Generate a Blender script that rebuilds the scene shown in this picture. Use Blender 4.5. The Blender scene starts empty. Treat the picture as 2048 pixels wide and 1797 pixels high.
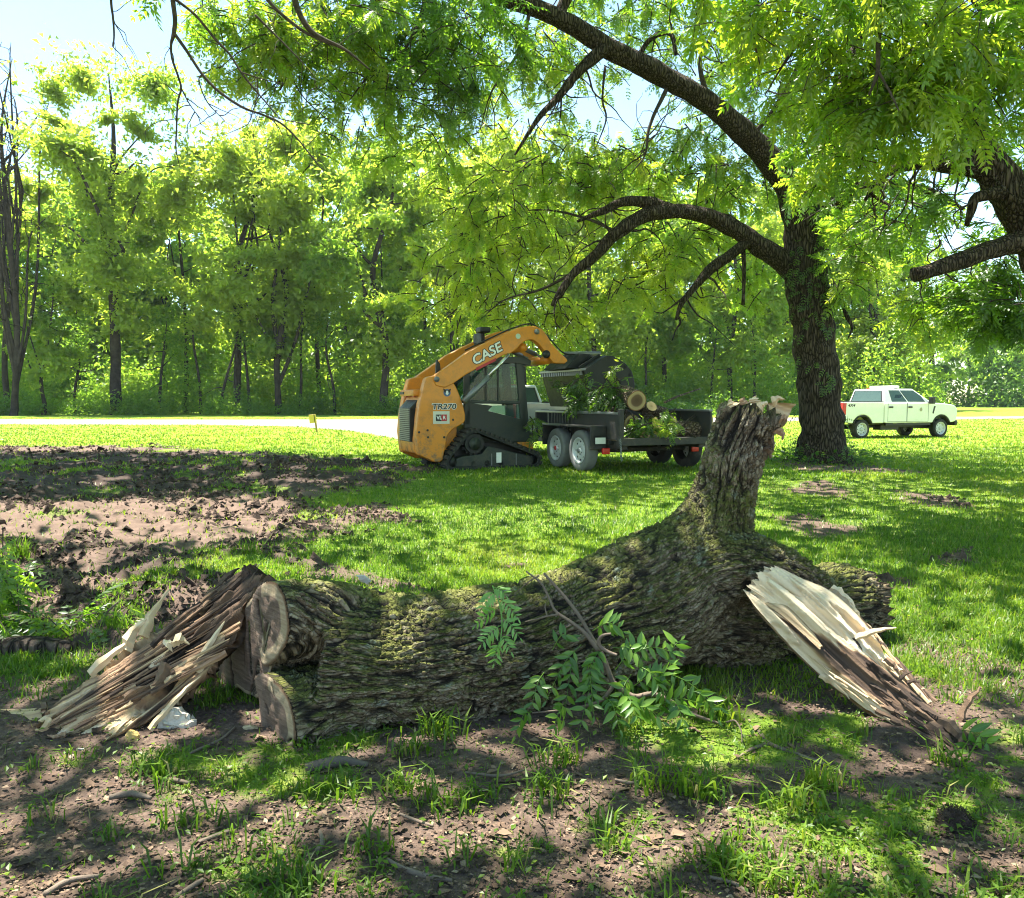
import bpy, math, random
import numpy as np
from mathutils import Vector, Matrix

random.seed(7)
RNG = np.random.default_rng(11)
SC = bpy.context.scene
COL = SC.collection

# ---------------------------------------------------------------- camera, sky, sun, exposure
F, CX, CY, HOR, CAMZ = 1600.0, 1024.0, 898.5, 800.0, 1.4     # photograph in its own pixels
PITCH = math.atan((CY - HOR) / F)
cam = bpy.data.cameras.new('camera')
cam_o = bpy.data.objects.new('camera', cam)
COL.objects.link(cam_o)
cam_o.location = (0, 0, CAMZ)
cam_o.rotation_euler = (math.pi / 2 - PITCH, 0, 0)
cam.sensor_width = 36.0
cam.lens = 36.0 * F / 2048.0
cam.clip_start, cam.clip_end = 0.05, 2000
SC.camera = cam_o

SUN_DIR = Vector((-0.24, 0.20, 0.95)).normalized()            # towards the sun
SUN_EL = math.asin(SUN_DIR.z)
SUN_AZ = math.atan2(SUN_DIR.x, SUN_DIR.y)
world = bpy.data.worlds.new('World')
SC.world = world
world.use_nodes = True
wn = world.node_tree
bg = wn.nodes['Background']
skyn = wn.nodes.new('ShaderNodeTexSky')
skyn.sky_type = 'NISHITA'
skyn.sun_disc = False
skyn.sun_elevation = SUN_EL
skyn.sun_rotation = SUN_AZ
skyn.air_density = 1.0
skyn.dust_density = 0.0
skyn.ozone_density = 3.0
wmix = wn.nodes.new('ShaderNodeMix')
wmix.data_type = 'RGBA'
wmix.blend_type = 'MULTIPLY'
wmix.inputs[0].default_value = 1.0
wn.links.new(skyn.outputs['Color'], wmix.inputs[6])
wmix.inputs[7].default_value = (0.96, 0.93, 0.78, 1)          # the camera's warm daylight balance
wn.links.new(wmix.outputs[2], bg.inputs['Color'])
bg.inputs['Strength'].default_value = 0.098
sun = bpy.data.lights.new('sun', 'SUN')
sun.energy = 4.3
sun.angle = math.radians(0.5)
sun.color = (1.0, 0.95, 0.86)
sun_o = bpy.data.objects.new('sun', sun)
COL.objects.link(sun_o)
sun_o.rotation_euler = SUN_DIR.to_track_quat('Z', 'Y').to_euler()
SC.view_settings.view_transform = 'Standard'
SC.view_settings.look = 'None'
SC.view_settings.gamma = 1.0
SC.view_settings.use_curve_mapping = False
SC.view_settings.exposure = 2.28
SC.render.engine = 'CYCLES'
cy = SC.cycles
cy.max_bounces = 7
cy.diffuse_bounces = 5
cy.glossy_bounces = 2
cy.transmission_bounces = 5
cy.volume_bounces = 0
cy.transparent_max_bounces = 6
cy.caustics_reflective = False
cy.caustics_refractive = False
cy.use_denoising = True
cy.use_adaptive_sampling = True
cy.adaptive_threshold = 0.01
cy.filter_width = 1.1
cy.sample_clamp_indirect = 6.0

# ---------------------------------------------------------------- where a pixel of the photograph lies
def ray(px, py):
    a = (px - CX) / F
    b = (CY - py) / F
    c, s = math.cos(PITCH), math.sin(PITCH)
    return Vector((a, c + b * s, -s + b * c))

def at(px, py, Y):
    r = ray(px, py)
    return Vector((0, 0, CAMZ)) + r * (Y / r.y)

def G(px, py, z=0.0):
    r = ray(px, py)
    return Vector((0, 0, CAMZ)) + r * ((z - CAMZ) / r.z)

def to_px(x, y, z):
    """numpy: world -> photograph pixels"""
    c, s = math.cos(PITCH), math.sin(PITCH)
    dz = z - CAMZ
    dep = y * c - dz * s
    up = y * s + dz * c
    return CX + F * x / dep, CY - F * up / dep

# ---------------------------------------------------------------- noise in numpy
def _h(ix, iy, iz, seed):
    n = (ix * 374761393 + iy * 668265263 + iz * 2147483647 + seed * 974634777) & 0xFFFFFFFF
    n = ((n ^ (n >> 13)) * 1274126177) & 0xFFFFFFFF
    n = ((n ^ (n >> 16)) * 2246822519) & 0xFFFFFFFF
    return (n ^ (n >> 15)) & 0xFFFFFF

def vnoise(p, seed=0):
    p = np.asarray(p, float)
    i = np.floor(p).astype(np.int64)
    f = p - i
    f = f * f * (3 - 2 * f)
    out = 0
    for dx in (0, 1):
        for dy in (0, 1):
            for dz in (0, 1):
                w = (f[:, 0] if dx else 1 - f[:, 0]) * (f[:, 1] if dy else 1 - f[:, 1]) * (f[:, 2] if dz else 1 - f[:, 2])
                out = out + w * (_h(i[:, 0] + dx, i[:, 1] + dy, i[:, 2] + dz, seed) / float(0xFFFFFF))
    return out

def fbm(p, octv=4, seed=0, gain=0.5):
    p = np.asarray(p, float)
    a, t, out = 1.0, 0.0, 0
    for k in range(octv):
        out = out + a * vnoise(p * (2.03 ** k) + 17.3 * k, seed + k)
        t += a
        a *= gain
    return out / t

def fbm2(x, y, scale, octv=4, seed=0):
    return fbm(np.stack([x * scale, y * scale, np.zeros_like(x) + 0.37], 1), octv, seed)

def worley(p, seed=0, jit=0.9):
    """distance to the nearest and second nearest feature point, and the nearest one's hash"""
    p = np.asarray(p, float)
    i = np.floor(p).astype(np.int64)
    d1 = np.full(len(p), 9.0)
    d2 = np.full(len(p), 9.0)
    hid = np.zeros(len(p))
    for dx in (-1, 0, 1):
        for dy in (-1, 0, 1):
            for dz in (-1, 0, 1):
                c = i + np.array([dx, dy, dz])
                q = np.stack([_h(c[:, 0], c[:, 1], c[:, 2], seed + k) / float(0xFFFFFF) for k in range(3)], 1)
                q = c + 0.5 + (q - 0.5) * jit
                d = np.sqrt(((q - p) ** 2).sum(1))
                near = d < d1
                d2 = np.where(near, d1, np.minimum(d2, d))
                hid = np.where(near, _h(c[:, 0], c[:, 1], c[:, 2], seed + 9) / float(0xFFFFFF), hid)
                d1 = np.where(near, d, d1)
    return d1, d2, hid

def sstep(a, b, x):
    t = np.clip((x - a) / (b - a), 0, 1)
    return t * t * (3 - 2 * t)

# ---------------------------------------------------------------- mesh helpers
def np_mesh(name, v, f, mats, parent=None, smooth=False, attrs=None, midx=None, link=True):
    """v (n,3), f (m,k) array or list of such arrays"""
    v = np.ascontiguousarray(v, dtype=np.float32)
    fs = f if isinstance(f, list) else [f]
    fs = [np.asarray(a, dtype=np.int32) for a in fs if len(a)]
    me = bpy.data.meshes.new(name)
    me.vertices.add(len(v))
    me.vertices.foreach_set('co', v.ravel())
    loops = np.concatenate([a.ravel() for a in fs])
    tot = np.concatenate([np.full(len(a), a.shape[1], np.int32) for a in fs])
    start = np.concatenate([[0], np.cumsum(tot)[:-1]]).astype(np.int32)
    me.loops.add(len(loops))
    me.loops.foreach_set('vertex_index', loops)
    me.polygons.add(len(tot))
    me.polygons.foreach_set('loop_start', start)
    if midx is not None:
        me.polygons.foreach_set('material_index', np.asarray(midx, np.int32))
    me.update(calc_edges=True)
    me.polygons.foreach_set('use_smooth', np.full(len(tot), bool(smooth)))
    for k, a in (attrs or {}).items():
        at_ = me.attributes.new(k, 'FLOAT', 'POINT')
        at_.data.foreach_set('value', np.ascontiguousarray(a, dtype=np.float32))
    for m in (mats if isinstance(mats, (list, tuple)) else [mats]):
        me.materials.append(m)
    if not link:
        return me
    return obj(name, me, parent)

def obj(name, me, parent=None, loc=None, rot=None):
    o = bpy.data.objects.new(name, me)
    COL.objects.link(o)
    if parent is not None:
        o.parent = parent
    if loc is not None:
        o.location = loc
    if rot is not None:
        o.rotation_euler = rot
    return o

def tag(o, label=None, cat=None, group=None, kind=None):
    if label: o['label'] = label
    if cat: o['category'] = cat
    if group: o['group'] = group
    if kind: o['kind'] = kind
    return o

def empty(name, loc=(0, 0, 0), rz=0.0):
    o = bpy.data.objects.new(name, None)
    COL.objects.link(o)
    o.location = loc
    o.rotation_euler = (0, 0, rz)
    return o

def catmull(pts, n):
    """pts (k,m) control rows -> n rows"""
    P = np.asarray(pts, float)
    P = np.vstack([2 * P[0] - P[1], P, 2 * P[-1] - P[-2]])
    t = np.linspace(0, len(P) - 3 - 1e-6, n)
    i = t.astype(int)
    u = (t - i)[:, None]
    p0, p1, p2, p3 = P[i], P[i + 1], P[i + 2], P[i + 3]
    return 0.5 * ((2 * p1) + (-p0 + p2) * u + (2 * p0 - 5 * p1 + 4 * p2 - p3) * u ** 2 + (-p0 + 3 * p1 - 3 * p2 + p3) * u ** 3)

class MB:
    """collects shapes into one mesh"""
    def __init__(s):
        s.v, s.f3, s.f4, s.fn, s.n, s.a = [], [], [], [], 0, []
    def add(s, v, f, tint=0.5):
        v = np.asarray(v, float)
        s.v.append(v)
        t = np.asarray(tint, float)
        s.a.append(np.full(len(v), t) if t.ndim == 0 else t)
        if isinstance(f, np.ndarray):
            (s.f3 if f.shape[1] == 3 else s.f4).append(f + s.n)
        else:
            for q in f:
                q = [i + s.n for i in q]
                if len(q) == 3: s.f3.append(np.array([q]))
                elif len(q) == 4: s.f4.append(np.array([q]))
                else: s.fn.append(np.array([q]))
        s.n += len(v)
        return s
    def box(s, c, d, R=None, taper=None):
        x, y, z = [k / 2 for k in d]
        v = np.array([[i * x, j * y, k * z] for k in (-1, 1) for j in (-1, 1) for i in (-1, 1)])
        if taper: v[4:, :2] *= taper
        if R is not None: v = v @ np.array(R).T
        return s.add(v + np.array(c), [(0, 2, 3, 1), (4, 5, 7, 6), (0, 1, 5, 4), (2, 6, 7, 3), (0, 4, 6, 2), (1, 3, 7, 5)])
    def tube(s, pts, rad, n=8, cap=True, tint=0.5, wob=0.0, seed=0):
        P = np.asarray(pts, float)
        k = len(P)
        r = np.asarray(rad, float) * np.ones(k)
        T = np.gradient(P, axis=0)
        T /= np.linalg.norm(T, axis=1)[:, None] + 1e-12
        up = np.array([0, 0, 1.0]) if abs(T[0, 2]) < 0.9 else np.array([1.0, 0, 0])
        A = np.zeros_like(P); B = np.zeros_like(P)
        a = np.cross(T[0], up)
        for i in range(k):
            a = a - T[i] * (a @ T[i])
            a /= np.linalg.norm(a) + 1e-12
            A[i] = a
            B[i] = np.cross(T[i], a)
        th = np.arange(n) * 2 * math.pi / n
        ring = np.cos(th)[None, :, None] * A[:, None] + np.sin(th)[None, :, None] * B[:, None]
        rr = r[:, None] * np.ones((1, n))
        if wob:
            q = (P[:, None] + ring * 0.3).reshape(-1, 3)
            rr = rr * (1 + wob * (vnoise(q * 4.0, seed).reshape(k, n) - 0.5) * 2)
        V = (P[:, None] + ring * rr[:, :, None]).reshape(-1, 3)
        i = np.arange(k - 1)[:, None] * n
        j = np.arange(n)[None]
        j2 = (j + 1) % n
        Q = np.stack([i + j, i + j2, i + n + j2, i + n + j], -1).reshape(-1, 4)
        s.add(V, Q, tint)
        if cap:
            b = s.n - k * n
            s.fn.append(np.array([[b + q for q in range(n)][::-1]]))
            s.fn.append(np.array([[b + (k - 1) * n + q for q in range(n)]]))
        return s
    def prism(s, poly, a, b, frame):
        """poly [(s,z)] in the frame's side plane, from lateral a to b"""
        n = len(poly)
        v = [frame.p(q[0], a, q[1]) for q in poly] + [frame.p(q[0], b, q[1]) for q in poly]
        f = [tuple(range(n)), tuple(range(2 * n - 1, n - 1, -1))]
        f += [(i, i + n, (i + 1) % n + n, (i + 1) % n) for i in range(n)]
        return s.add(v, f)
    def disc(s, c, ax, r0, r1, h, n=20):
        """cylinder or cone round ax"""
        ax = np.array(ax, float); ax /= np.linalg.norm(ax)
        c = np.array(c, float)
        return s.tube([c - ax * h / 2, c + ax * h / 2], [r0, r1], n)
    def data(s, name, mat):
        f = []
        if s.f3: f.append(np.concatenate(s.f3))
        if s.f4: f.append(np.concatenate(s.f4))
        by = {}
        for q in s.fn: by.setdefault(q.shape[1], []).append(q)
        for q in by.values(): f.append(np.concatenate(q))
        return np.concatenate(s.v), f
    def build(s, name, mat, parent=None, smooth=False, bevel=0.0, seg=2, link=True):
        v, f = s.data(name, mat)
        if parent is not None and getattr(s, 'local', None) is not None:
            pass
        r = np_mesh(name, v, f, mat, parent, smooth, {'tint': np.concatenate(s.a)}, link=link)
        if bevel and link:
            m = r.modifiers.new('bevel', 'BEVEL')
            m.width = bevel; m.segments = seg; m.limit_method = 'ANGLE'; m.angle_limit = math.radians(35)
            r.data.polygons.foreach_set('use_smooth', np.ones(len(r.data.polygons), bool))
            w = r.modifiers.new('normals', 'WEIGHTED_NORMAL')
            w.keep_sharp = True
        return r

class Frame:
    """a thing's own axes: s along it, lat to the side, z up; local coordinates of its Empty"""
    def __init__(f, origin, yaw, flip=1):
        f.o = Vector(origin)
        f.flip = flip
        f.yaw = yaw
        f.S = Vector((math.cos(yaw), math.sin(yaw), 0))
        f.L = Vector((-math.sin(yaw), math.cos(yaw), 0)) * flip
    def p(f, s, lat, z):
        return (s, lat * f.flip, z)
    def hit(f, px, py, lat=0.0):
        """where the sight line of a pixel meets the upright plane at lat -> (s, z)"""
        r = ray(px, py)
        o = Vector((0, 0, CAMZ)) - f.o
        t = (lat - o.dot(f.L)) / r.dot(f.L)
        q = o + r * t
        return (q.dot(f.S), q.z)
    def poly(f, pts, lat=0.0):
        return [f.hit(x, y, lat) for x, y in pts]

def rots(axis, normal_hint):
    """frames (n,3,3): columns x=axis, y, z"""
    x = axis / (np.linalg.norm(axis, axis=1)[:, None] + 1e-12)
    y = np.cross(normal_hint, x)
    y /= np.linalg.norm(y, axis=1)[:, None] + 1e-12
    z = np.cross(x, y)
    return np.stack([x, y, z], -1)

def expand(pv, pf, pos, R, sc):
    n, k = len(pos), len(pv)
    V = np.einsum('nij,kj->nki', R, pv) * np.asarray(sc)[:, None, None] + pos[:, None]
    Fc = (pf[None] + (np.arange(n) * k)[:, None, None]).reshape(-1, pf.shape[1])
    return V.reshape(-1, 3), Fc

def unit(n, rng=RNG):
    v = rng.normal(size=(n, 3))
    return v / np.linalg.norm(v, axis=1)[:, None]

# ---------------------------------------------------------------- material helpers
def mat(name):
    m = bpy.data.materials.new(name)
    m.use_nodes = True
    m.node_tree.nodes.clear()
    return m, m.node_tree

def nd(nt, typ, props=None, ins=None):
    n = nt.nodes.new('ShaderNode' + typ)
    for k, v in (props or {}).items(): setattr(n, k, v)
    for k, v in (ins or {}).items():
        if isinstance(v, bpy.types.NodeSocket): nt.links.new(v, n.inputs[k])
        elif isinstance(v, (tuple, list)) and len(v) == 3 and n.inputs[k].type == 'RGBA': n.inputs[k].default_value = (*v, 1)
        else: n.inputs[k].default_value = v
    return n

def noise(nt, scale, detail=4, vec=None, rough=0.55, dist=0.0):
    i = {'Scale': scale, 'Detail': detail, 'Roughness': rough, 'Distortion': dist}
    if vec is not None: i['Vector'] = vec
    return nd(nt, 'TexNoise', None, i).outputs['Fac']

def ramp(nt, fac, stops):
    r = nd(nt, 'ValToRGB', None, {'Fac': fac})
    e = r.color_ramp.elements
    while len(e) < len(stops): e.new(0.5)
    for q, (p, c) in zip(e, stops):
        q.position = p
        q.color = (*c, 1) if len(c) == 3 else c
    return r.outputs['Color']

def mixc(nt, fac, a, b):
    n = nt.nodes.new('ShaderNodeMix')
    n.data_type = 'RGBA'
    for k, v in ((0, fac), (6, a), (7, b)):
        if isinstance(v, bpy.types.NodeSocket): nt.links.new(v, n.inputs[k])
        elif isinstance(v, (tuple, list)): n.inputs[k].default_value = (*v, 1)
        else: n.inputs[k].default_value = v
    return n.outputs[2]

def mth(nt, op, a, b=0.0, clamp=False):
    n = nd(nt, 'Math', {'operation': op, 'use_clamp': clamp})
    for k, v in ((0, a), (1, b)):
        if isinstance(v, bpy.types.NodeSocket): nt.links.new(v, n.inputs[k])
        else: n.inputs[k].default_value = v
    return n.outputs[0]

def attr(nt, name):
    return nd(nt, 'Attribute', {'attribute_name': name}).outputs['Fac']

def gpos(nt):
    return nd(nt, 'NewGeometry').outputs['Position']

def opos(nt):
    return nd(nt, 'TexCoord').outputs['Object']

def bump(nt, h, strength=0.5, dist=0.02):
    return nd(nt, 'Bump', None, {'Height': h, 'Strength': strength, 'Distance': dist}).outputs['Normal']

def out(nt, sh):
    nt.links.new(sh, nd(nt, 'OutputMaterial').inputs['Surface'])

def pbr(nt, col, rough=0.6, metal=0.0, normal=None, spec=0.5, coat=0.0):
    n = nd(nt, 'BsdfPrincipled', None, {'Base Color': col, 'Roughness': rough, 'Metallic': metal, 'Specular IOR Level': spec, 'Coat Weight': coat})
    if normal is not None: nt.links.new(normal, n.inputs['Normal'])
    return n.outputs['BSDF']

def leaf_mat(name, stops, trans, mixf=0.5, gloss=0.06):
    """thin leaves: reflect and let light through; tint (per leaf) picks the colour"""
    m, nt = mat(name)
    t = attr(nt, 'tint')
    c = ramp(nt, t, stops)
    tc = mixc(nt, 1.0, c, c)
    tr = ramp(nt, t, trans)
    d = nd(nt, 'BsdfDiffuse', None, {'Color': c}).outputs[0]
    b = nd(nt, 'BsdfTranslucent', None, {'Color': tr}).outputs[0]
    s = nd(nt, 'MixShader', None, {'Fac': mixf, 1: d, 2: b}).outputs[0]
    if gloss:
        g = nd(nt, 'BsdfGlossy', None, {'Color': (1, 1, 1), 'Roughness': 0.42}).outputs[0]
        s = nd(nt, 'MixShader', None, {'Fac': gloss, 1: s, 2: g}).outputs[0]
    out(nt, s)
    return m

def flat_mat(name, col, rough=0.6, metal=0.0, var=0.15, scale=8.0, bumps=0.0, dirt=None, coat=0.0, spec=0.5):
    """one colour with a little wear"""
    m, nt = mat(name)
    p = opos(nt)
    f = noise(nt, scale, 5, p)
    lo = tuple(max(0, c * (1 - var)) for c in col)
    hi = tuple(min(1, c * (1 + var)) for c in col)
    c = mixc(nt, f, lo, hi)
    if dirt is not None:
        d = noise(nt, scale * 0.45, 8, p, 0.7)
        c = mixc(nt, ramp(nt, d, [(0.5, (0, 0, 0)), (0.75, (dirt[3],) * 3)]), c, dirt[:3])
    nrm = bump(nt, noise(nt, scale * 6, 6, p), bumps, 0.01) if bumps else None
    out(nt, pbr(nt, c, rough, metal, nrm, spec, coat))
    return m
# ================================================================ the ground
def pdist(px, py, poly):
    """signed distance (negative inside) of points to a polygon, in the units given"""
    P = np.asarray(poly, float)
    d = np.full(len(px), 1e9)
    ins = np.zeros(len(px), bool)
    for i in range(len(P)):
        a, b = P[i], P[(i + 1) % len(P)]
        ab = b - a
        t = np.clip(((px - a[0]) * ab[0] + (py - a[1]) * ab[1]) / (ab @ ab + 1e-9), 0, 1)
        d = np.minimum(d, np.hypot(px - a[0] - ab[0] * t, py - a[1] - ab[1] * t))
        c = ((a[1] > py) != (b[1] > py)) & (px < (b[0] - a[0]) * (py - a[1]) / (b[1] - a[1] + 1e-12) + a[0])
        ins ^= c
    return np.where(ins, -d, d)

# patches of the ground as the photograph shows them, kept as (bearing, log distance)
def bl(pts):
    return [((x - CX) / F * 4.0, math.log(F * CAMZ / (y - HOR)) * 4.0) for x, y in pts]

MUD = bl([(-900, 893), (0, 895), (200, 893), (330, 898), (470, 904), (640, 915), (800, 925), (880, 938), (840, 960), (700, 985),
          (560, 1003), (640, 1022), (760, 1012), (800, 1040), (690, 1062), (600, 1090), (520, 1112), (380, 1105), (420, 1160), (430, 1300), (250, 1330),
          (60, 1300), (-300, 1330), (-900, 1330)])
MOIST_SHADE = [bl(p) for p in (  # churned moist soil, darkened further to paint in the leaf shade lying there
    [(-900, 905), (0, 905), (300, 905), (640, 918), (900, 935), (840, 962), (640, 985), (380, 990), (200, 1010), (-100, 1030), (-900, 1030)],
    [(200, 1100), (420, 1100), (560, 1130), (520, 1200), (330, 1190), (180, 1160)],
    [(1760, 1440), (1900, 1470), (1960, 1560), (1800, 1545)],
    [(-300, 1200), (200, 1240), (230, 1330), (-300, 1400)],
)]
BARE = [bl(p) for p in (
    [(1540, 1030), (1640, 1034), (1750, 1062), (1740, 1082), (1620, 1080), (1560, 1060)],
    [(1560, 968), (1650, 962), (1730, 985), (1700, 1005), (1600, 990)],
    [(1760, 975), (1880, 985), (1960, 1020), (1860, 1015)],
    [(1850, 1112), (1960, 1108), (2000, 1128), (1900, 1140)],
    [(1740, 1160), (1800, 1155), (1830, 1180), (1780, 1190)],
    [(1540, 918), (1720, 922), (1850, 945), (1700, 950), (1560, 935)],
    [(960, 1130), (1060, 1125), (1080, 1140), (980, 1145)],
    [(1760, 1450), (1900, 1480), (1960, 1560), (1860, 1640), (1700, 1560)],
    [(560, 1120), (760, 1140), (860, 1190), (600, 1180)],
)]
ROAD = bl([(-1500, 839.5), (0, 838.8), (500, 839.5), (780, 838.5), (1120, 835.5), (1500, 836), (2100, 833), (3600, 831), (3600, 834.5), (2100, 836.5), (1600, 842), (1250, 862), (900, 892), (815, 884), (760, 872),
           (700, 862), (600, 854), (400, 850), (0, 849), (-1500, 849)])

def fields(x, y):
    """grass cover, churned mud, road, all 0..1"""
    y = np.maximum(y, 0.35)
    u = x / y * 4.0
    v = np.log(y) * 4.0
    n1 = fbm2(x, y, 0.9, 4, 3) - 0.5
    n2 = fbm2(x, y, 3.1, 4, 5) - 0.5
    w = n1 * 0.9 + n2 * 0.55
    mud = sstep(0.16, -0.16, pdist(u, v, MUD) + w * 0.55)
    bare = np.zeros_like(x)
    for b in BARE:
        bare = np.maximum(bare, sstep(0.06, -0.10, pdist(u, v, b) + w * 0.35))
    road = sstep(0.02, -0.02, pdist(u, v, ROAD) + n2 * 0.05)
    near = sstep(5.4, 3.6, y + n1 * 1.6)
    patch = fbm2(x, y, 1.3, 4, 8) * 0.6 + fbm2(x, y, 4.2, 3, 9) * 0.4
    gnear = sstep(0.47, 0.63, patch) * 0.68 + 0.10
    gfar = 0.70 + 0.30 * sstep(0.38, 0.56, patch)
    g = gfar * (1 - near) + gnear * near
    g = g * (1 - 0.93 * mud) * (1 - 0.85 * bare) * (1 - road)
    green = mud * sstep(0.58, 0.68, fbm2(x, y, 0.8, 4, 21)) * 0.6
    return np.clip(np.maximum(g, green), 0, 1), np.maximum(mud, bare * 0.22), road

def height(x, y, cheap=False):
    g, mud, road = fields(x, y)
    d = np.hypot(x, y)
    h = (fbm2(x, y, 0.5, 3, 31) - 0.5) * 0.10 * sstep(0, 4, d)
    fine = sstep(40, 12, d)
    clod = np.abs(fbm2(x, y, 2.2, 5, 33) - 0.5) * 2
    h = h + mud * fine * ((fbm2(x, y, 1.4, 5, 35) - 0.45) * 0.34 + clod * 0.13 + (fbm2(x, y, 5.0, 3, 36) - .5) * .10)
    # tracks pressed by the loader's lugs, running across the mud
    lug = np.sin((y * 1.0 + 0.35 * x + (fbm2(x, y, 0.7, 2, 41) - 0.5) * 1.2) * 2 * math.pi / 0.13)
    h = h + mud * sstep(13, 9, y) * sstep(0.46, 0.56, fbm2(x, y, 0.45, 2, 44)) * (np.clip(lug, -0.4, 0.8) * 0.022)
    h = h + (fbm2(x, y, 7.0, 4, 37) - 0.5) * 0.035 * fine * (1 - road)
    # the limb has dug into the ground, lower right
    p = G(1850, 1500)
    h = h - 0.05 * np.exp(-((x - p.x) ** 2 / 0.05 + (y - p.y) ** 2 / 0.02))
    return h * (1 - 0.9 * road)

def zground(x, y):
    return float(height(np.array([float(x)]), np.array([float(y)]))[0])

def moist_shade_at(x, y):
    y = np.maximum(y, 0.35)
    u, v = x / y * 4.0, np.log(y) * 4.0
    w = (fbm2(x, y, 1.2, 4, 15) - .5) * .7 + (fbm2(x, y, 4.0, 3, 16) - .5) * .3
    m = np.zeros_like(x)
    for p in MOIST_SHADE: m = np.maximum(m, sstep(.12, -.12, pdist(u, v, p) + w * .6))
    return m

rad = np.concatenate([[0.25, 0.5, 0.8], 1.0 * np.exp(np.arange(0, math.log(420.0), 0.0168))])
ang = np.concatenate([np.linspace(-0.80, 0.80, 370), np.linspace(0.80, 2 * math.pi - 0.80, 40)[1:-1]])
NR, NA = len(rad), len(ang)
RX = (rad[:, None] * np.sin(ang)[None]).ravel()
RY = (rad[:, None] * np.cos(ang)[None]).ravel()
gr, md, rd = fields(RX, RY)
HZ = height(RX, RY)
gi = np.arange(NR - 1)[:, None] * NA
gj = np.arange(NA)[None]
gj2 = (gj + 1) % NA
GQ = np.stack([gi + gj, gi + gj2, gi + NA + gj2, gi + NA + gj], -1).reshape(-1, 4)[:, ::-1]
gv = np.vstack([np.stack([RX, RY, HZ], 1), [[0, 0, 0]]])
GT = np.stack([np.full(NA, NR * NA), (np.arange(NA) + 1) % NA, np.arange(NA)], 1)[:, ::-1]

m_ground, nt = mat('ground_soil')
P_ = gpos(nt)
ag, am, ar = attr(nt, 'grass'), attr(nt, 'mud'), attr(nt, 'road')
n_a = noise(nt, 1.1, 6, P_, 0.6)
n_b = noise(nt, 9.0, 8, P_, 0.65)
n_c = noise(nt, 55.0, 6, P_, 0.7)
soil = ramp(nt, n_b, [(0.25, (0.050, 0.034, 0.026)), (0.5, (0.115, 0.078, 0.060)), (0.75, (0.21, 0.145, 0.115))])
soil = mixc(nt, mth(nt, 'MULTIPLY', n_a, 0.55), soil, (0.20, 0.138, 0.110))
litter = ramp(nt, n_c, [(0.35, (0.04, 0.03, 0.026)), (0.52, (0.095, 0.066, 0.050)), (0.68, (0.19, 0.138, 0.102))])
soil = mixc(nt, mth(nt, 'MULTIPLY', mth(nt, 'SUBTRACT', 1.0, am), 0.65), soil, litter)
soil = mixc(nt, mth(nt, 'MULTIPLY', attr(nt, 'moist_shade'), .78), soil, ramp(nt, n_b, [(.3, (.018, .013, .012)), (.7, (.065, .047, .040))]))
turf = ramp(nt, n_b, [(0.3, (0.055, 0.095, 0.012)), (0.5, (0.12, 0.19, 0.02)), (0.72, (0.22, 0.255, 0.045))])
far = ramp(nt, n_a, [(0.3, (0.15, 0.235, 0.016)), (0.7, (0.22, 0.29, 0.03))])
dist_ = nd(nt, 'VectorMath', {'operation': 'LENGTH'}, {0: P_}).outputs['Value']
turf = mixc(nt, nd(nt, 'MapRange', None, {'Value': dist_, 'From Min': 14.0, 'From Max': 30.0}).outputs[0], turf, far)
gmask = mth(nt, 'ADD', ag, mth(nt, 'MULTIPLY', mth(nt, 'SUBTRACT', n_b, 0.5), 0.7), True)
gmask = nd(nt, 'MapRange', None, {'Value': gmask, 'From Min': 0.38, 'From Max': 0.72}).outputs[0]
c_ = mixc(nt, gmask, soil, turf)
gravel = ramp(nt, n_c, [(0.3, (0.17, 0.14, 0.125)), (0.7, (0.29, 0.245, 0.22))])
c_ = mixc(nt, ar, c_, gravel)
bh = mth(nt, 'ADD', mth(nt, 'MULTIPLY', n_c, 0.4), n_b)
out(nt, pbr(nt, c_, 0.95, 0, bump(nt, bh, 0.9, 0.03), 0.15))

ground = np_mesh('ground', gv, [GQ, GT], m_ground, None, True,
                 {'grass': np.append(gr, 0.3), 'mud': np.append(md, 0), 'road': np.append(rd, 0), 'moist_shade': np.append(moist_shade_at(RX, RY), 0)})
tag(ground, kind='structure')

# ---------------------------------------------------------------- grass
G_STOPS = [(0.0, (0.045, 0.095, 0.012)), (0.45, (0.098, 0.18, 0.018)), (0.8, (0.18, 0.24, 0.024)), (1.0, (0.30, 0.27, 0.11))]
G_TRANS = [(0.0, (0.09, 0.20, 0.012)), (0.45, (0.24, 0.42, 0.02)), (0.8, (0.42, 0.52, 0.03)), (1.0, (0.36, 0.30, 0.10))]
m_grass = leaf_mat('grass_blade', G_STOPS, G_TRANS, 0.45, 0.018)

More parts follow.
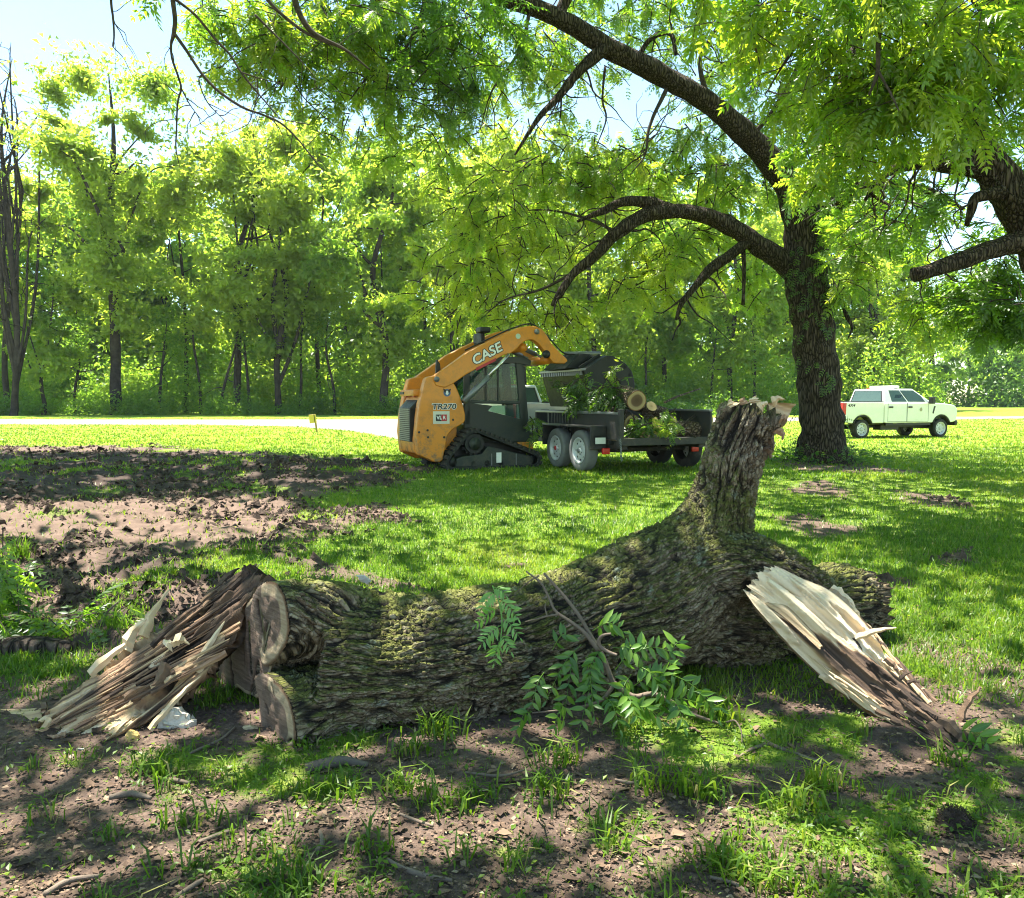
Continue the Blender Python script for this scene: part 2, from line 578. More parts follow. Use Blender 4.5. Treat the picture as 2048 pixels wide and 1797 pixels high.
def blades(x, y, z, hgt, wid, tint, bend, seed, seg2=False):
    """one bent blade per point: one triangle far off, three where it shows"""
    r = np.random.default_rng(seed)
    n = len(x)
    az = r.uniform(0, 2 * math.pi, n)
    face = az + math.pi / 2 + r.uniform(-0.6, 0.6, n)
    lean = bend * r.uniform(0.15, 1.0, n)
    dx, dy = np.cos(az), np.sin(az)
    wx, wy = np.cos(face) * wid / 2, np.sin(face) * wid / 2
    B = np.stack([x, y, z - 0.01], 1)
    W = np.stack([wx, wy, np.zeros(n)], 1)
    top = B + np.stack([dx * lean * hgt, dy * lean * hgt, hgt * (1 - 0.35 * lean)], 1)
    if not seg2:
        V = np.stack([B - W, B + W, top], 1).reshape(-1, 3)
        return V, np.arange(3 * n).reshape(-1, 3), np.repeat(tint, 3)
    mid = B + np.stack([dx * lean * hgt * 0.3, dy * lean * hgt * 0.3, hgt * 0.62], 1)
    V = np.stack([B - W * 0.7, B + W * 0.7, mid - W, mid + W, top], 1).reshape(-1, 3)
    k = (np.arange(n) * 5)[:, None]
    T = np.concatenate([k + [[0, 1, 3]], k + [[0, 3, 2]], k + [[2, 3, 4]]])
    return V, T, np.repeat(tint, 5)

def scatter(n, d0, d1, half, seed, power=1.0):
    """points denser near the path in front, thinning out with distance"""
    r = np.random.default_rng(seed)
    d = (d0 ** -power + (d1 ** -power - d0 ** -power) * r.random(n)) ** (-1 / power)
    a = r.uniform(-half, half, n)
    return d * a, d

gv_, gf_, gt_, go_ = [], [], [], 0
def put_grass(x, y, hgt, wid, bend, seed, seg2=False, thr=True):
    global go_
    r = np.random.default_rng(seed + 100)
    g, md_, rd_ = fields(x, y)
    keep = r.random(len(x)) < g if thr else np.ones(len(x), bool)
    x, y = x[keep], y[keep]
    hgt = hgt[keep]; wid = wid[keep]
    z = height(x, y)
    dry = fbm2(x, y, 0.8, 3, 51)
    tint = np.clip(0.42 + (dry - 0.5) * 1.3 + r.normal(0, 0.16, len(x)), 0, 0.86)
    tint = np.where(r.random(len(x)) < 0.05, r.uniform(0.9, 1, len(x)), tint)
    V, T, A = blades(x, y, z, hgt, wid, tint, bend, seed, seg2)
    gv_.append(V); gf_.append(T + go_); gt_.append(A)
    go_ += len(V)

r_ = np.random.default_rng(5)
# low lawn and weeds
x, y = scatter(330000, 3.6, 15.0, 0.85, 61, 0.55)
put_grass(x, y, r_.uniform(0.03, 0.085, len(x)), 0.006 + 0.0011 * y, 1.0, 62)
x, y = scatter(130000, 14.0, 62.0, 0.85, 63, 0.8)
put_grass(x, y, r_.uniform(0.04, 0.10, len(x)), 0.012 + 0.0016 * y, 0.9, 64)
x, y = scatter(130000, 1.6, 6.0, 0.85, 65, 0.6)
put_grass(x, y, r_.uniform(0.012, 0.055, len(x)), np.full(len(x), 0.0055), 1.1, 66)
# tufts of long blades in the worn foreground
def tufts(n, d0, d1, seed, lo, hi, k0, k1, thr=0.25):
    r = np.random.default_rng(seed)
    tx, ty = scatter(n, d0, d1, 0.85, seed, 0.7)
    g, md_, rd_ = fields(tx, ty)
    ok = (g > thr) & (r.random(n) < 0.25 + g)
    tx, ty = tx[ok], ty[ok]
    c = r.integers(k0, k1, len(tx))
    X = np.repeat(tx, c) + r.normal(0, 0.028, c.sum())
    Y = np.repeat(ty, c) + r.normal(0, 0.028, c.sum())
    Hh = np.repeat(r.uniform(lo, hi, len(tx)), c) * r.uniform(0.5, 1.1, c.sum())
    put_grass(X, Y, Hh, r.uniform(0.004, 0.009, c.sum()), 1.25, seed + 1, True, False)
tufts(750, 1.7, 5.0, 71, 0.03, 0.10, 8, 22)
tufts(900, 4.5, 9.0, 72, 0.05, 0.12, 8, 18)
tufts(160, 1.8, 12.0, 73, 0.06, 0.16, 8, 20, 0.02)
for (px, py, nn, hh) in ((880, 1470, 60, .2), (820, 1500, 50, .17), (1110, 1520, 60, .17), (1440, 1440, 40, .22), (1400, 1590, 70, .2), (1310, 1570, 50, .2), (1640, 1570, 70, .17), (1600, 1610, 50, .16),
                         (320, 1545, 55, .16), (640, 1580, 60, .15), (500, 1115, 50, .2), (800, 1580, 60, .15), (380, 1640, 45, .15), (740, 1700, 30, .15), (1500, 1750, 80, .16), (1440, 1720, 70, .15),
                         (1895, 1520, 30, .2), (900, 1610, 50, .15), (1100, 1580, 50, .16), (40, 1140, 90, .3), (10, 1190, 60, .25), (230, 1300, 60, .2), (600, 1770, 50, .14), (1580, 1780, 45, .15), (960, 1590, 45, .14)):
    p = G(px, py)
    r = np.random.default_rng(px)
    X = p.x + r.normal(0, 0.05, nn); Y = p.y + r.normal(0, 0.04, nn)
    put_grass(X, Y, hh * .78 * r.uniform(0.35, 1.1, nn), r.uniform(0.006, 0.011, nn), 1.2, px + py, True, False)
# small broad weed leaves
wx, wy = scatter(34000, 1.7, 7.5, 0.8, 81, 0.6)
wg, _, _ = fields(wx, wy)
ok = RNG.random(len(wx)) < wg * 0.9
wx, wy = wx[ok], wy[ok]
n = len(wx)
kv = np.array([[0, 0, 0], [0.45, 0.3, 0.12], [1, 0, 0.05], [0.45, -0.3, 0.12]])
az = RNG.uniform(0, 2 * math.pi, n)
ax = np.stack([np.cos(az), np.sin(az), RNG.uniform(-0.1, 0.6, n)], 1)
V, Q = expand(kv, np.array([[0, 1, 2], [0, 2, 3]]), np.stack([wx, wy, height(wx, wy) + RNG.uniform(0.005, 0.04, n)], 1), rots(ax, np.array([[0, 0, 1.0]]) + unit(n) * 0.3), RNG.uniform(0.010, 0.030, n))
gv_.append(V); gf_.append(Q + go_); gt_.append(np.repeat(np.clip(RNG.normal(0.42, 0.16, n), 0, 0.85), 4)); go_ += len(V)

grass = np_mesh('grass', np.concatenate(gv_), np.concatenate(gf_), m_grass, None, False, {'tint': np.concatenate(gt_)})
tag(grass, kind='stuff')

# ---------------------------------------------------------------- dead leaves, bark crumbs and chips lying about
m_lit, nt = mat('leaf_litter')
t = attr(nt, 'tint')
c = ramp(nt, t, [(0, (0.030, 0.021, 0.017)), (0.45, (0.09, 0.058, 0.040)), (0.75, (0.19, 0.125, 0.082)), (0.95, (0.27, 0.20, 0.135)), (1.0, (0.42, 0.34, 0.23))])
out(nt, pbr(nt, c, 0.9, spec=0.2))
lx, ly = scatter(60000, 1.6, 7.5, 0.8, 91, 0.9)
lg, lm, lr = fields(lx, ly)
ok = RNG.random(len(lx)) < (1.0 - 0.75 * lg)
lx, ly = lx[ok], ly[ok]
n = len(lx)
az = RNG.uniform(0, 2 * math.pi, n)
ax = np.stack([np.cos(az), np.sin(az), RNG.uniform(-0.25, 0.25, n)], 1)
kv = np.array([[-0.5, -0.22, 0], [0.2, -0.32, 0.07], [0.55, 0.1, -0.02], [-0.3, 0.28, 0.1]])
V, Q = expand(kv, np.array([[0, 1, 2], [0, 2, 3]]), np.stack([lx, ly, height(lx, ly) + RNG.uniform(0.004, 0.014, n)], 1), rots(ax, np.array([[0, 0, 1.0]]) + unit(n) * 0.25),
              np.exp(RNG.normal(math.log(0.0105), 0.6, n)))
V[:, 2] = np.maximum(V[:, 2], 0 * V[:, 2] - 1)
litter = np_mesh('leaf_litter', V, Q, m_lit, None, False, {'tint': np.repeat(np.clip(RNG.beta(1.6, 2.2, n), 0, 1), 4)})
tag(litter, kind='stuff')

# clods of turned earth
cv = np.array([[1, 0, 0], [-1, 0, 0], [0, 1, 0], [0, -1, 0], [0, 0, 1], [0, 0, -1]], float)
cf = np.array([[0, 2, 4], [2, 1, 4], [1, 3, 4], [3, 0, 4]])
lx, ly = scatter(110000, 3.6, 24.0, 0.85, 95, 0.35)
lg, lm, lr = fields(lx, ly)
ok = (RNG.random(len(lx)) < lm * (.12 + .88 * sstep(0.40, 0.56, fbm2(lx, ly, 1.0, 3, 96)))) & (ly > 4.6)
lx, ly = lx[ok], ly[ok]
n = len(lx)
sz = np.exp(RNG.normal(math.log(0.0145), 0.5, n)) * (.7 + .045 * ly)
V, Q = expand(cv, cf, np.stack([lx, ly, height(lx, ly) + sz * 0.25], 1), rots(unit(n) * [1, 1, .3], np.array([[0, 0, 1.0]]) + unit(n) * .4), sz)
V += (RNG.random(V.shape) - 0.5) * np.repeat(sz, 6)[:, None] * 0.9
m_clod, nt = mat('earth_clod')
c = ramp(nt, noise(nt, 14, 6, gpos(nt)), [(0.3, (0.030, 0.022, 0.019)), (0.7, (0.12, 0.085, 0.068))])
out(nt, pbr(nt, c, 0.95, 0, bump(nt, noise(nt, 60, 4, gpos(nt)), 0.8, 0.02), 0.1))
clods = np_mesh('earth_clods', V, Q, m_clod, None, False)
tag(clods, kind='stuff')
# ================================================================ trees
def bark_mat(name, dark, light, sc=(9, 9, 1.6), moss=None, strength=1.0):
    m, nt = mat(name)
    mp = nd(nt, 'Mapping', None, {'Vector': opos(nt), 'Scale': sc}).outputs[0]
    w = nd(nt, 'VectorMath', {'operation': 'ADD'}, {0: mp, 1: nd(nt, 'VectorMath', {'operation': 'SCALE'}, {0: nd(nt, 'TexNoise', None, {'Vector': mp, 'Scale': 0.9, 'Detail': 3.0}).outputs['Color'], 'Scale': 0.9}).outputs[0]}).outputs[0]
    v = nd(nt, 'TexVoronoi', {'feature': 'DISTANCE_TO_EDGE'}, {'Vector': w, 'Scale': 1.0}).outputs['Distance']
    n = noise(nt, 3.0, 7, mp, 0.65)
    h = mth(nt, 'ADD', mth(nt, 'MULTIPLY', nd(nt, 'MapRange', None, {'Value': v, 'From Max': 0.28}).outputs[0], 0.8), mth(nt, 'MULTIPLY', n, 0.5))
    c = ramp(nt, h, [(0.25, dark), (0.6, tuple((a + b) / 2 for a, b in zip(dark, light))), (1.0, light)])
    if moss:
        c = mixc(nt, mth(nt, 'MULTIPLY', ramp(nt, noise(nt, 1.3, 4, opos(nt)), [(0.45, (0, 0, 0)), (0.65, (1, 1, 1))]), 0.6), c, moss)
    out(nt, pbr(nt, c, 0.95, 0, bump(nt, h, strength, 0.06), 0.15))
    return m

m_bark = bark_mat('tree_bark', (0.016, 0.012, 0.010), (0.135, 0.102, 0.080), (22, 22, 3.6))
m_twig, nt = mat('twig_bark')
out(nt, pbr(nt, ramp(nt, noise(nt, 20, 3, opos(nt)), [(0.3, (0.03, 0.024, 0.02)), (0.7, (0.085, 0.066, 0.055))]), 0.9, spec=0.2))
m_bark_far, nt = mat('bark_far')
out(nt, pbr(nt, ramp(nt, noise(nt, 2.5, 5, opos(nt)), [(0.3, (0.022, 0.018, 0.016)), (0.7, (0.062, 0.052, 0.043))]), 0.95, spec=0.1))

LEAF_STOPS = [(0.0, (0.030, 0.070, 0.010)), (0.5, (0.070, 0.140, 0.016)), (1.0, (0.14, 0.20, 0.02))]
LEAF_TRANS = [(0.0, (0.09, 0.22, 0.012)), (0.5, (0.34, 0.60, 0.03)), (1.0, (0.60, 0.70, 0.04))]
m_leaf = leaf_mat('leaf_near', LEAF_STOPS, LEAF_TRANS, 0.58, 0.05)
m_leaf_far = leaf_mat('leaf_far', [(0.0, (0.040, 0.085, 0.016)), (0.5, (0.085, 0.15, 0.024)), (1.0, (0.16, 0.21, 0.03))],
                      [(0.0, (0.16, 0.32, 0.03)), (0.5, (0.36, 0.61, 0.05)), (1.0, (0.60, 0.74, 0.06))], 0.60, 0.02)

# one compound leaf, a unit long: pairs of leaflets along a drooping stalk
def compound(pairs, curl, seed):
    r = np.random.default_rng(seed)
    V, Q = [], []
    def leaflet(b, d, L, w):
        k = len(V)
        d = d / np.linalg.norm(d)
        s = np.cross(d, [0, 0, 1.0]); s /= np.linalg.norm(s)
        m = b + d * L * 0.42
        V.extend([b, m + s * w - np.array([0, 0, w * .25]), b + d * L - np.array([0, 0, L * .22]), m - s * w - np.array([0, 0, w * .25])])
        Q.extend([[k, k + 1, k + 2], [k, k + 2, k + 3]])
    for i in range(pairs):
        t = 0.14 + 0.80 * i / (pairs - 1)
        b = np.array([t, 0, -curl * t * t])
        for s in (-1, 1):
            L = (0.20 + 0.14 * math.sin(math.pi * min(1, t * 1.1))) * r.uniform(0.85, 1.1)
            leaflet(b, np.array([0.62 + r.uniform(-.12, .12), s * 0.9, -0.18 + r.uniform(-.2, .15)]), L * 1.12, L * 0.22)
    leaflet(np.array([0.94, 0, -curl * .9]), np.array([1.0, 0.05, -0.5]), 0.26, 0.05)
    k = len(V)
    V.extend([[0, -.006, 0], [0, .006, 0], [0.5, .004, -curl * .25], [1, 0, -curl]])
    Q.extend([[k, k + 1, k + 2], [k, k + 2, k + 3]])
    return np.array(V), np.array(Q)
CL = [compound(5, 0.22, 1), compound(6, 0.34, 2), compound(4, 0.14, 3)]
CL_FAR = [compound(4, 0.35, 4), compound(4, 0.2, 5)]
TWIN = (np.array([[0, 0, 0], [.52, .24, .07], [.80, -.10, -.05], [.10, .62, .22], [.62, .60, .30], [.40, .98, .12]]) - np.array([.4, .4, .1]), np.array([[0, 1, 2], [3, 4, 5]]))
KITE = (np.array([[0, 0, 0], [0.4, 0.26, 0.06], [1, 0, -0.08], [0.45, -0.26, 0.05]]), np.array([[0, 1, 2], [0, 2, 3]]))

class Leaves:
    def __init__(s): s.v, s.f, s.t, s.n = [], [], [], 0
    def put(s, proto, pos, axis, nrm, size, tint):
        V, Q = expand(proto[0], proto[1], pos, rots(axis, nrm), size)
        s.v.append(V); s.f.append(Q + s.n); s.t.append(np.repeat(tint, len(proto[0]))); s.n += len(V)
    def build(s, name, m, parent):
        return np_mesh(name, np.concatenate(s.v), np.concatenate(s.f), m, parent, False, {'tint': np.concatenate(s.t)})

def spray(L, tw, px, py, d, rx, ry, rd, n, size, seed, droop=0.22, bright=0.5, protos=None, twigs=True, hang=None):
    """a drift of compound leaves on thin shoots, centred where a pixel lies at distance d"""
    r = np.random.default_rng(seed)
    protos = protos or CL
    c = np.array(at(px, py, d))
    s = d / F
    n = int(n * .84)
    m = max(2, n // 9)
    q = unit(m, r) * (r.random(m) ** (1 / 2.2))[:, None]
    C = c + q * np.array([rx * s, rd, ry * s])
    out_ = np.array([q[:, 0], q[:, 1] * 0.5, q[:, 2] * 0.3 - 0.35]).T + r.normal(0, 0.35, (m, 3))
    out_ /= np.linalg.norm(out_, axis=1)[:, None]
    ln = r.uniform(0.5, 1.1, m) * size * 2.0
    if tw is not None and twigs:
        for k in range(m):
            a, b = C[k] - out_[k] * ln[k] * 0.6, C[k] + out_[k] * ln[k] * 0.5
            mid = (a + b) / 2 + np.array([0, 0, 0.08 * ln[k]])
            tw.tube([a, mid, b], [0.0085 * d / 9, 0.007 * d / 9, 0.004 * d / 9], 3, False)
    idx = r.integers(0, m, n)
    t = r.uniform(-0.5, 0.5, n)
    pos = C[idx] + out_[idx] * (t * ln[idx])[:, None] + r.normal(0, 0.03, (n, 3))
    side = r.normal(0, 0.8, (n, 3))
    ax = out_[idx] * 0.8 + side + np.array([0, 0, -droop])
    ax /= np.linalg.norm(ax, axis=1)[:, None]
    nr = np.array([0, 0, 1.0]) + r.normal(0, 0.45, (n, 3))
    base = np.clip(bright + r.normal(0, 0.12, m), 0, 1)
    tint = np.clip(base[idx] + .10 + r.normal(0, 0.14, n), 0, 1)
    sz = size * r.uniform(0.7, 1.2, n)
    for k, p in enumerate(protos):
        w = np.arange(n) % len(protos) == k
        L.put(p, pos[w], ax[w], nr[w], sz[w], tint[w])

def limb(b, rows, n=40, sides=12, wob=0.16, seed=0, cap=True):
    """rows of (px, py, distance, radius)"""
    pts = [(*at(q[0], q[1], q[2]), q[3]) for q in rows]
    c = catmull(pts, n)
    b.tube(c[:, :3], np.maximum(c[:, 3], 0.002), sides, cap, 0.5, wob, seed)
    return c

def twigs_off(b, c, n, seed, lo=0.3, ln=(0.5, 1.6), rad=0.02, down=0.3):
    """crooked side shoots off a limb c"""
    r = np.random.default_rng(seed)
    for k in range(n):
        i = int(r.uniform(lo, 0.98) * (len(c) - 1))
        p = c[i, :3].copy()
        v = r.normal(size=3); v[2] -= down; v /= np.linalg.norm(v)
        L_ = r.uniform(*ln)
        P = [p]
        for j in range(6):
            v = v + r.normal(0, 0.28, 3); v[2] -= 0.06; v /= np.linalg.norm(v)
            P.append(P[-1] + v * L_ / 6)
        r0 = min(rad * r.uniform(0.5, 1.2), c[i, 3] * 0.7 + 0.004)
        b.tube(catmull(P, 14), np.linspace(r0, r0 * 0.25, 14), 5, False)

# ---------------------------------------------------------------- the great tree behind the fallen trunk
D1 = 17.9
tree_o = G(1645, 925)
walnut = empty('shade_tree', tree_o)
tag(walnut, 'tall shade tree with dark furrowed ivy clad trunk between trailer and white pickup', 'tree')
def build_local(mb, name, m, parent, smooth=True):
    v, f = mb.data(name, m)
    v = v - np.array(parent.location)
    return np_mesh(name, v, f, m, parent, smooth, {'tint': np.concatenate(mb.a)})
b = MB()
base_rows = [(1647, 932, D1, .80), (1646, 918, D1, .66), (1645, 895, D1, .53), (1645, 860, D1, .485), (1640, 800, D1, .46), (1636, 740, D1, .45), (1626, 660, D1, .44), (1618, 590, D1, .435), (1610, 535, D1, .43),
             (1606, 480, D1, .38), (1597, 420, D1, .36), (1580, 370, D1, .33), (1540, 322, D1 - .1, .275), (1490, 270, D1 - .4, .25), (1425, 212, D1 - .8, .225), (1350, 165, D1 - 1.2, .21), (1280, 128, D1 - 1.5, .20), (1210, 92, D1 - 1.8, .19),
             (1150, 55, D1 - 2.0, .18), (1065, 14, D1 - 2.3, .165), (980, -12, D1 - 2.6, .15), (850, -60, D1 - 3, .15), (700, -120, D1 - 3.4, .08)]
pts = [(*at(*q[:3]), q[3]) for q in base_rows]
pts[0] = (pts[0][0], pts[0][1], -0.15, .85)
c0 = catmull(pts, 260)
b.tube(c0[:, :3], c0[:, 3], 40, True, 0.5, 0.13, 3)
trunk_o = build_local(b, 'trunk', m_bark, walnut)
def add_limb(parent, rows, sides=14, seed=0, n=50, tw=0, lo=0.3, ln=(0.5, 1.5), rad=0.02, name='limb', m=None):
    b = MB()
    c = limb(b, rows, n, sides, 0.2, seed)
    if tw: twigs_off(b, c, tw, seed + 50, lo, ln, rad)
    build_local(b, name, m or m_bark, parent)
    return c
LOW = [(1618, 575, D1, 0.281), (1585, 540, D1, 0.265), (1540, 505, D1 - .2, 0.226), (1490, 472, D1 - .3, 0.203), (1440, 442, D1 - .5, 0.183), (1390, 426, D1 - .6, 0.168), (1330, 424, D1 - .8, 0.152), (1280, 436, D1 - .9, 0.14),
       (1230, 470, D1 - 1, 0.129), (1195, 506, D1 - 1.1, 0.117), (1150, 545, D1 - 1.2, 0.094), (1122, 582, D1 - 1.3, 0.07), (1104, 612, D1 - 1.3, 0.039)]
cl = add_limb(walnut, LOW, 18, 5, 90, 12, 0.2, (0.5, 1.8), 0.03)
add_limb(walnut, [(1350, 425, D1 - .7, .15), (1305, 407, D1 - .8, .12), (1250, 404, D1 - 1, .10), (1210, 420, D1 - 1.1, .08), (1155, 443, D1 - 1.2, .03)], 10, 6, 40, 5)
add_limb(walnut, [(1500, 478, D1 - .3, .13), (1460, 512, D1 - .5, .115), (1425, 535, D1 - .6, .10), (1395, 568, D1 - .7, .08), (1365, 605, D1 - .8, .06), (1352, 640, D1 - .9, .03)], 10, 7, 40, 9, 0.3, (0.5, 1.6), 0.03)
add_limb(walnut, [(1485, 480, D1 - .3, .05), (1488, 540, D1 - .35, .045), (1486, 610, D1 - .4, .035)], 8, 8, 14)
add_limb(walnut, [(1605, 440, D1, .28), (1632, 350, D1 + .5, .24), (1660, 250, D1 + .8, .2), (1700, 130, D1 + 1, .16), (1740, 0, D1 + 1.2, .12), (1760, -120, D1 + 1.4, .07)], 14, 9, 50, 8, 0.2, (0.6, 2), 0.03)
add_limb(walnut, [(1620, 470, D1, .2), (1680, 400, D1 - .5, .16), (1760, 370, D1 - 1, .12), (1850, 380, D1 - 1.4, .08), (1930, 420, D1 - 1.7, .03)], 10, 10, 40, 16, 0.2, (0.7, 2.2), 0.03)
add_limb(walnut, [(1215, 95, D1 - 1.8, .14), (1160, 140, D1 - 2, .10), (1120, 190, D1 - 2.2, .075), (1075, 240, D1 - 2.4, .05), (1030, 310, D1 - 2.6, .02)], 9, 11, 40, 12, 0.15, (0.5, 1.6), 0.022)
add_limb(walnut, [(1115, 40, D1 - 2.1, .13), (1135, -10, D1 - 2.1, .11), (1160, -70, D1 - 2.2, .07)], 9, 12, 20, 3)
add_limb(walnut, [(1210, 135, D1 - 1.6, .03), (1205, 200, D1 - 1.7, .022), (1212, 240, D1 - 1.7, .018), (1190, 300, D1 - 1.8, .008)], 6, 13, 20, 3, 0.3, (0.3, 0.8), .012)
add_limb(walnut, [(1268, 130, D1 - 1.4, .06), (1300, 80, D1 - 1.6, .05), (1340, 68, D1 - 1.8, .045), (1352, 110, D1 - 1.9, .04)], 8, 14, 20, 5, 0.2, (0.4, 1.0), .02)
add_limb(walnut, [(1680, 590, D1 - .3, .06), (1692, 630, D1 - .35, .05), (1704, 655, D1 - .4, .03), (1695, 680, D1 - .4, .01)], 7, 15, 20, 2, .3, (.3, .6), .012)
add_limb(walnut, [(700, 20, D1 - 4, .07), (640, 60, D1 - 4.4, .05), (600, 100, D1 - 4.8, .035), (560, 180, D1 - 5, .015)], 7, 16, 30, 12, 0.1, (0.6, 1.6), 0.015, m=m_twig)
add_limb(walnut, [(860, -40, D1 - 3.4, .06), (840, 40, D1 - 3.8, .045), (800, 110, D1 - 4.2, .03), (740, 150, D1 - 4.4, .02), (700, 200, D1 - 4.5, .008)], 7, 17, 30, 14, 0.1, (0.5, 1.4), 0.014, m=m_twig)

LV = Leaves()
TW = MB()
S = lambda *a, **k: spray(LV, TW, *a, **k)
# foliage hanging round the low limb, yellow green where the sun comes through
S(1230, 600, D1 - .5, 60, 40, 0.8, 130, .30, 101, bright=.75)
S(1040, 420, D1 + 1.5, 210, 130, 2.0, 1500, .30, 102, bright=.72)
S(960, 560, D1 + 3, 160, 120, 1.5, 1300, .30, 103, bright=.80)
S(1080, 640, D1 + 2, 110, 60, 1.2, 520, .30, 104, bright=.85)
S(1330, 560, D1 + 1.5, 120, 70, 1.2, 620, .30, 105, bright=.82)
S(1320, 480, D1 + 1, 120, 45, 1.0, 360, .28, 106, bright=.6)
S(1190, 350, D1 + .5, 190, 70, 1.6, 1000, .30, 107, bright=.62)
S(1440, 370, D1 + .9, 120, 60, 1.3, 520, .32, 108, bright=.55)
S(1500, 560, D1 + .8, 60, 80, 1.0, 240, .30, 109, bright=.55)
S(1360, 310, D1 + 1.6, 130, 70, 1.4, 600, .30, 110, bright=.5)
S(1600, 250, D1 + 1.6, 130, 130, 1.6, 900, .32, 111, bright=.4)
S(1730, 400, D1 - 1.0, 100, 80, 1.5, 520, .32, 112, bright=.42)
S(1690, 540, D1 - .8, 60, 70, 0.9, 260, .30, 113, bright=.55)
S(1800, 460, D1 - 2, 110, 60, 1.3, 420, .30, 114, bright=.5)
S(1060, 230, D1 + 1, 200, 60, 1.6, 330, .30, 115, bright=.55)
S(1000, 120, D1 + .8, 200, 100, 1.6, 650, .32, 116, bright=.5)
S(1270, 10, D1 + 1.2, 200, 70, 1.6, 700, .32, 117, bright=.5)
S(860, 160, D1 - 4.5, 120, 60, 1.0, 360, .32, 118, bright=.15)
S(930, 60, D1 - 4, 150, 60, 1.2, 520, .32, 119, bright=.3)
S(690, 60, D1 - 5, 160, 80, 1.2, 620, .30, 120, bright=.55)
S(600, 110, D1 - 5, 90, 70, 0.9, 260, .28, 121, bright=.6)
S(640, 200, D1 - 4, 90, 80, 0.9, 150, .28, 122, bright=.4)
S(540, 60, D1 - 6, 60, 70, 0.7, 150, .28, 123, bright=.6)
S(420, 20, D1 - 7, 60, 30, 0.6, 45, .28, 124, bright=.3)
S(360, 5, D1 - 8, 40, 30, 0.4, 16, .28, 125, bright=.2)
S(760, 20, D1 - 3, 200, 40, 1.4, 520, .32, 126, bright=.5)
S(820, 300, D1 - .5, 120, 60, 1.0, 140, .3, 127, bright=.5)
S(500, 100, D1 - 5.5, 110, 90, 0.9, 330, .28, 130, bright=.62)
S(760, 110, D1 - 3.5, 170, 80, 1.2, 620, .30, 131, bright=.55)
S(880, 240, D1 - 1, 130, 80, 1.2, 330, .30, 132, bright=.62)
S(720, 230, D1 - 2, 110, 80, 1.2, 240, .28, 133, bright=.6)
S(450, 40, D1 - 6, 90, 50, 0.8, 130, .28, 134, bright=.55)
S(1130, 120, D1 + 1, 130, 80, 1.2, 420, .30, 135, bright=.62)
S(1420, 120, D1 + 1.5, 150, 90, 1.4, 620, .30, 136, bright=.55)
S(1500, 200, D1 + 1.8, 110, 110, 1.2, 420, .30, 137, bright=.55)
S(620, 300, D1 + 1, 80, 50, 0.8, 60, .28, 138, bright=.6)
# more of the crown high overhead, above the picture
crown_a = LV
tw_a = TW

# ivy on the trunk and round its foot
IV = Leaves()
r = np.random.default_rng(77)
n = 900
k = (r.random(n) ** 1.1 * 125).astype(int)
a = r.uniform(math.pi * 0.9, math.pi * 2.1, n)
cc = c0[k]
pos = cc[:, :3] + np.stack([np.cos(a), np.sin(a), np.zeros(n)], 1) * (cc[:, 3] * 1.06 + r.uniform(0, .05, n))[:, None]
keep = fbm(pos * 1.5, 3, 78) > 0.46
pos = pos[keep]; a = a[keep]; n = len(pos)
ax = np.stack([np.cos(a) * .5, np.sin(a) * .5, -0.7 + r.normal(0, .3, n)], 1) + r.normal(0, .4, (n, 3))
IV.put(CL[2], pos, ax, np.stack([np.cos(a), np.sin(a), np.full(n, .5)], 1), r.uniform(.14, .26, n), np.clip(r.normal(.2, .15, n), 0, 1))
n = 520
a = r.uniform(0, 2 * math.pi, n)
q = r.uniform(0.62, 1.25, n) * np.where(r.random(n) < .3, 1.2, 1)
pos = np.stack([tree_o.x + np.cos(a) * q, tree_o.y + np.sin(a) * q, r.uniform(0.04, 0.34, n) * np.clip(1.5 - q * .8, .3, 1)], 1)
ax = np.stack([np.cos(a), np.sin(a), r.normal(.1, .4, n)], 1)
IV.put(KITE, pos, ax, np.array([[0, 0, 1.0]]) + unit(n, r) * .4, r.uniform(.08, .17, n), np.clip(r.normal(.15, .12, n), 0, 1))
for q in IV.v: q -= np.array(tree_o)
ivy = IV.build('ivy', m_leaf, walnut)

# ---------------------------------------------------------------- the tree at the right edge, its trunk just outside the picture
D2 = 11.0
rt_o = G(2420, 800 + 2240 / D2)
edge_tree = empty('overhanging_tree', rt_o)
tag(edge_tree, 'overhanging tree at the right edge with a thick dark limb leaning in', 'tree')
b = MB()
pts = [(*rt_o, .7)] + [(*at(*q[:3]), q[3]) for q in [(2390, 940, D2, .55), (2330, 800, D2, .5), (2240, 690, D2, .47), (2150, 580, D2, .42), (2085, 480, D2, .34), (2035, 405, D2, .28), (1992, 345, D2, .24),
       (1957, 295, D2 - .1, .20), (1940, 240, D2 - .2, .165), (1930, 180, D2 - .3, .16), (1905, 90, D2 - .4, .12), (1890, 0, D2 - .5, .10), (1860, -120, D2 - .6, .05)]]
c2 = catmull(pts, 160)
b.tube(c2[:, :3], c2[:, 3], 28, True, 0.5, 0.13, 23)
build_local(b, 'trunk', m_bark, edge_tree)
add_limb(edge_tree, [(1975, 330, D2, .22), (1935, 325, D2 - .1, .16), (1895, 326, D2 - .2, .14), (1855, 322, D2 - .3, .12), (1820, 326, D2 - .4, .10), (1770, 350, D2 - .6, .05), (1730, 400, D2 - .8, .02)], 12, 31, 50, 14, 0.1, (0.5, 1.5), 0.02)
add_limb(edge_tree, [(2080, 485, D2, .24), (2040, 484, D2 - .1, .17), (1998, 496, D2 - .2, .125), (1930, 519, D2 - .4, .11), (1872, 538, D2 - .5, .10), (1829, 549, D2 - .6, .088)], 14, 32, 40, 3, 0.5, (0.3, 0.8), .015)
add_limb(edge_tree, [(2005, 385, D2 - .2, .09), (1955, 395, D2 - .3, .07), (1944, 420, D2 - .3, .055), (1933, 452, D2 - .3, .03)], 8, 33, 16, 2, .4, (.2, .5), .01)
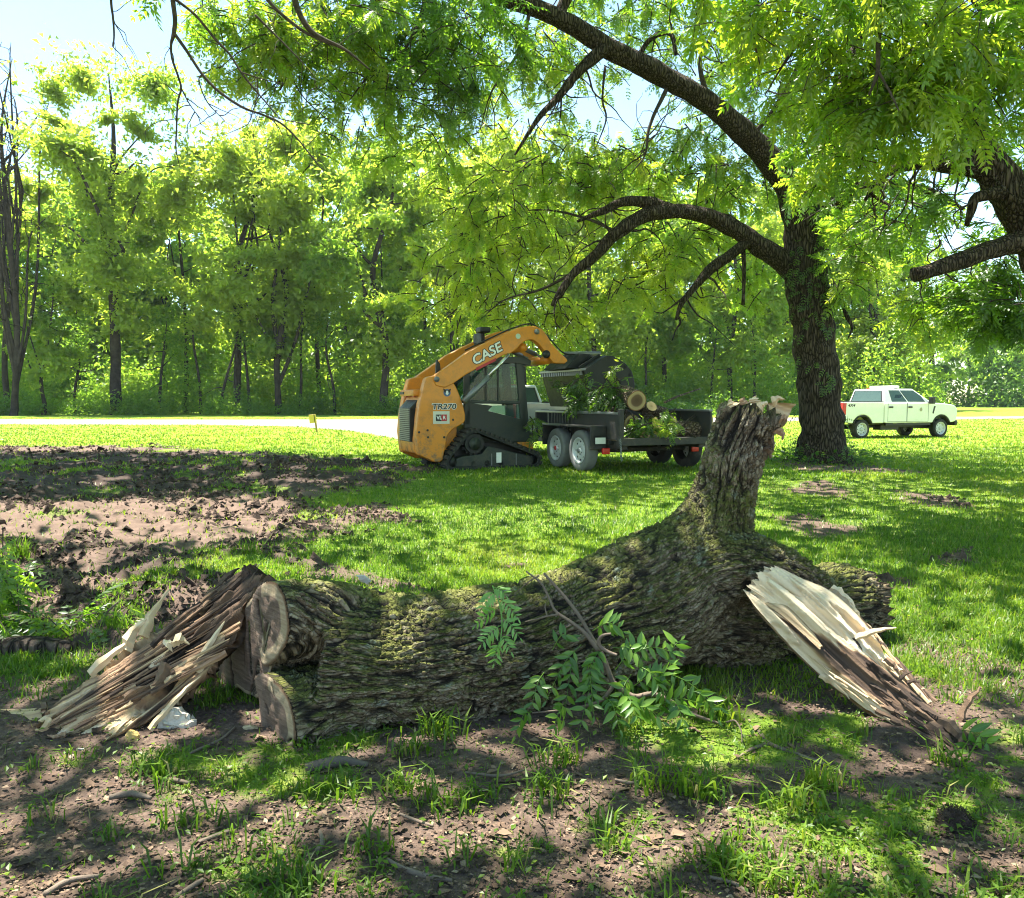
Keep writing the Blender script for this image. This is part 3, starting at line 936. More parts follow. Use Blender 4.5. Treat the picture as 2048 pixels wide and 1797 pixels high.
add_limb(edge_tree, [(2150, -40, D2 - 1, .2), (2060, -20, D2 - 1.2, .16), (1990, 12, D2 - 1.4, .12), (1950, -15, D2 - 1.6, .09)], 10, 34, 26, 4)
add_limb(edge_tree, [(2060, 440, D2, .2), (2080, 330, D2 + .3, .17), (2110, 220, D2 + .4, .14), (2100, 60, D2 + .6, .1)], 10, 35, 26, 3)
add_limb(edge_tree, [(1925, 150, D2 - 1, .05), (1830, 60, D2 - 2, .04), (1755, -20, D2 - 3, .03)], 8, 36, 26, 4, .2, (.4, 1.0), .012, m=m_twig)
add_limb(edge_tree, [(1752, -40, 7.6, .030), (1757, 40, 7.6, .026), (1756, 100, 7.6, .022), (1755, 145, 7.6, .019), (1738, 190, 7.6, .012)], 8, 37, 20, 2, .5, (.2, .5), .006, m=m_twig)
add_limb(edge_tree, [(1755, 140, 7.6, .016), (1780, 185, 7.5, .011), (1798, 222, 7.4, .006)], 6, 38, 14, m=m_twig)
add_limb(edge_tree, [(1475, -30, 8.2, .025), (1500, 40, 8.2, .018), (1508, 85, 8.2, .014), (1520, 130, 8.2, .006)], 6, 39, 16, 3, .4, (.2, .5), .006, m=m_twig)
for k, rows in enumerate([[(2060, 140, 9.0, .05), (1960, 130, 8.8, .04), (1860, 160, 8.5, .028), (1770, 220, 8.4, .015), (1720, 262, 8.4, .005)], [(2080, 60, 8.6, .04), (1980, 70, 8.4, .03), (1900, 110, 8.2, .02), (1840, 180, 8.0, .008)],
        [(1900, -30, 8.6, .035), (1840, 40, 8.5, .028), (1790, 110, 8.4, .018), (1700, 150, 8.3, .008)], [(1680, -30, 8.4, .03), (1640, 40, 8.4, .022), (1580, 110, 8.4, .014), (1530, 190, 8.4, .006)],
        [(1640, -20, 8.8, .024), (1690, 60, 8.8, .018), (1670, 130, 8.8, .010), (1620, 170, 8.8, .004)], [(1935, 230, 10.4, .04), (1990, 190, 10, .03), (2030, 120, 9.8, .02), (2050, 60, 9.8, .01)]]):
    add_limb(edge_tree, rows, 7, 140 + k, 30, 7, .15, (.3, .9), .010, m=m_twig)
for k, rows in enumerate([[(1420, 215, D1 - .8, .06), (1400, 120, D1 - 1, .045), (1440, 40, D1 - 1.2, .03), (1430, -30, D1 - 1.3, .02)], [(1500, 280, D1 - .4, .06), (1560, 200, D1 - .9, .045), (1600, 110, D1 - 1.2, .03), (1590, 20, D1 - 1.4, .015)],
        [(1340, 165, D1 - 1.2, .05), (1300, 250, D1 - 1.5, .035), (1290, 310, D1 - 1.6, .02), (1260, 350, D1 - 1.7, .008)], [(1000, 0, D1 - 2.6, .05), (960, 80, D1 - 2.8, .035), (900, 150, D1 - 3, .02), (850, 240, D1 - 3, .008)],
        [(1060, 20, D1 - 2.3, .045), (1040, 100, D1 - 2.4, .03), (985, 180, D1 - 2.5, .018), (960, 260, D1 - 2.5, .006)], [(1240, 470, D1 - 1, .04), (1180, 440, D1 - .6, .03), (1080, 420, D1 + .2, .02), (980, 440, D1 + 1, .008)],
        [(1150, 545, D1 - 1.2, .04), (1080, 580, D1 - .6, .028), (1010, 600, D1 + .4, .018), (960, 640, D1 + 1, .006)], [(1600, 400, D1, .06), (1680, 300, D1 - .6, .04), (1720, 200, D1 - .8, .025), (1760, 120, D1 - 1, .01)]]):
    add_limb(walnut, rows, 7, 160 + k, 30, 9, .1, (.5, 1.6), .016, m=m_twig)
# dead looking twigs drooping below the limb
b = MB()
r = np.random.default_rng(41)
for (px, py, ex, ey) in ((1830, 340, 1815, 470), (1875, 330, 1880, 500), (1920, 350, 1905, 480), (1790, 350, 1730, 430), (1880, 480, 1840, 545), (1900, 340, 1870, 430), (1945, 400, 1900, 450), (1760, 380, 1745, 470)):
    P = [np.array(at(px + (ex - px) * t + r.normal(0, 7) * (t > 0), py + (ey - py) * t, D2 - .4)) for t in np.linspace(0, 1, 6)]
    cc = catmull(P, 18)
    b.tube(cc, np.linspace(.016, .004, 18), 5, False)
    twigs_off(b, np.hstack([cc, np.full((18, 1), .01)]), 4, int(px), .2, (.25, .7), .007)
build_local(b, 'drooping_twigs', m_twig, edge_tree)

LV2, TW2 = Leaves(), MB()
S2 = lambda *a, **k: spray(LV2, TW2, *a, **k)
S2(1540, 40, 8.4, 120, 70, 0.9, 216, .33, 201, bright=0.62)
S2(1700, 60, 8.0, 190, 100, 0.9, 378, .33, 202, bright=0.53)
S2(1920, 60, 8.0, 190, 110, 0.9, 432, .33, 203, bright=0.62)
S2(1990, 190, 8.6, 120, 110, 0.9, 342, .31, 204, bright=0.55)
S2(1820, 190, 8.0, 150, 80, 0.8, 297, .31, 205, bright=0.59)
S2(1680, 190, 8.6, 110, 80, 0.9, 207, .31, 206, bright=0.59)
S2(1740, 280, 9.2, 150, 60, 0.9, 270, .29, 207, bright=0.57)
S2(1900, 250, 8.2, 60, 50, 0.4, 54, .29, 208, bright=0.67)
S2(1400, 10, 9.4, 70, 40, 0.6, 54, .31, 209, bright=0.67)
S2(1640, 300, 10.5, 70, 70, 0.9, 150, .34, 210, bright=.40)
S2(2010, 600, 12.2, 90, 70, 0.9, 420, .32, 211, bright=.10)
S2(1940, 590, 12.6, 90, 80, 0.9, 330, .32, 212, bright=.35)
S2(1900, 520, 13.2, 90, 60, 0.9, 170, .32, 213, bright=.5)
S2(2040, 430, 12.4, 50, 60, 0.7, 130, .32, 214, bright=.25)
S2(1790, 420, 11.4, 110, 60, 0.8, 170, .32, 215, bright=.42)
S2(2020, 320, 11.5, 60, 90, 0.7, 170, .34, 216, bright=.3)
S2(1840, 620, 14.0, 70, 60, 0.8, 180, .30, 217, bright=.68)
S2(1690, 330, 9.6, 90, 40, 0.6, 99, .29, 218, bright=0.59)

# ---------------------------------------------------------------- thin branches hanging in from overhead, upper left
ov_o = (-7.5, 5.5, 0)
over = empty('spreading_tree', ov_o)
tag(over, 'spreading tree overhead whose bare thin branches hang into the upper left sky', 'tree')
b = MB()
c3 = catmull([(-7.5, 5.5, -.2, .5), (-7.4, 5.6, 1.5, .4), (-7.2, 5.9, 3.5, .36), (-6.6, 6.6, 5.6, .28), (-5.6, 7.6, 7.0, .18), (-4.4, 8.8, 7.4, .1), (-3.7, 9.4, 6.9, .05)], 60)
b.tube(c3[:, :3], c3[:, 3], 18, True, .5, .12, 55)
build_local(b, 'trunk', m_bark, over)
D3 = 9.3
for sd, rows in enumerate([
    [(345, -260, D3, .035), (343, -120, D3, .03), (345, -10, D3, .026), (350, 40, D3, .024), (347, 70, D3, .022), (342, 90, D3, .014), (344, 118, D3, .013), (355, 150, D3, .012), (362, 178, D3, .012), (355, 205, D3, .010), (353, 260, D3, .009), (352, 300, D3, .007), (360, 335, D3, .003)],
    [(349, 68, D3, .018), (375, 105, D3, .017), (405, 150, D3, .016), (440, 185, D3, .015), (485, 215, D3, .014), (525, 230, D3, .013), (560, 246, D3, .012), (592, 275, D3, .010), (622, 312, D3, .007), (652, 350, D3, .003)],
    [(346, -5, D3, .018), (390, 30, D3, .016), (430, 78, D3, .015), (460, 110, D3, .013), (482, 145, D3, .012), (510, 180, D3, .010), (560, 238, D3, .005)],
    [(222, -160, D3, .016), (222, -10, D3, .014), (226, 35, D3, .012), (228, 70, D3, .011), (226, 95, D3, .008)],
    [(362, 176, D3, .009), (380, 210, D3, .006), (405, 243, D3, .003)],
    [(405, 150, D3, .008), (398, 163, D3, .007), (415, 205, D3, .006), (450, 243, D3, .003)],
    [(482, 145, D3, .009), (530, 160, D3, .006), (570, 168, D3, .003)],
    [(620, 250, D3, .006), (560, 238, D3, .005), (520, 222, D3, .003)],
    [(600, -60, D3 + 1, .045), (590, 0, D3 + 1, .04), (622, 62, D3 + 1, .035), (690, 100, D3 + 1, .02), (740, 140, D3 + 1, .01)],
    [(500, -60, D3 + 1, .03), (540, 5, D3 + 1, .024), (600, 58, D3 + 1, .02), (660, 90, D3 + 1, .012)],
    [(510, 30, D3 + 1, .014), (545, 65, D3 + 1, .012), (590, 110, D3 + 1, .009), (625, 150, D3 + 1, .005), (635, 180, D3 + 1, .003)],
]):
    b = MB()
    c = limb(b, rows, 46, 7, 0.2, 60 + sd)
    twigs_off(b, c, 5, 400 + sd, .3, (.25, .7), .006, .5)
    build_local(b, 'hanging_branch', m_twig, over)

# ---------------------------------------------------------------- the crowns above the frame: what shades the foreground
def shade(px, py):
    """how much of the ground lies in leaf shade"""
    s = np.full(len(px), 1.0)
    d = F * CAMZ / (py - HOR)
    s = np.where(d > 22.5, 0.0, np.where(py < 1200, .80, s))
    s = np.where((py > 1008) & (py < 1096) & (px < 820), 0.08, s)                         # sunny band on the mud
    s = np.where((py > 985) & (py < 1200) & (px >= 560) & (px < 1400), np.where(py < 1010, .7, .34), s)     # speckled lawn
    s = np.where((py < 908) & (px < 900), 0.0, s)
    s = np.where((py < 898) , 0.0, s)
    s = np.where((py > 930) & (py < 962) & (px > 1480) & (px < 1900), 0.45, s)
    s = np.where((py > 1190) & (py < 1350) & (px > 1740), 0.30, s)
    for (x, y, a, b_, k) in ((230, 1570, 190, 45, 0), (1385, 1480, 60, 25, 0), (1320, 1680, 120, 40, .1), (1650, 1715, 120, 30, .3), (1200, 1760, 120, 30, .2), (260, 1250, 90, 60, .1), (300, 1190, 120, 60, .3),
                          (740, 1165, 80, 25, .1), (1900, 1420, 120, 60, .45), (150, 1660, 120, 40, .5), (160, 1100, 140, 40, .2), (960, 1640, 50, 20, .3), (1980, 1000, 100, 20, .3)):
        e = ((px - x) / a) ** 2 + ((py - y) / b_) ** 2
        s = np.where(e < 1, np.minimum(s, k), s)
    return s
r = np.random.default_rng(301)
n = 62000
gx = np.concatenate([r.uniform(-22, 18, n), r.uniform(-17, 1, 22000)])
gy = np.concatenate([r.uniform(1.4, 23.5, n), r.uniform(10.8, 20.5, 22000)])
n = len(gx)
qx, qy = to_px(gx, gy, np.zeros(n))
sh = shade(qx + r.normal(0, 14, n), qy + r.normal(0, 6, n))
clump = fbm2(gx, gy, 0.55, 3, 302)
ok = r.random(n) < sh * np.where(sh > .6, 1.0, sstep(.40, .60, clump) * 1.4)
ok &= ~((r.random(n) < .92) & (fbm2(gx, gy, 1.6, 3, 303) > .632))                          # small holes: sun flecks
gx, gy = gx[ok], gy[ok]; n = len(gx)
sd = np.array(SUN_DIR) / SUN_DIR.z
zmin = (1.4 + 0.545 * gy) / (1 - 0.545 * sd[1])
z = np.maximum(zmin, 6.5) + r.random(n) ** 1.3 * 3.2
pos = np.stack([gx + sd[0] * z, gy + sd[1] * z, z], 1)
ux, uy = to_px(pos[:, 0], pos[:, 1], pos[:, 2])
ok = (uy < -25)
pos = pos[ok]; n = len(pos)
ax = unit(n, r); ax[:, 2] = ax[:, 2] * .5 - .25
nr = np.array([[0, 0, 1.0]]) + unit(n, r) * .5
szs = r.uniform(.19, .34, n)
tn = np.clip(r.normal(.5, .16, n), 0, 1)
who = np.where(pos[:, 0] > 3.0, 1, np.where((pos[:, 0] < -4.5) & (pos[:, 1] < 14), 2, 0))
LV3 = Leaves()
for w, L_ in ((0, LV), (1, LV2), (2, LV3)):
    k = who == w
    L_.put(KITE, pos[k], ax[k], nr[k], szs[k] * 1.15, tn[k])
print('crown leaves above the frame', n)
for L_, T_, par in ((LV, TW, walnut), (LV2, TW2, edge_tree), (LV3, None, over)):
    for q in L_.v: q -= np.array(par.location)
    L_.build('crown', m_leaf, par)
    if T_ is not None:
        build_local(T_, 'twigs', m_twig, par)['kind'] = 'stuff'
# ================================================================ the wood beyond the road
def forest_tree(px, d, top, halfw, low, label, seed, bright=0.5, trunk_r=0.35, n=6000, lean=0.0, puffs=34, size=.36, limbs=9, fork=0.45, sparse=1.0, dead=False, name='forest_tree'):
    r = np.random.default_rng(seed)
    base = at(px, HOR + F * CAMZ / d, d)
    base.z = 0
    trunk_r *= .78
    H = at(px, top, d).z
    lo = at(px, low, d).z
    W = halfw * d / F
    e = empty(name, base)
    tag(e, label, 'tree', 'trees of the wood beyond the road')
    # trunk and limbs
    b = MB()
    tr = catmull([(0, 0, -.2, trunk_r * 1.5), (lean * .1, 0, 1.0, trunk_r * 1.05), (lean * .3 + r.normal(0, .2), r.normal(0, .2), H * .25, trunk_r * .9), (lean * .6 + r.normal(0, .4), r.normal(0, .3), H * .5, trunk_r * .7),
                  (lean + r.normal(0, .6), 0, H * .75, trunk_r * .4), (lean + r.normal(0, .6), 0, H * .93, trunk_r * .1)], 30)
    b.tube(tr[:, :3], tr[:, 3], 9, True, .5, .15, seed)
    cz = (H + lo) / 2
    hz = (H - lo) / 2
    P = []
    while len(P) < puffs:
        q = unit(1, r)[0] * r.random() ** (1 / 3.4)
        q = q * np.array([W, W * .8, hz])
        wz = q[2] / hz
        q[:2] *= 1.0 if wz < .2 else (1 - .35 * wz)
        P.append(q + np.array([lean * .8, 0, cz]))
    P = np.array(P)
    cs = []
    for k in range(limbs):
        t = P[r.integers(len(P))] if not dead else np.array([r.normal(0, W * .8), r.normal(0, W * .5), r.uniform(lo, H)])
        i = int(np.clip(r.uniform(fork, .85), 0, 1) * 29)
        s_ = tr[i, :3]
        if t[2] < s_[2] + .5: t = t + np.array([0, 0, s_[2] + r.uniform(.3, 2) - t[2]])
        m1 = s_ + (t - s_) * .35 + np.array([r.normal(0, .5), r.normal(0, .5), (t[2] - s_[2]) * .05 - .2])
        m2 = s_ + (t - s_) * .7 + np.array([r.normal(0, .6), r.normal(0, .5), (t[2] - s_[2]) * .18])
        r0 = tr[i, 3] * r.uniform(.4, .7)
        c = catmull([(*s_, r0), (*m1, r0 * .75), (*m2, r0 * .45), (*t, r0 * .15)], 16)
        b.tube(c[:, :3], c[:, 3], 6, False, .5, .15, seed + k)
        cs.append(c)
        if dead:
            twigs_off(b, c, 10, seed * 31 + k, .2, (1.2, 3.6), .07, -.2)
    v, f = b.data('trunk', m_bark_far)
    np_mesh('trunk', v, f, m_bark_far, e, True)
    if n:
        n = int(n * 1.62); size *= 1.2
        L = Leaves()
        pr = W * r.choice([.2, .28, .36, .44, .52], len(P)) * r.uniform(.8, 1.15, len(P)) * (26 / puffs) ** .33
        k = r.choice(len(P), n, p=pr ** 2 / (pr ** 2).sum())
        q = unit(n, r) * np.minimum(np.abs(r.normal(0, .62, n)), 1.5)[:, None]
        q[:, 2] = q[:, 2] * .62 + .1
        pos = P[k] + q * pr[k][:, None]
        pos = pos + (np.stack([vnoise(pos * .45 + seed, 510 + j) for j in range(3)], 1) - .5) * np.array([3.2, 3.2, 2.2])
        hole = fbm((pos + np.array(base)) * .55, 3, 500)
        ok = hole > .36 + (1 - sparse) * .3
        pos = pos[ok]; k = k[ok]; q = q[ok]; n = len(pos)
        nr = q * .6 + np.array([0, 0, .75]) + r.normal(0, .35, (n, 3))
        ax = unit(n, r) + q * .5; ax[:, 2] -= .35
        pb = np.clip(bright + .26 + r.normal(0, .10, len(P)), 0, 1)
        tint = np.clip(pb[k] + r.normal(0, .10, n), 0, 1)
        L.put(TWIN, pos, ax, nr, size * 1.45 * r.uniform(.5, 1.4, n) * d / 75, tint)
        L.build('crown', m_leaf_far, e)
    return e

T = forest_tree
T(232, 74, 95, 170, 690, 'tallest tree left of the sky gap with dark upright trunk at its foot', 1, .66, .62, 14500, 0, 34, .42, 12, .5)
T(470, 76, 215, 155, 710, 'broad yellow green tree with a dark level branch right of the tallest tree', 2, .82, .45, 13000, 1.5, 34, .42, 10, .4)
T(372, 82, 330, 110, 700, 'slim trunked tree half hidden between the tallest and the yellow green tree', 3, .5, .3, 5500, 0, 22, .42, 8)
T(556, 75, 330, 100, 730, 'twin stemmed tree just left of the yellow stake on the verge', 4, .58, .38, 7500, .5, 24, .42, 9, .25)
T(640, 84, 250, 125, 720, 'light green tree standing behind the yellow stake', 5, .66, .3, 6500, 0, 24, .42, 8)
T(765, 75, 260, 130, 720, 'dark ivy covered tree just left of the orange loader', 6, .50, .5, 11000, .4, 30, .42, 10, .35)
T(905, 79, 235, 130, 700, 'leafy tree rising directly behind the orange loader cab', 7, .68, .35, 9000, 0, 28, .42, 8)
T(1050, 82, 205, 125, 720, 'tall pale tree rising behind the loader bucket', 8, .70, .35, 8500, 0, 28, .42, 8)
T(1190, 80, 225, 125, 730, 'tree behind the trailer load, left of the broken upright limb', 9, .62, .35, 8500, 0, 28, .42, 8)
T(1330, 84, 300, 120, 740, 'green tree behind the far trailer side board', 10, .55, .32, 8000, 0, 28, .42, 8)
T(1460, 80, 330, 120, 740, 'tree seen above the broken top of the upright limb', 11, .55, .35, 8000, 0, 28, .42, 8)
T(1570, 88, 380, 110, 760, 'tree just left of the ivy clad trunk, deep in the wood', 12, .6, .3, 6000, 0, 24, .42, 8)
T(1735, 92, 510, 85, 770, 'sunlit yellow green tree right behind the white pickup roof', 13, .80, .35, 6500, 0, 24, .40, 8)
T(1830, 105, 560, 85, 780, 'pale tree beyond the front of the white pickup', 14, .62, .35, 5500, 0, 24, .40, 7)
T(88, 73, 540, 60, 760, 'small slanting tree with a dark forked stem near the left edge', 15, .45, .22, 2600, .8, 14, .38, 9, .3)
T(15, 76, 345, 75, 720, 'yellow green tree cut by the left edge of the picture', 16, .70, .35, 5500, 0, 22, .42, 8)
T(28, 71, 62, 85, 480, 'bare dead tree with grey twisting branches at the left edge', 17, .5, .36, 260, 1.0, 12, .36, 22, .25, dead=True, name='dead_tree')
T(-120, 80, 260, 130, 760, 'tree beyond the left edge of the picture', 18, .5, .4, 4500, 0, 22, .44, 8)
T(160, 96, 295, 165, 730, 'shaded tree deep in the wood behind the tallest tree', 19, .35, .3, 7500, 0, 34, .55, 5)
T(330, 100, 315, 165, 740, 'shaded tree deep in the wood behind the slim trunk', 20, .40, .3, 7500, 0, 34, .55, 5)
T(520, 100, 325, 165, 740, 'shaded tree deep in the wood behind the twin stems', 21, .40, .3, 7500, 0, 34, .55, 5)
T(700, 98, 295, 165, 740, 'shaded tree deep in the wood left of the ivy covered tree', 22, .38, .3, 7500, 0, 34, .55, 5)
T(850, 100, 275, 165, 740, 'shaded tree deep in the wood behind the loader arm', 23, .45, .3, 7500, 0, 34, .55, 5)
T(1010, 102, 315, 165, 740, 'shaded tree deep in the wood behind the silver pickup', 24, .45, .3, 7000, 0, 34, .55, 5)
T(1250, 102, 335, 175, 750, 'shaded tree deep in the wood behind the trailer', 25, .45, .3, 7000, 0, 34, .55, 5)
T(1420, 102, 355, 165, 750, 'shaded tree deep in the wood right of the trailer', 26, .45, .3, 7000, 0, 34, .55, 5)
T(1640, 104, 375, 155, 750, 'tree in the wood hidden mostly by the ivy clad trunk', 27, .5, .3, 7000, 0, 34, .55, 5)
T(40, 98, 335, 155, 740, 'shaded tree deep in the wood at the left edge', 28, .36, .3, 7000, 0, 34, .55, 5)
# the line of trees far across the field, right
far_ = [(1790, 640), (1865, 625), (1935, 650), (1990, 640), (2050, 655), (2110, 640), (2190, 630), (2280, 640)]
words = ['first far bluish tree behind the white pickup cab', 'far bluish tree above the white pickup bonnet', 'far bluish tree just right of the white pickup', 'far bluish tree at the middle of the open field edge',
         'rightmost far bluish tree inside the picture', 'far tree beyond the right edge', 'second far tree beyond the right edge', 'third far tree beyond the right edge']
for k, ((px, tp), wd) in enumerate(zip(far_, words)):
    T(px, 150 + 6 * (k % 3), tp, 52, 790, wd, 40 + k, .34, .4, 3200, 0, 18, .34, 5, name='far_tree')

# bushes and saplings along the foot of the wood, one leafy mass
L = Leaves()
r = np.random.default_rng(700)
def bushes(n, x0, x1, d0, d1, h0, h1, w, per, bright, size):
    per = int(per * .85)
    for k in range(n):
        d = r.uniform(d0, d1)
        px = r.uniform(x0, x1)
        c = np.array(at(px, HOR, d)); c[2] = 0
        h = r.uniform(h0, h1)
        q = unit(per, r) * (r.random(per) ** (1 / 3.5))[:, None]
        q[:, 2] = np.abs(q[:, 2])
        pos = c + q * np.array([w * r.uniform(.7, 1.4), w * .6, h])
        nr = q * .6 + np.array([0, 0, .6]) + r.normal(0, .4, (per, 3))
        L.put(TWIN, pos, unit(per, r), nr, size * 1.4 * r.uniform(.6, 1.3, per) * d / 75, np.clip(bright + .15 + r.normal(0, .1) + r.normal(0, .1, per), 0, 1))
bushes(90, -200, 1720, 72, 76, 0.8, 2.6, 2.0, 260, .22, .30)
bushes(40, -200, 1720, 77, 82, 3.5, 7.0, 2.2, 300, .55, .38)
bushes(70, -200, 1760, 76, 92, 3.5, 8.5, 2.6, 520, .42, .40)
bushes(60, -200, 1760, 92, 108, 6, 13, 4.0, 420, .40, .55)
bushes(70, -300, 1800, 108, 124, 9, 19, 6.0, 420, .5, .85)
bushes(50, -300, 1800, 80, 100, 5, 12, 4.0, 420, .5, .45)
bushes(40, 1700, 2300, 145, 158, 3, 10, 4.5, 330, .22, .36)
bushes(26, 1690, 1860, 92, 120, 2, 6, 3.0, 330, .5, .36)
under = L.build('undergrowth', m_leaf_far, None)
tag(under, kind='stuff')
# thin saplings between the big trunks
for k, (px, d, hp, ln) in enumerate([(318, 76, 640, 1.0), (402, 77, 600, -.5), (440, 75, 640, 2.2), (500, 76, 590, -.8), (600, 77, 600, .9), (670, 76, 640, -.6), (150, 77, 660, .4), (1420, 78, 650, .6), (1510, 79, 640, -.6), (1290, 80, 640, .4)]):
    c = at(px, HOR + F * CAMZ / d, d); c.z = 0
    h = at(px, hp, d).z
    e = empty('sapling', c)
    tag(e, ['thin dark sapling right of the tallest trunk', 'pair like sapling between the slim tree and the yellow green crown', 'slanting sapling with a forked dark stem left of the twin stems', 'sapling close left of the twin stemmed tree',
            'sapling just left of the yellow stake', 'sapling right of the yellow stake at the wood edge', 'sapling left of the tallest trunk', 'sapling behind the trailer side board', 'sapling left of the ivy clad trunk', 'sapling behind the cut log on the trailer'][k], 'sapling', 'saplings at the edge of the wood')
    b = MB()
    rr = np.random.default_rng(900 + k)
    cc = catmull([(0, 0, -.2, .16), (ln * .2, 0, h * .3, .13), (ln * .6 + rr.normal(0, .3), 0, h * .65, .10), (ln, 0, h, .03)], 20)
    b.tube(cc[:, :3], cc[:, 3], 7, False, .5, .15, k)
    twigs_off(b, cc, 7, 950 + k, .35, (1.0, 3.0), .06, -.4)
    v, f = b.data('stem', m_bark_far)
    np_mesh('stem', v, f, m_bark_far, e, True)
    Ls = Leaves()
    nn = 500
    q = unit(nn, rr) * (rr.random(nn) ** .4)[:, None]
    Ls.put(KITE, np.array([ln, 0, h * .9]) + q * np.array([1.6, 1.3, h * .25]), unit(nn, rr), np.array([[0, 0, 1.]]) + unit(nn, rr) * .6, .36 * rr.uniform(.6, 1.3, nn), np.clip(rr.normal(.45, .15, nn), 0, 1))
    Ls.build('crown', m_leaf_far, e)
# ================================================================ the fallen trunk
AX = Vector((-math.cos(math.radians(41)), -math.sin(math.radians(41)), 0.0))      # the way its cut end faces
def on_plane(px, py, p0, nrm):
    r = ray(px, py)
    o = Vector((0, 0, CAMZ))
    return o + r * ((Vector(p0) - o).dot(nrm) / r.dot(nrm))

U_OUT = [(517, 1177), (526, 1168), (540, 1163), (555, 1167), (566, 1180), (573, 1200), (579, 1228), (581, 1256), (577, 1280), (570, 1298), (556, 1318), (541, 1331), (530, 1331), (524, 1318), (522, 1300), (518, 1280), (512, 1262), (506, 1245), (503, 1222), (507, 1197)]
M_OUT = [(515, 1188), (500, 1203), (484, 1219), (470, 1240), (457, 1263), (444, 1282), (436, 1300), (432, 1330), (429, 1371), (431, 1400), (437, 1424), (446, 1444), (451, 1428), (458, 1405), (470, 1385), (480, 1375), (500, 1390), (520, 1395), (540, 1360), (548, 1320), (550, 1260), (540, 1210)]
L_OUT = [(514, 1352), (528, 1346), (544, 1354), (562, 1371), (575, 1390), (583, 1408), (590, 1432), (594, 1458), (595, 1480), (589, 1500), (578, 1515), (562, 1525), (546, 1526), (533, 1517), (526, 1500), (525, 1475), (525, 1451), (523, 1425), (519, 1395), (513, 1372)]
def lobe(poly, c_px, d, length):
    p0 = at(*c_px, d)
    P = np.array([on_plane(x, y, p0, AX) for x, y in poly])
    k = 60
    P = catmull(np.vstack([P, P[:1]]), k + 1)[:-1]
    return P, p0
LOBES = [lobe(U_OUT, (540, 1250), 3.44, .5), lobe(L_OUT, (556, 1436), 3.30, .5), lobe(M_OUT, (490, 1320), 3.71, .5)]

body = MB()
A_ = [(640, 1342, 3.58, .335), (800, 1343, 3.66, .345), (1000, 1312, 3.78, .335), (1150, 1272, 3.92, .335), (1285, 1212, 4.08, .345), (1385, 1130, 4.18, .30), (1428, 1050, 4.2, .205), (1448, 985, 4.2, .160), (1468, 915, 4.2, .150), (1490, 850, 4.2, .158), (1500, 822, 4.2, .16)]
B_ = [(1330, 1180, 4.1, .26), (1450, 1135, 4.06, .20), (1545, 1140, 3.98, .135), (1610, 1165, 3.94, .095), (1655, 1188, 3.92, .06), (1688, 1207, 3.9, .03)]
C_ = [(1340, 1220, 4.2, .30), (1480, 1230, 4.35, .30), (1600, 1222, 4.55, .27), (1690, 1212, 4.7, .235), (1735, 1210, 4.75, .20)]
AXC = []
for rows in (A_, B_, C_):
    c = catmull([(*at(*q[:3]), q[3]) for q in rows], 80)
    AXC.append(c)
    body.tube(c[:, :3], c[:, 3], 40)
for P, p0 in LOBES:
    c = P.mean(0)
    n = len(P)
    back = np.array(-AX)
    rings = [P + back * t * L_ for t, L_ in ((0, .0), (1, .22), (1, .75))]
    rings[1] = rings[1] - np.array([0, 0, .02])
    rings[2] = c + back * .75 + (rings[2] - c - back * .75) * .62 - np.array([0, 0, .13])
    v = np.vstack(rings)
    f = [tuple(range(n))[::-1], tuple(range(2 * n, 3 * n))]
    q = [(r * n + i, r * n + (i + 1) % n, (r + 1) * n + (i + 1) % n, (r + 1) * n + i) for r in range(2) for i in range(n)]
    body.add(v, f + q)
v, f = body.data('b', None)
tmp = np_mesh('tmp', v, f, bpy.data.materials.new('tmp'))
md_ = tmp.modifiers.new('r', 'REMESH')
md_.mode = 'VOXEL'
md_.voxel_size = 0.0082
me = bpy.data.meshes.new_from_object(tmp.evaluated_get(bpy.context.evaluated_depsgraph_get()))
bpy.data.objects.remove(tmp)
nv = len(me.vertices)
co = np.empty(nv * 3, np.float32); me.vertices.foreach_get('co', co); co = co.reshape(-1, 3).astype(float)
ne = len(me.edges)
ed = np.empty(ne * 2, np.int32); me.edges.foreach_get('vertices', ed); ed = ed.reshape(-1, 2)
npoly = len(me.polygons)
fv = np.empty(npoly * 4, np.int32)
ls = len(me.loops)
fl = np.empty(ls, np.int32); me.loops.foreach_get('vertex_index', fl)
quad = fl.reshape(-1, 4)
deg = np.bincount(ed.ravel(), minlength=nv)[:, None]
# keep the cut ends crisp: how far behind its lobe's end plane each point lies
def lap(co, it, w=.5, lock=None):
    for _ in range(it):
        s = np.zeros_like(co)
        np.add.at(s, ed[:, 0], co[ed[:, 1]])
        np.add.at(s, ed[:, 1], co[ed[:, 0]])
        nw = co + (s / deg - co) * w
        co = nw if lock is None else np.where(lock[:, None], co, nw)
    return co
px0 = to_px(co[:, 0], co[:, 1], co[:, 2])[0]
endz = np.min([np.abs((co - np.array(p0)) @ np.array(AX)) for P, p0 in LOBES], axis=0)
lock = (px0 < 610) & (endz < .02)
fork = (px0 > 1150) & (px0 < 1640)
co = lap(co, 8, .5, lock)
sm = lap(co, 60, .6, ~fork)
wgt = sstep(1150, 1280, px0) * sstep(1640, 1560, px0)
co = co + (sm - co) * wgt[:, None]
def normals(co):
    a, b_, c_, d_ = (co[quad[:, k]] for k in range(4))
    fn = np.cross(c_ - a, d_ - b_)
    vn = np.zeros_like(co)
    for k in range(4): np.add.at(vn, quad[:, k], fn)
    return vn / (np.linalg.norm(vn, axis=1)[:, None] + 1e-12)
nrm = normals(co)
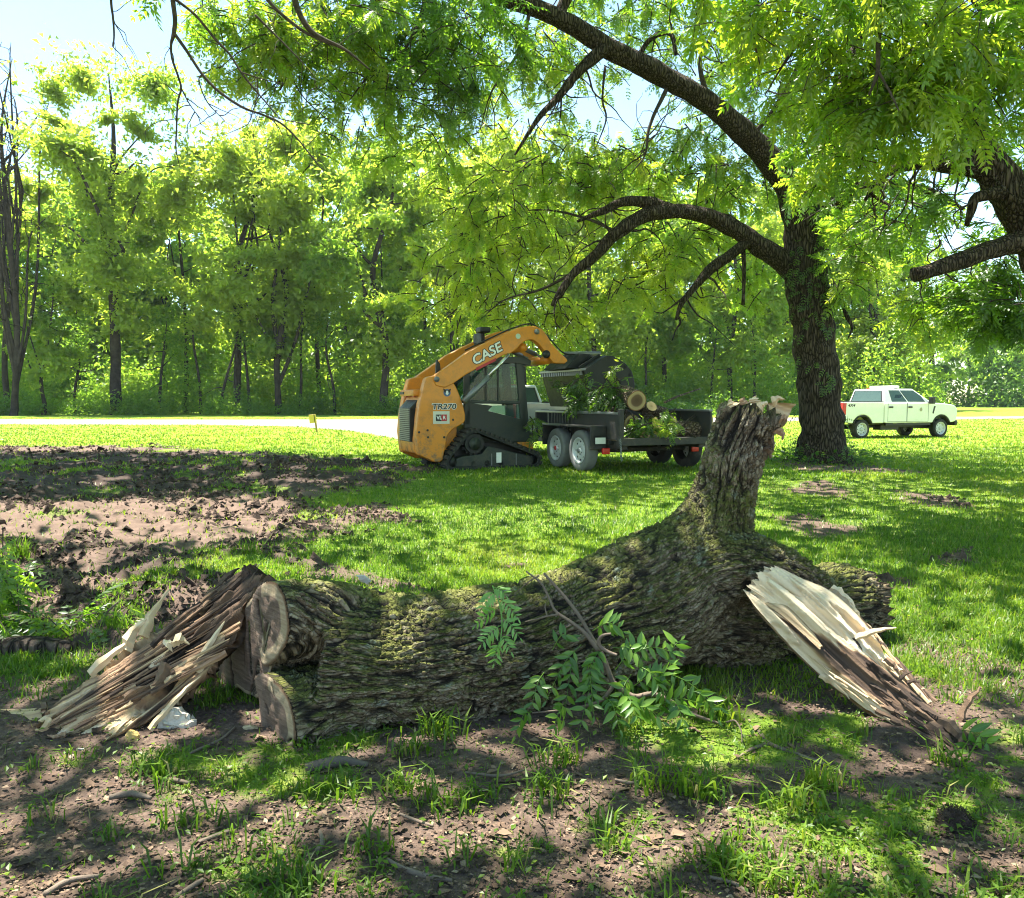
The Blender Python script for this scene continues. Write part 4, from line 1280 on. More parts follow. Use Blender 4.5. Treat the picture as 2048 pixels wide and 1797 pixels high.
# bark: long plates split by furrows, following each limb
hs, ws, uvs = [], [], []
for k, c in enumerate(AXC):
    pos = c[:, :3]
    s_along = np.concatenate([[0], np.cumsum(np.linalg.norm(np.diff(pos, axis=0), axis=1))])
    T_ = np.gradient(pos, axis=0); T_ /= np.linalg.norm(T_, axis=1)[:, None]
    best = np.full(nv, 1e9); bi = np.zeros(nv, int)
    for i in range(len(pos)):
        d = np.linalg.norm(co - pos[i], axis=1)
        w = d < best
        best[w] = d[w]; bi[w] = i
    rel = co - pos[bi]
    al = s_along[bi] + (rel * T_[bi]).sum(1)
    perp = rel - T_[bi] * (rel * T_[bi]).sum(1)[:, None]
    q = perp / (np.linalg.norm(perp, axis=1)[:, None] + 1e-9) * c[bi, 3][:, None]
    n3 = np.stack([vnoise(co * 9, 601 + j) for j in range(3)], 1) - .5
    n1 = np.stack([vnoise(co * 2.2, 611 + j) for j in range(3)], 1) - .5
    uvw = np.stack([al * (0.29 if k != 2 else .22), q[:, 0] + q[:, 1] * .6, q[:, 2] + .4 * q[:, 1]], 1) + n3 * .020 * np.array([1.2, 1, 1]) + n1 * .05
    d1, d2, hid = worley(uvw * np.array([95.0, 70.0, 70.0]), 620 + k)
    plate = sstep(.02, .30, d2 - d1)
    na = fbm(np.stack([uvw[:, 0] * 13.0, uvw[:, 1] * 26, uvw[:, 2] * 26], 1), 2, 650 + k)
    nb_ = fbm(np.stack([uvw[:, 0] * 24.0, uvw[:, 1] * 52, uvw[:, 2] * 52], 1), 2, 670 + k)
    f1 = sstep(.0, .10, np.abs(na - .5))
    f2 = sstep(.0, .11, np.abs(nb_ - .5))
    hs.append(f1 * .50 * (.35 + .65 * f2) + f1 * f2 * plate * (.32 + .18 * hid))
    uvs.append(uvw + k * 3.0)
    ws.append(np.exp(-np.maximum(best - c[bi, 3], -.02) / .05))
hs, ws = np.array(hs), np.array(ws)
uvw = np.take_along_axis(np.array(uvs), ws.argmax(0)[None, :, None], 0)[0]
bark = (hs * ws).sum(0) / (ws.sum(0) + 1e-12)
lump = fbm(co * 3.5, 4, 660) - .5
endf = np.where(px0 < 615, sstep(.012, .05, endz), 1.0)
amp = .030 * endf
co = co + nrm * ((bark - .45) * amp + lump * .045 * endf)[:, None]
# torn ragged ends: the broken upright limb and the flap behind
top = np.array(at(1497, 835, 4.2))
tA = AXC[0][-1, :3] - AXC[0][-8, :3]; tA /= np.linalg.norm(tA)
up_ = (co - (AXC[0][-1, :3] - tA * .10)) @ tA
near_top = (np.linalg.norm(co - AXC[0][-1, :3], axis=1) < .34) & (up_ > 0)
rg = fbm(co * np.array([26, 26, 9.0]), 4, 670) - .5
tR = np.array([.8, 0, .25])
spr = sstep(0, .10, up_) * near_top
side = np.clip(((co - AXC[0][-1, :3]) @ np.array([1.0, -.2, 0])) / .15, -1, 1)
co += (spr * (rg * .16))[:, None] * tA + (spr * sstep(-.2, .9, side) * (.010 + rg * .05))[:, None] * tR - (spr * sstep(.1, 1, side) * .02)[:, None] * np.array([0, 0, 1.0])
tC = np.array([.95, .3, 0.0])
dC = (co - AXC[2][-1, :3]) @ tC
inC = (np.linalg.norm(co - AXC[2][-1, :3], axis=1) < .45) & (co[:, 1] > 4.35)
rg2 = np.abs(fbm(np.stack([co[:, 0] * 5, co[:, 2] * 34, co[:, 1] * 20], 1), 4, 680) - .5) * 2
co += (inC * sstep(-.25, 0, dC) * (rg2 - .35) * .16)[:, None] * tC
torn = np.clip(inC * sstep(-.10, .02, dC) + near_top * sstep(.07, .14, up_) * .8, 0, 1)
up_n = normals(co)[:, 2]

m_log, nt = mat('mossy_bark')
t0_ = attr(nt, 'bark')
P_ = gpos(nt)
uv_ = nd(nt, 'CombineXYZ', None, {'X': attr(nt, 'bx'), 'Y': attr(nt, 'by'), 'Z': attr(nt, 'bz')}).outputs[0]
vj = nd(nt, 'VectorMath', {'operation': 'MULTIPLY_ADD'}, {0: nd(nt, 'TexNoise', None, {'Vector': uv_, 'Scale': 45.0, 'Detail': 2.0}).outputs['Color'], 1: (.012, .012, .012), 2: uv_}).outputs[0]
ve = nd(nt, 'TexVoronoi', {'feature': 'DISTANCE_TO_EDGE'}, {'Vector': vj, 'Scale': 92.0}).outputs['Distance']
vc = nd(nt, 'TexVoronoi', None, {'Vector': vj, 'Scale': 92.0})
vcell = nd(nt, 'SeparateXYZ', None, {'Vector': vc.outputs['Color']}).outputs['X']
vp = nd(nt, 'MapRange', None, {'Value': ve, 'From Min': .02, 'From Max': .16}).outputs[0]
t = mth(nt, 'MULTIPLY', mth(nt, 'ADD', mth(nt, 'MULTIPLY', vp, .35), .65), t0_)
n1 = noise(nt, 2.6, 5, P_, .6)
n2 = noise(nt, 26, 6, P_, .7)
n3 = noise(nt, 120, 4, P_, .7)
pl = ramp(nt, mth(nt, 'ADD', mth(nt, 'MULTIPLY', n2, .62), mth(nt, 'ADD', mth(nt, 'MULTIPLY', n3, .25), mth(nt, 'MULTIPLY', vcell, .22))), [(.34, (.068, .047, .030)), (.5, (.165, .122, .080)), (.66, (.35, .29, .21))])
moss = ramp(nt, n2, [(.3, (.045, .055, .008)), (.55, (.11, .128, .016)), (.75, (.21, .215, .03))])
mm = mth(nt, 'ADD', mth(nt, 'MULTIPLY', n1, 1.0), mth(nt, 'MULTIPLY', attr(nt, 'upward'), .34))
mm = nd(nt, 'MapRange', None, {'Value': mth(nt, 'ADD', mm, mth(nt, 'MULTIPLY', mth(nt, 'SUBTRACT', n3, .5), .8)), 'From Min': .42, 'From Max': .74}).outputs[0]
c_ = mixc(nt, mth(nt, 'MULTIPLY', mm, .85), pl, moss)
li = ramp(nt, noise(nt, 9, 5, P_, .6), [(.60, (0, 0, 0)), (.68, (1, 1, 1))])
c_ = mixc(nt, mth(nt, 'MULTIPLY', mth(nt, 'MULTIPLY', li, t), .75), c_, (.30, .35, .30))
c_ = mixc(nt, nd(nt, 'MapRange', None, {'Value': t, 'From Min': .02, 'From Max': .42, 'To Min': 1.0, 'To Max': 0.0}).outputs[0], c_, (.020, .016, .013))
fib = ramp(nt, noise(nt, 40, 5, nd(nt, 'Mapping', None, {'Vector': P_, 'Scale': (.25, 1, 1)}).outputs[0]), [(.3, (.05, .038, .026)), (.7, (.20, .145, .09))])
c_ = mixc(nt, attr(nt, 'torn'), c_, fib)
out(nt, pbr(nt, c_, .92, 0, bump(nt, mth(nt, 'ADD', mth(nt, 'MULTIPLY', vp, 1.1), mth(nt, 'ADD', mth(nt, 'MULTIPLY', n3, .5), mth(nt, 'MULTIPLY', vcell, .5))), .9, .010), .2))

log_o = at(900, 1480, 3.5); log_o.z = 0
fallen = empty('fallen_trunk', log_o)
tag(fallen, 'huge mossy fallen trunk with a sawn end, a broken upright limb and a splintered limb', 'fallen tree')
np_mesh('bark', co - np.array(log_o), quad, m_log, fallen, True, {'bark': bark, 'upward': np.clip(up_n, -1, 1), 'torn': torn, 'bx': uvw[:, 0], 'by': uvw[:, 1], 'bz': uvw[:, 2]})
bpy.data.meshes.remove(me)

# sawn faces: pale rim under the bark, brown heart, saw marks and splits
m_cut, nt = mat('sawn_wood')
e = attr(nt, 'edge')
P_ = gpos(nt)
nb = noise(nt, 7, 5, P_, .6)
rings_ = nd(nt, 'TexWave', {'wave_type': 'BANDS', 'bands_direction': 'X'}, {'Vector': nd(nt, 'CombineXYZ', None, {'X': e}).outputs[0], 'Scale': 34.0, 'Distortion': 2.0, 'Detail': 3.0, 'Detail Scale': 1.5}).outputs['Fac']
saw = noise(nt, 30, 5, nd(nt, 'Mapping', None, {'Vector': P_, 'Rotation': (.5, .3, 0), 'Scale': (.3, .3, 3.2)}).outputs[0], .7)
heart = ramp(nt, mth(nt, 'ADD', mth(nt, 'MULTIPLY', rings_, .25), mth(nt, 'MULTIPLY', saw, .8)), [(.3, (.075, .050, .036)), (.55, (.175, .120, .088)), (.8, (.31, .225, .165))])
sap = ramp(nt, mth(nt, 'ADD', mth(nt, 'MULTIPLY', rings_, .2), mth(nt, 'MULTIPLY', saw, .8)), [(.3, (.30, .21, .12)), (.7, (.52, .42, .28))])
ee = mth(nt, 'ADD', e, mth(nt, 'MULTIPLY', mth(nt, 'SUBTRACT', nb, .5), .22))
c_ = mixc(nt, nd(nt, 'MapRange', None, {'Value': ee, 'From Min': .30, 'From Max': .36}).outputs[0], sap, heart)
c_ = mixc(nt, nd(nt, 'MapRange', None, {'Value': e, 'From Min': .03, 'From Max': .09, 'To Min': 1.0, 'To Max': 0.0}).outputs[0], c_, (.17, .10, .055))
crk = nd(nt, 'MapRange', None, {'Value': attr(nt, 'crack'), 'From Min': .0, 'From Max': .5}).outputs[0]
c_ = mixc(nt, crk, c_, (.022, .015, .012))
out(nt, pbr(nt, c_, .85, 0, bump(nt, mth(nt, 'ADD', saw, mth(nt, 'MULTIPLY', rings_, .4)), .6, .01), .25))

def cut_face(P, p0, name, parent, cracks=(), rim=.055, off=.006, sapw=None, seed=0, m=None):
    """a sawn end as a fine sheet: distance to the bark drives the colour"""
    N = np.array(AX)
    ex = np.cross(N, [0, 0, 1.0]); ex /= np.linalg.norm(ex)
    ey = np.cross(ex, N)
    c0_ = np.array(p0)
    uv = np.stack([(P - c0_) @ ex, (P - c0_) @ ey], 1)
    g = .0068
    lo, hi = uv.min(0) - g, uv.max(0) + g
    gx_, gy_ = np.meshgrid(np.arange(lo[0], hi[0], g), np.arange(lo[1], hi[1], g), indexing='ij')
    sh = gx_.shape
    X, Y = gx_.ravel(), gy_.ravel()
    sd = pdist(X, Y, uv)
    inside = (sd < .004).reshape(sh)
    idx = np.arange(X.size).reshape(sh)
    cell = inside[:-1, :-1] & inside[1:, :-1] & inside[1:, 1:] & inside[:-1, 1:]
    Q = np.stack([idx[:-1, :-1], idx[1:, :-1], idx[1:, 1:], idx[:-1, 1:]], -1)[cell]
    edge = np.clip(-sd / (rim * 3.0), 0, 1)
    if sapw is not None:
        qx_, qy_ = to_px(*(c0_ + X[:, None] * ex + Y[:, None] * ey).T)
        edge = np.maximum(edge, .40 * (1 - sapw(qx_, qy_)))
    ck = np.zeros(X.size)
    for (ax_, ay_, bx_, by_, w) in cracks:
        a2, b2 = (np.array(on_plane(ax_, ay_, p0, AX)) - c0_), (np.array(on_plane(bx_, by_, p0, AX)) - c0_)
        a2, b2 = np.array([a2 @ ex, a2 @ ey]), np.array([b2 @ ex, b2 @ ey])
        t_ = np.clip(((X - a2[0]) * (b2 - a2)[0] + (Y - a2[1]) * (b2 - a2)[1]) / ((b2 - a2) @ (b2 - a2)), 0, 1)
        wob_ = (fbm(np.stack([X * 30, Y * 30, X * 0], 1), 3, seed) - .5) * .02
        dd = np.hypot(X - a2[0] - (b2 - a2)[0] * t_, Y - a2[1] - (b2 - a2)[1] * t_) + wob_
        ck = np.maximum(ck, sstep(w, w * .35, dd))
    rel = (fbm(np.stack([X * 16, Y * 16, X * 0], 1), 4, seed + 3) - .5) * .016 + sstep(.0, .012, -sd) * .004
    W_ = c0_ + X[:, None] * ex + Y[:, None] * ey + N * (off + rel - ck * .028)[:, None]
    used = np.unique(Q)
    mp = np.zeros(X.size, int); mp[used] = np.arange(len(used))
    return np_mesh(name, W_[used] - np.array(parent.location), mp[Q], m or m_cut, parent, True, {'edge': edge[used], 'crack': ck[used]})
cut_face(*LOBES[0], 'cut_face', fallen, [(520, 1205, 534, 1290, .022), (538, 1258, 531, 1300, .018), (528, 1230, 548, 1262, .007)], .062, sapw=lambda x, y: np.maximum(sstep(522, 540, x), sstep(1290, 1310, y)), seed=1)
cut_face(*LOBES[1], 'cut_face', fallen, [(537, 1412, 541, 1425, .010), (530, 1500, 590, 1478, .004), (548, 1365, 556, 1400, .003)], .058, sapw=lambda x, y: np.maximum(sstep(536, 556, x), sstep(1480, 1496, y)), seed=2)
cut_face(*LOBES[2], 'cut_face', fallen, [(486, 1228, 492, 1330, .008), (500, 1250, 505, 1345, .022), (465, 1300, 470, 1380, .009), (520, 1330, 505, 1400, .03)], .020, seed=3)

# ---------------------------------------------------------------- wood torn lengthwise: slabs and splinters
m_torn, nt = mat('torn_wood')
P_ = gpos(nt)
t = attr(nt, 'tint')
gr_ = attr(nt, 'grain')
c_ = ramp(nt, t, [(0, (.016, .012, .010)), (.22, (.065, .045, .033)), (.42, (.185, .115, .070)), (.60, (.34, .21, .125)), (.78, (.50, .36, .20)), (1.0, (.74, .60, .40))])
c_ = mixc(nt, mth(nt, 'MULTIPLY', mth(nt, 'SUBTRACT', 1.0, gr_), .55), c_, (.03, .02, .016))
out(nt, pbr(nt, c_, .85, 0, bump(nt, noise(nt, 140, 5, P_, .7), .5, .006), .25))

def slab(name, parent, lower, upper, d_lo, d_hi, nu, nv_, bulge, relief, tintf, seed, thick=.10, gfreq=60.0, ends=.06, straight=False):
    """a torn slab: runs along u, lower and upper outlines given in photograph pixels with their distances"""
    lo = catmull([(*at(x, y, d), 0) for (x, y), d in zip(lower, np.interp(np.linspace(0, 1, len(lower)), *d_lo))], nu)[:, :3]
    hi = catmull([(*at(x, y, d), 0) for (x, y), d in zip(upper, np.interp(np.linspace(0, 1, len(upper)), *d_hi))], nu)[:, :3]
    if straight:
        lin = lambda pts, dd: np.stack([np.interp(np.linspace(0, 1, nu), np.linspace(0, 1, len(pts)), q) for q in np.array([tuple(at(x, y, d)) for (x, y), d in zip(pts, np.interp(np.linspace(0, 1, len(pts)), *dd))]).T], 1)
        lo, hi = lin(lower, d_lo), lin(upper, d_hi)
        jg = np.random.default_rng(seed)
        k3 = np.stack([np.linspace(0, 1, nu) * 26, np.zeros(nu), np.zeros(nu)], 1)
        hi = hi + (hi - lo) * ((fbm(k3, 3, seed + 40) - .5) * .22)[:, None]; lo = lo + (lo - hi) * ((fbm(k3 + 9, 3, seed + 41) - .5) * .22)[:, None]
    u, v = np.meshgrid(np.linspace(0, 1, nu), np.linspace(0, 1, nv_), indexing='ij')
    L_ = np.linalg.norm(np.diff((lo + hi) / 2, axis=0), axis=1).sum()
    W_ = np.linalg.norm(hi - lo, axis=1)
    P = lo[:, None] * (1 - v[..., None]) + hi[:, None] * v[..., None]
    t_u = np.gradient((lo + hi) / 2, axis=0); t_u /= np.linalg.norm(t_u, axis=1)[:, None]
    ac = hi - lo; ac /= np.linalg.norm(ac, axis=1)[:, None] + 1e-9
    nn = np.cross(t_u, ac); nn /= np.linalg.norm(nn, axis=1)[:, None]
    nn = np.where(nn[:, 1:2] > 0, -nn, nn)                      # towards the viewer's side
    U, V = u.ravel(), v.ravel()
    acm = ac.mean(0); tm = t_u.mean(0); acm = acm - tm * (acm @ tm) / (tm @ tm); acm /= np.linalg.norm(acm)
    AC = ((P - P.mean((0, 1))) @ acm).ravel()
    AL = ((P - P.mean((0, 1))) @ (tm / np.linalg.norm(tm))).ravel()
    Wv = np.repeat(W_, nv_)
    flow = (fbm(np.stack([AL * 1.6, AC * 3, U * 0], 1), 2, seed) - .5) * .30
    g = fbm(np.stack([AL * 1.3, (AC + flow * .14) * gfreq, U * 0], 1), 5, seed + 5, .6)
    gb = fbm(np.stack([AL * 1.2, (AC + flow * .14) * 20, U * 0 + 3], 1), 3, seed + 9)
    gf = fbm(np.stack([AL * 1.5, (AC + flow * .14) * 140, U * 0 + 11], 1), 3, seed + 31)
    h = bulge * np.sin(np.pi * np.clip(V, .02, .98)) + relief * ((gb - .5) * .7 + (g - .5) * .9 - np.abs(gf - .5) * 1.1)
    stp = fbm(np.stack([AL * 3.0, AC * 26, U * 0 + 7], 1), 3, seed + 21)
    h = h + relief * 1.1 * (sstep(.47, .49, stp) + sstep(.56, .575, stp) - 1)
    h = h.reshape(nu, nv_)
    Pf = P + nn[:, None] * h[..., None]
    # ragged ends, fibre by fibre
    fr = fbm(np.stack([V * 0, V * Wv.mean() * 70, V * 0 + seed], 1), 3, seed + 12).reshape(nu, nv_) - .5
    Pf = Pf + t_u[:, None] * (fr * ends * (sstep(.9, 1, u) * 1.6 + sstep(.1, 0, u) * 1.6))[..., None] * L_
    back = Pf - nn[:, None] * (thick * np.sin(np.pi * np.clip(v, .06, .94)) ** .6)[..., None]
    F_ = Pf.reshape(-1, 3); B_2 = back.reshape(-1, 3)
    idx = np.arange(nu * nv_).reshape(nu, nv_)
    q = np.stack([idx[:-1, :-1], idx[1:, :-1], idx[1:, 1:], idx[:-1, 1:]], -1).reshape(-1, 4)
    n_ = nu * nv_
    b1 = np.concatenate([idx[:, 0], idx[-1, 1:], idx[-2::-1, -1], idx[0, -2:0:-1]])
    b2 = np.roll(b1, -1)
    rim = np.stack([b1, b2, b2 + n_, b1 + n_], 1)
    tt = tintf(U, V, g, gb) + (gf - .5) * .22
    tint = np.concatenate([np.clip(tt, 0, 1), np.clip(tt * .5, 0, .3)])
    grain = np.concatenate([np.maximum(sstep(.30, .46, g), .9 * sstep(.78, .86, tt)), np.ones(n_)])
    return np_mesh(name, np.vstack([F_, B_2]) - np.array(parent.location), [q, q[:, ::-1] + n_, rim], m_torn, parent, True, {'tint': tint, 'grain': grain})

def blob(U, V, u0, v0, a, b_, soft=.5):
    return sstep(1 + soft, 1 - soft, np.sqrt(((U - u0) / a) ** 2 + ((V - v0) / b_) ** 2))

# the splintered limb, lower right: pale sapwood plate, dark heart, pale lower lip
sp_low = [(1492, 1186), (1512, 1218), (1560, 1270), (1640, 1348), (1700, 1392), (1760, 1436), (1830, 1474), (1868, 1492)]
sp_up = [(1545, 1132), (1600, 1158), (1662, 1186), (1722, 1240), (1770, 1306), (1822, 1366), (1872, 1420), (1915, 1468)]
def t_spl(U, V, g, gb):
    w = (fbm(np.stack([U * 9, V * 14, U * 0], 1), 3, 71) - .5)
    edge = .45 + (U - .40) * 1.40 + w * .36                                   # where the pale plate has torn away
    pale = sstep(edge - .02, edge + .04, V) * sstep(.80, .66, U + w * .2)
    pale = np.maximum(pale, sstep(.20 + w * .12, .14 + w * .12, V) * sstep(1.02, .9, U))
    pale = np.maximum(pale, sstep(.26, .17, U + w * .1))
    heart = .26 + (g - .5) * .35
    return heart * (1 - pale) + pale * (.95 + (g - .5) * .16)
spl = slab('splintered_limb', fallen, sp_low, sp_up, ([0, 1], [3.86, 3.24]), ([0, 1], [3.88, 3.34]), 260, 64, .05, .016, t_spl, 31, .13, 46, .025)
# a pale sheet lifted off the plate, a dark gap below it
slab('torn_sheet', fallen, [(1500, 1178), (1540, 1205), (1600, 1250), (1650, 1275), (1690, 1300), (1712, 1318)], [(1545, 1128), (1590, 1152), (1650, 1186), (1712, 1236), (1752, 1290), (1775, 1330)],
     ([0, 1], [3.82, 3.58]), ([0, 1], [3.84, 3.60]), 120, 36, .030, .008, lambda U, V, g, gb: .96 + (g - .5) * .22 - .5 * sstep(.9, 1, U) * (gb), 32, .02, 40, .10)
slab('torn_sheet', fallen, [(1530, 1212), (1560, 1228), (1600, 1262), (1640, 1298)], [(1538, 1202), (1575, 1212), (1618, 1252), (1646, 1292)], ([0, 1], [3.76, 3.58]), ([0, 1], [3.77, 3.6]), 60, 12, .012, .004,
     lambda U, V, g, gb: .86 + (g - .5) * .3, 33, .015, 40, .05)
def splinter(parent, a, b, w, seed, tint=.85, name='splinter', th=.35):
    """one thin sliver from a to b (pixel, pixel, distance)"""
    A, B = np.array(at(*a)), np.array(at(*b))
    r = np.random.default_rng(seed)
    n = 9
    t_ = np.linspace(0, 1, n)
    ax = (B - A) / np.linalg.norm(B - A)
    s = np.cross(ax, [0, 1.0, 0]); s /= np.linalg.norm(s)
    k = np.cross(ax, s)
    wid = w * (1 - t_ ** 1.6 * .85) * (1 + r.normal(0, .12, n))
    c = A + (B - A) * t_[:, None] + s * (np.sin(t_ * 3) * w * .3)[:, None] + r.normal(0, w * .05, (n, 3))
    V = np.concatenate([c + s * wid[:, None] / 2, c + k * wid[:, None] * th, c - s * wid[:, None] / 2, c - k * wid[:, None] * th])
    q = [(j * n + i, j * n + i + 1, ((j + 1) % 4) * n + i + 1, ((j + 1) % 4) * n + i) for j in range(4) for i in range(n - 1)]
    V = V - np.array(parent.location)
    tt = np.clip(tint + r.normal(0, .06, 4 * n), 0, 1)
    return np_mesh(name, V, [np.array(q), np.array([[n - 1, 2 * n - 1, 3 * n - 1, 4 * n - 1], [0, 3 * n, 2 * n, n]])], m_torn, parent, False, {'tint': tt, 'grain': np.ones(4 * n)})
for k, (a, b, w, tn) in enumerate([
    ((1712, 1276, 3.58), (1793, 1256, 3.5), .034, .92), ((1700, 1275, 3.6), (1725, 1302, 3.55), .02, .2), ((1745, 1315, 3.55), (1790, 1345, 3.5), .03, .9), ((1735, 1300, 3.55), (1772, 1342, 3.5), .022, .85),
    ((1770, 1318, 3.5), (1800, 1352, 3.45), .03, .4), ((1800, 1358, 3.45), (1828, 1342, 3.45), .022, .25), ((1815, 1365, 3.42), (1840, 1366, 3.4), .02, .2), ((1660, 1176, 3.86), (1712, 1222, 3.8), .05, .98), ((1690, 1196, 3.84), (1722, 1262, 3.72), .045, .9),
    ((1640, 1350, 3.6), (1700, 1398, 3.5), .03, .9), ((1530, 1150, 3.9), (1560, 1166, 3.84), .02, .35), ((1790, 1445, 3.38), (1780, 1476, 3.3), .025, .15), ((1805, 1462, 3.35), (1850, 1466, 3.3), .02, .35),
    ((1880, 1440, 3.3), (1925, 1492, 3.2), .06, .3), ((1895, 1462, 3.3), (1960, 1500, 3.25), .05, .22), ((1860, 1450, 3.3), (1905, 1500, 3.2), .05, .25)]):
    splinter(fallen, a, b, w, 700 + k, tn)
# fibres standing off the back flap and pale shards at the broken top
for k in range(16):
    y = 1165 + k * 8.5
    splinter(fallen, (1700 + (k % 3) * 8, y, 4.62), (1752 + ((k * 37) % 20) - 14, y + 20 + (k % 4) * 5, 4.6), .045, 740 + k, .30 + .12 * ((k * 13) % 5) / 5, 'fibre')
slab('broken_top', fallen, [(1540, 836), (1550, 850), (1562, 862)], [(1536, 806), (1562, 806), (1590, 808)], ([0, 1], [4.16, 4.16]), ([0, 1], [4.16, 4.16]), 30, 20, .01, .012, lambda U, V, g, gb: .76 + (g - .5) * .3, 35, .05, 40, .04)
for k, (a, b, w, tn) in enumerate([((1470, 812, 4.1), (1462, 797, 4.1), .05, .85), ((1492, 808, 4.1), (1488, 794, 4.1), .05, .55), ((1514, 806, 4.1), (1512, 792, 4.1), .06, .9), ((1552, 862, 4.12), (1566, 880, 4.1), .05, .6), ((1536, 878, 4.12), (1546, 902, 4.1), .035, .3),
                                   ((1528, 896, 4.12), (1540, 918, 4.1), .05, .35), ((1545, 806, 4.12), (1568, 800, 4.1), .05, .8), ((1520, 820, 4.06), (1538, 806, 4.06), .05, .9), ((1560, 840, 4.1), (1574, 846, 4.1), .05, .55)]):
    splinter(fallen, a, b, w, 780 + k, tn)

def sliver_bundle(parent, a_lo, b_lo, a_hi, b_hi, n, seed, tints, lift=.03, wlo=.010, whi=.030):
    """many straight slivers lying along a torn face"""
    r = np.random.default_rng(seed)
    for k in range(n):
        v = r.random()
        t0 = r.uniform(-.02, .80); ln = r.uniform(.10, .55)
        t1 = min(1.06, t0 + ln)
        dv = r.normal(0, .05)
        mix = lambda t, v: tuple((np.array(a_lo) * (1 - t) + np.array(b_lo) * t) * (1 - v) + (np.array(a_hi) * (1 - t) + np.array(b_hi) * t) * v)
        p, q = np.array(mix(t0, v)), np.array(mix(t1, v + dv))
        p[2] -= lift * r.uniform(.2, 1.0); q[2] -= lift * r.uniform(.1, 1.3)
        if r.random() < .5: p, q = q, p
        splinter(parent, tuple(p), tuple(q), r.uniform(wlo, whi), seed * 1000 + k, float(np.clip(r.choice(tints) + r.normal(0, .05), 0, 1)), 'splinter', .28)

# ---------------------------------------------------------------- the torn slab at the left
slab_o = at(200, 1480, 3.3); slab_o.z = 0
torn_slab = empty('torn_slab', slab_o)
tag(torn_slab, 'long torn slab of streaked brown heartwood propped against the sawn end of the trunk', 'wood slab')
s_low = [(76, 1466), (150, 1496), (226, 1484), (300, 1442), (370, 1392), (432, 1330), (478, 1236), (520, 1150)]
s_up = [(92, 1436), (140, 1386), (190, 1342), (250, 1300), (312, 1262), (372, 1228), (440, 1176), (498, 1136)]
def t_sl(U, V, g, gb):
    t_ = .45 + (g - .5) * .75 + (gb - .5) * .45
    t_ = t_ + .30 * blob(U, V, .12, .5, .22, .5) + .42 * blob(U, V, .42, .97, .26, .10) + .33 * blob(U, V, .36, .06, .38, .12)
    t_ = t_ - .42 * blob(U, V, .60, .30, .12, .20) - .20 * blob(U, V, .88, .5, .25, .5)
    t_ = t_ + .75 * blob(U, V, .53, .50, .05, .05, .3) - .3 * blob(U, V, .47, .35, .05, .12)
    return t_
slab('heartwood', torn_slab, s_low, s_up, ([0, .2, 1], [3.32, 3.28, 3.72]), ([0, .25, 1], [3.36, 3.55, 3.86]), 170, 104, .05, .027, t_sl, 41, .14, 75, .05, True)
slab('pale_edge', torn_slab, [(205, 1485), (280, 1452), (340, 1408), (400, 1366), (438, 1308)], [(215, 1462), (272, 1432), (330, 1390), (385, 1330), (440, 1260)], ([0, 1], [3.24, 3.6]), ([0, 1], [3.26, 3.62]), 90, 24, .03, .016,
     lambda U, V, g, gb: .72 + (g - .5) * .9 - .6 * sstep(.56, .66, gb), 42, .05, 40, .06)
for k, (a, b, w, tn) in enumerate([((286, 1272, 3.6), (340, 1180, 3.75), .05, .80), ((250, 1300, 3.58), (300, 1235, 3.65), .06, .85), ((180, 1350, 3.5), (270, 1280, 3.6), .05, .88), ((450, 1170, 3.8), (436, 1148, 3.85), .03, .4), ((470, 1200, 3.75), (520, 1128, 3.85), .025, .7),
                                   ((100, 1440, 3.3), (70, 1462, 3.25), .04, .75), ((130, 1470, 3.26), (95, 1470, 3.24), .03, .6), ((440, 1180, 3.8), (478, 1138, 3.86), .05, .2), ((400, 1230, 3.7), (445, 1165, 3.8), .05, .3), ((395, 1345, 3.5), (450, 1245, 3.6), .045, .9),
                                   ((300, 1460, 3.3), (402, 1352, 3.45), .03, .85), ((330, 1330, 3.44), (300, 1372, 3.36), .06, .35), ((345, 1285, 3.5), (375, 1290, 3.5), .06, .9), ((336, 1300, 3.48), (352, 1284, 3.5), .06, .95)]):
    splinter(torn_slab, a, b, w, 800 + k, tn)

sliver_bundle(torn_slab, (95, 1462, 3.27), (455, 1300, 3.58), (110, 1428, 3.34), (470, 1175, 3.76), 62, 91, [.36, .46, .52, .56, .62, .72, .42, .28], .02, .005, .019)
sliver_bundle(torn_slab, (120, 1480, 3.25), (430, 1330, 3.5), (120, 1465, 3.26), (440, 1290, 3.55), 20, 92, [.5, .62, .72, .80, .35], .03, .008, .028)
sliver_bundle(torn_slab, (300, 1300, 3.55), (505, 1140, 3.82), (330, 1255, 3.62), (500, 1135, 3.84), 26, 93, [.18, .26, .34, .40, .55], .04)

sliver_bundle(fallen, (1690, 1395, 3.52), (1875, 1492, 3.24), (1742, 1330, 3.56), (1898, 1462, 3.30), 26, 94, [.16, .22, .28, .33, .38], .03, .010, .026)
sliver_bundle(fallen, (1600, 1318, 3.66), (1800, 1465, 3.36), (1612, 1306, 3.66), (1812, 1450, 3.36), 10, 95, [.80, .88, .7], .03, .010, .022)
sliver_bundle(fallen, (1690, 1215, 3.80), (1850, 1400, 3.42), (1700, 1205, 3.82), (1862, 1392, 3.44), 12, 96, [.85, .75, .3, .25], .02, .010, .026)
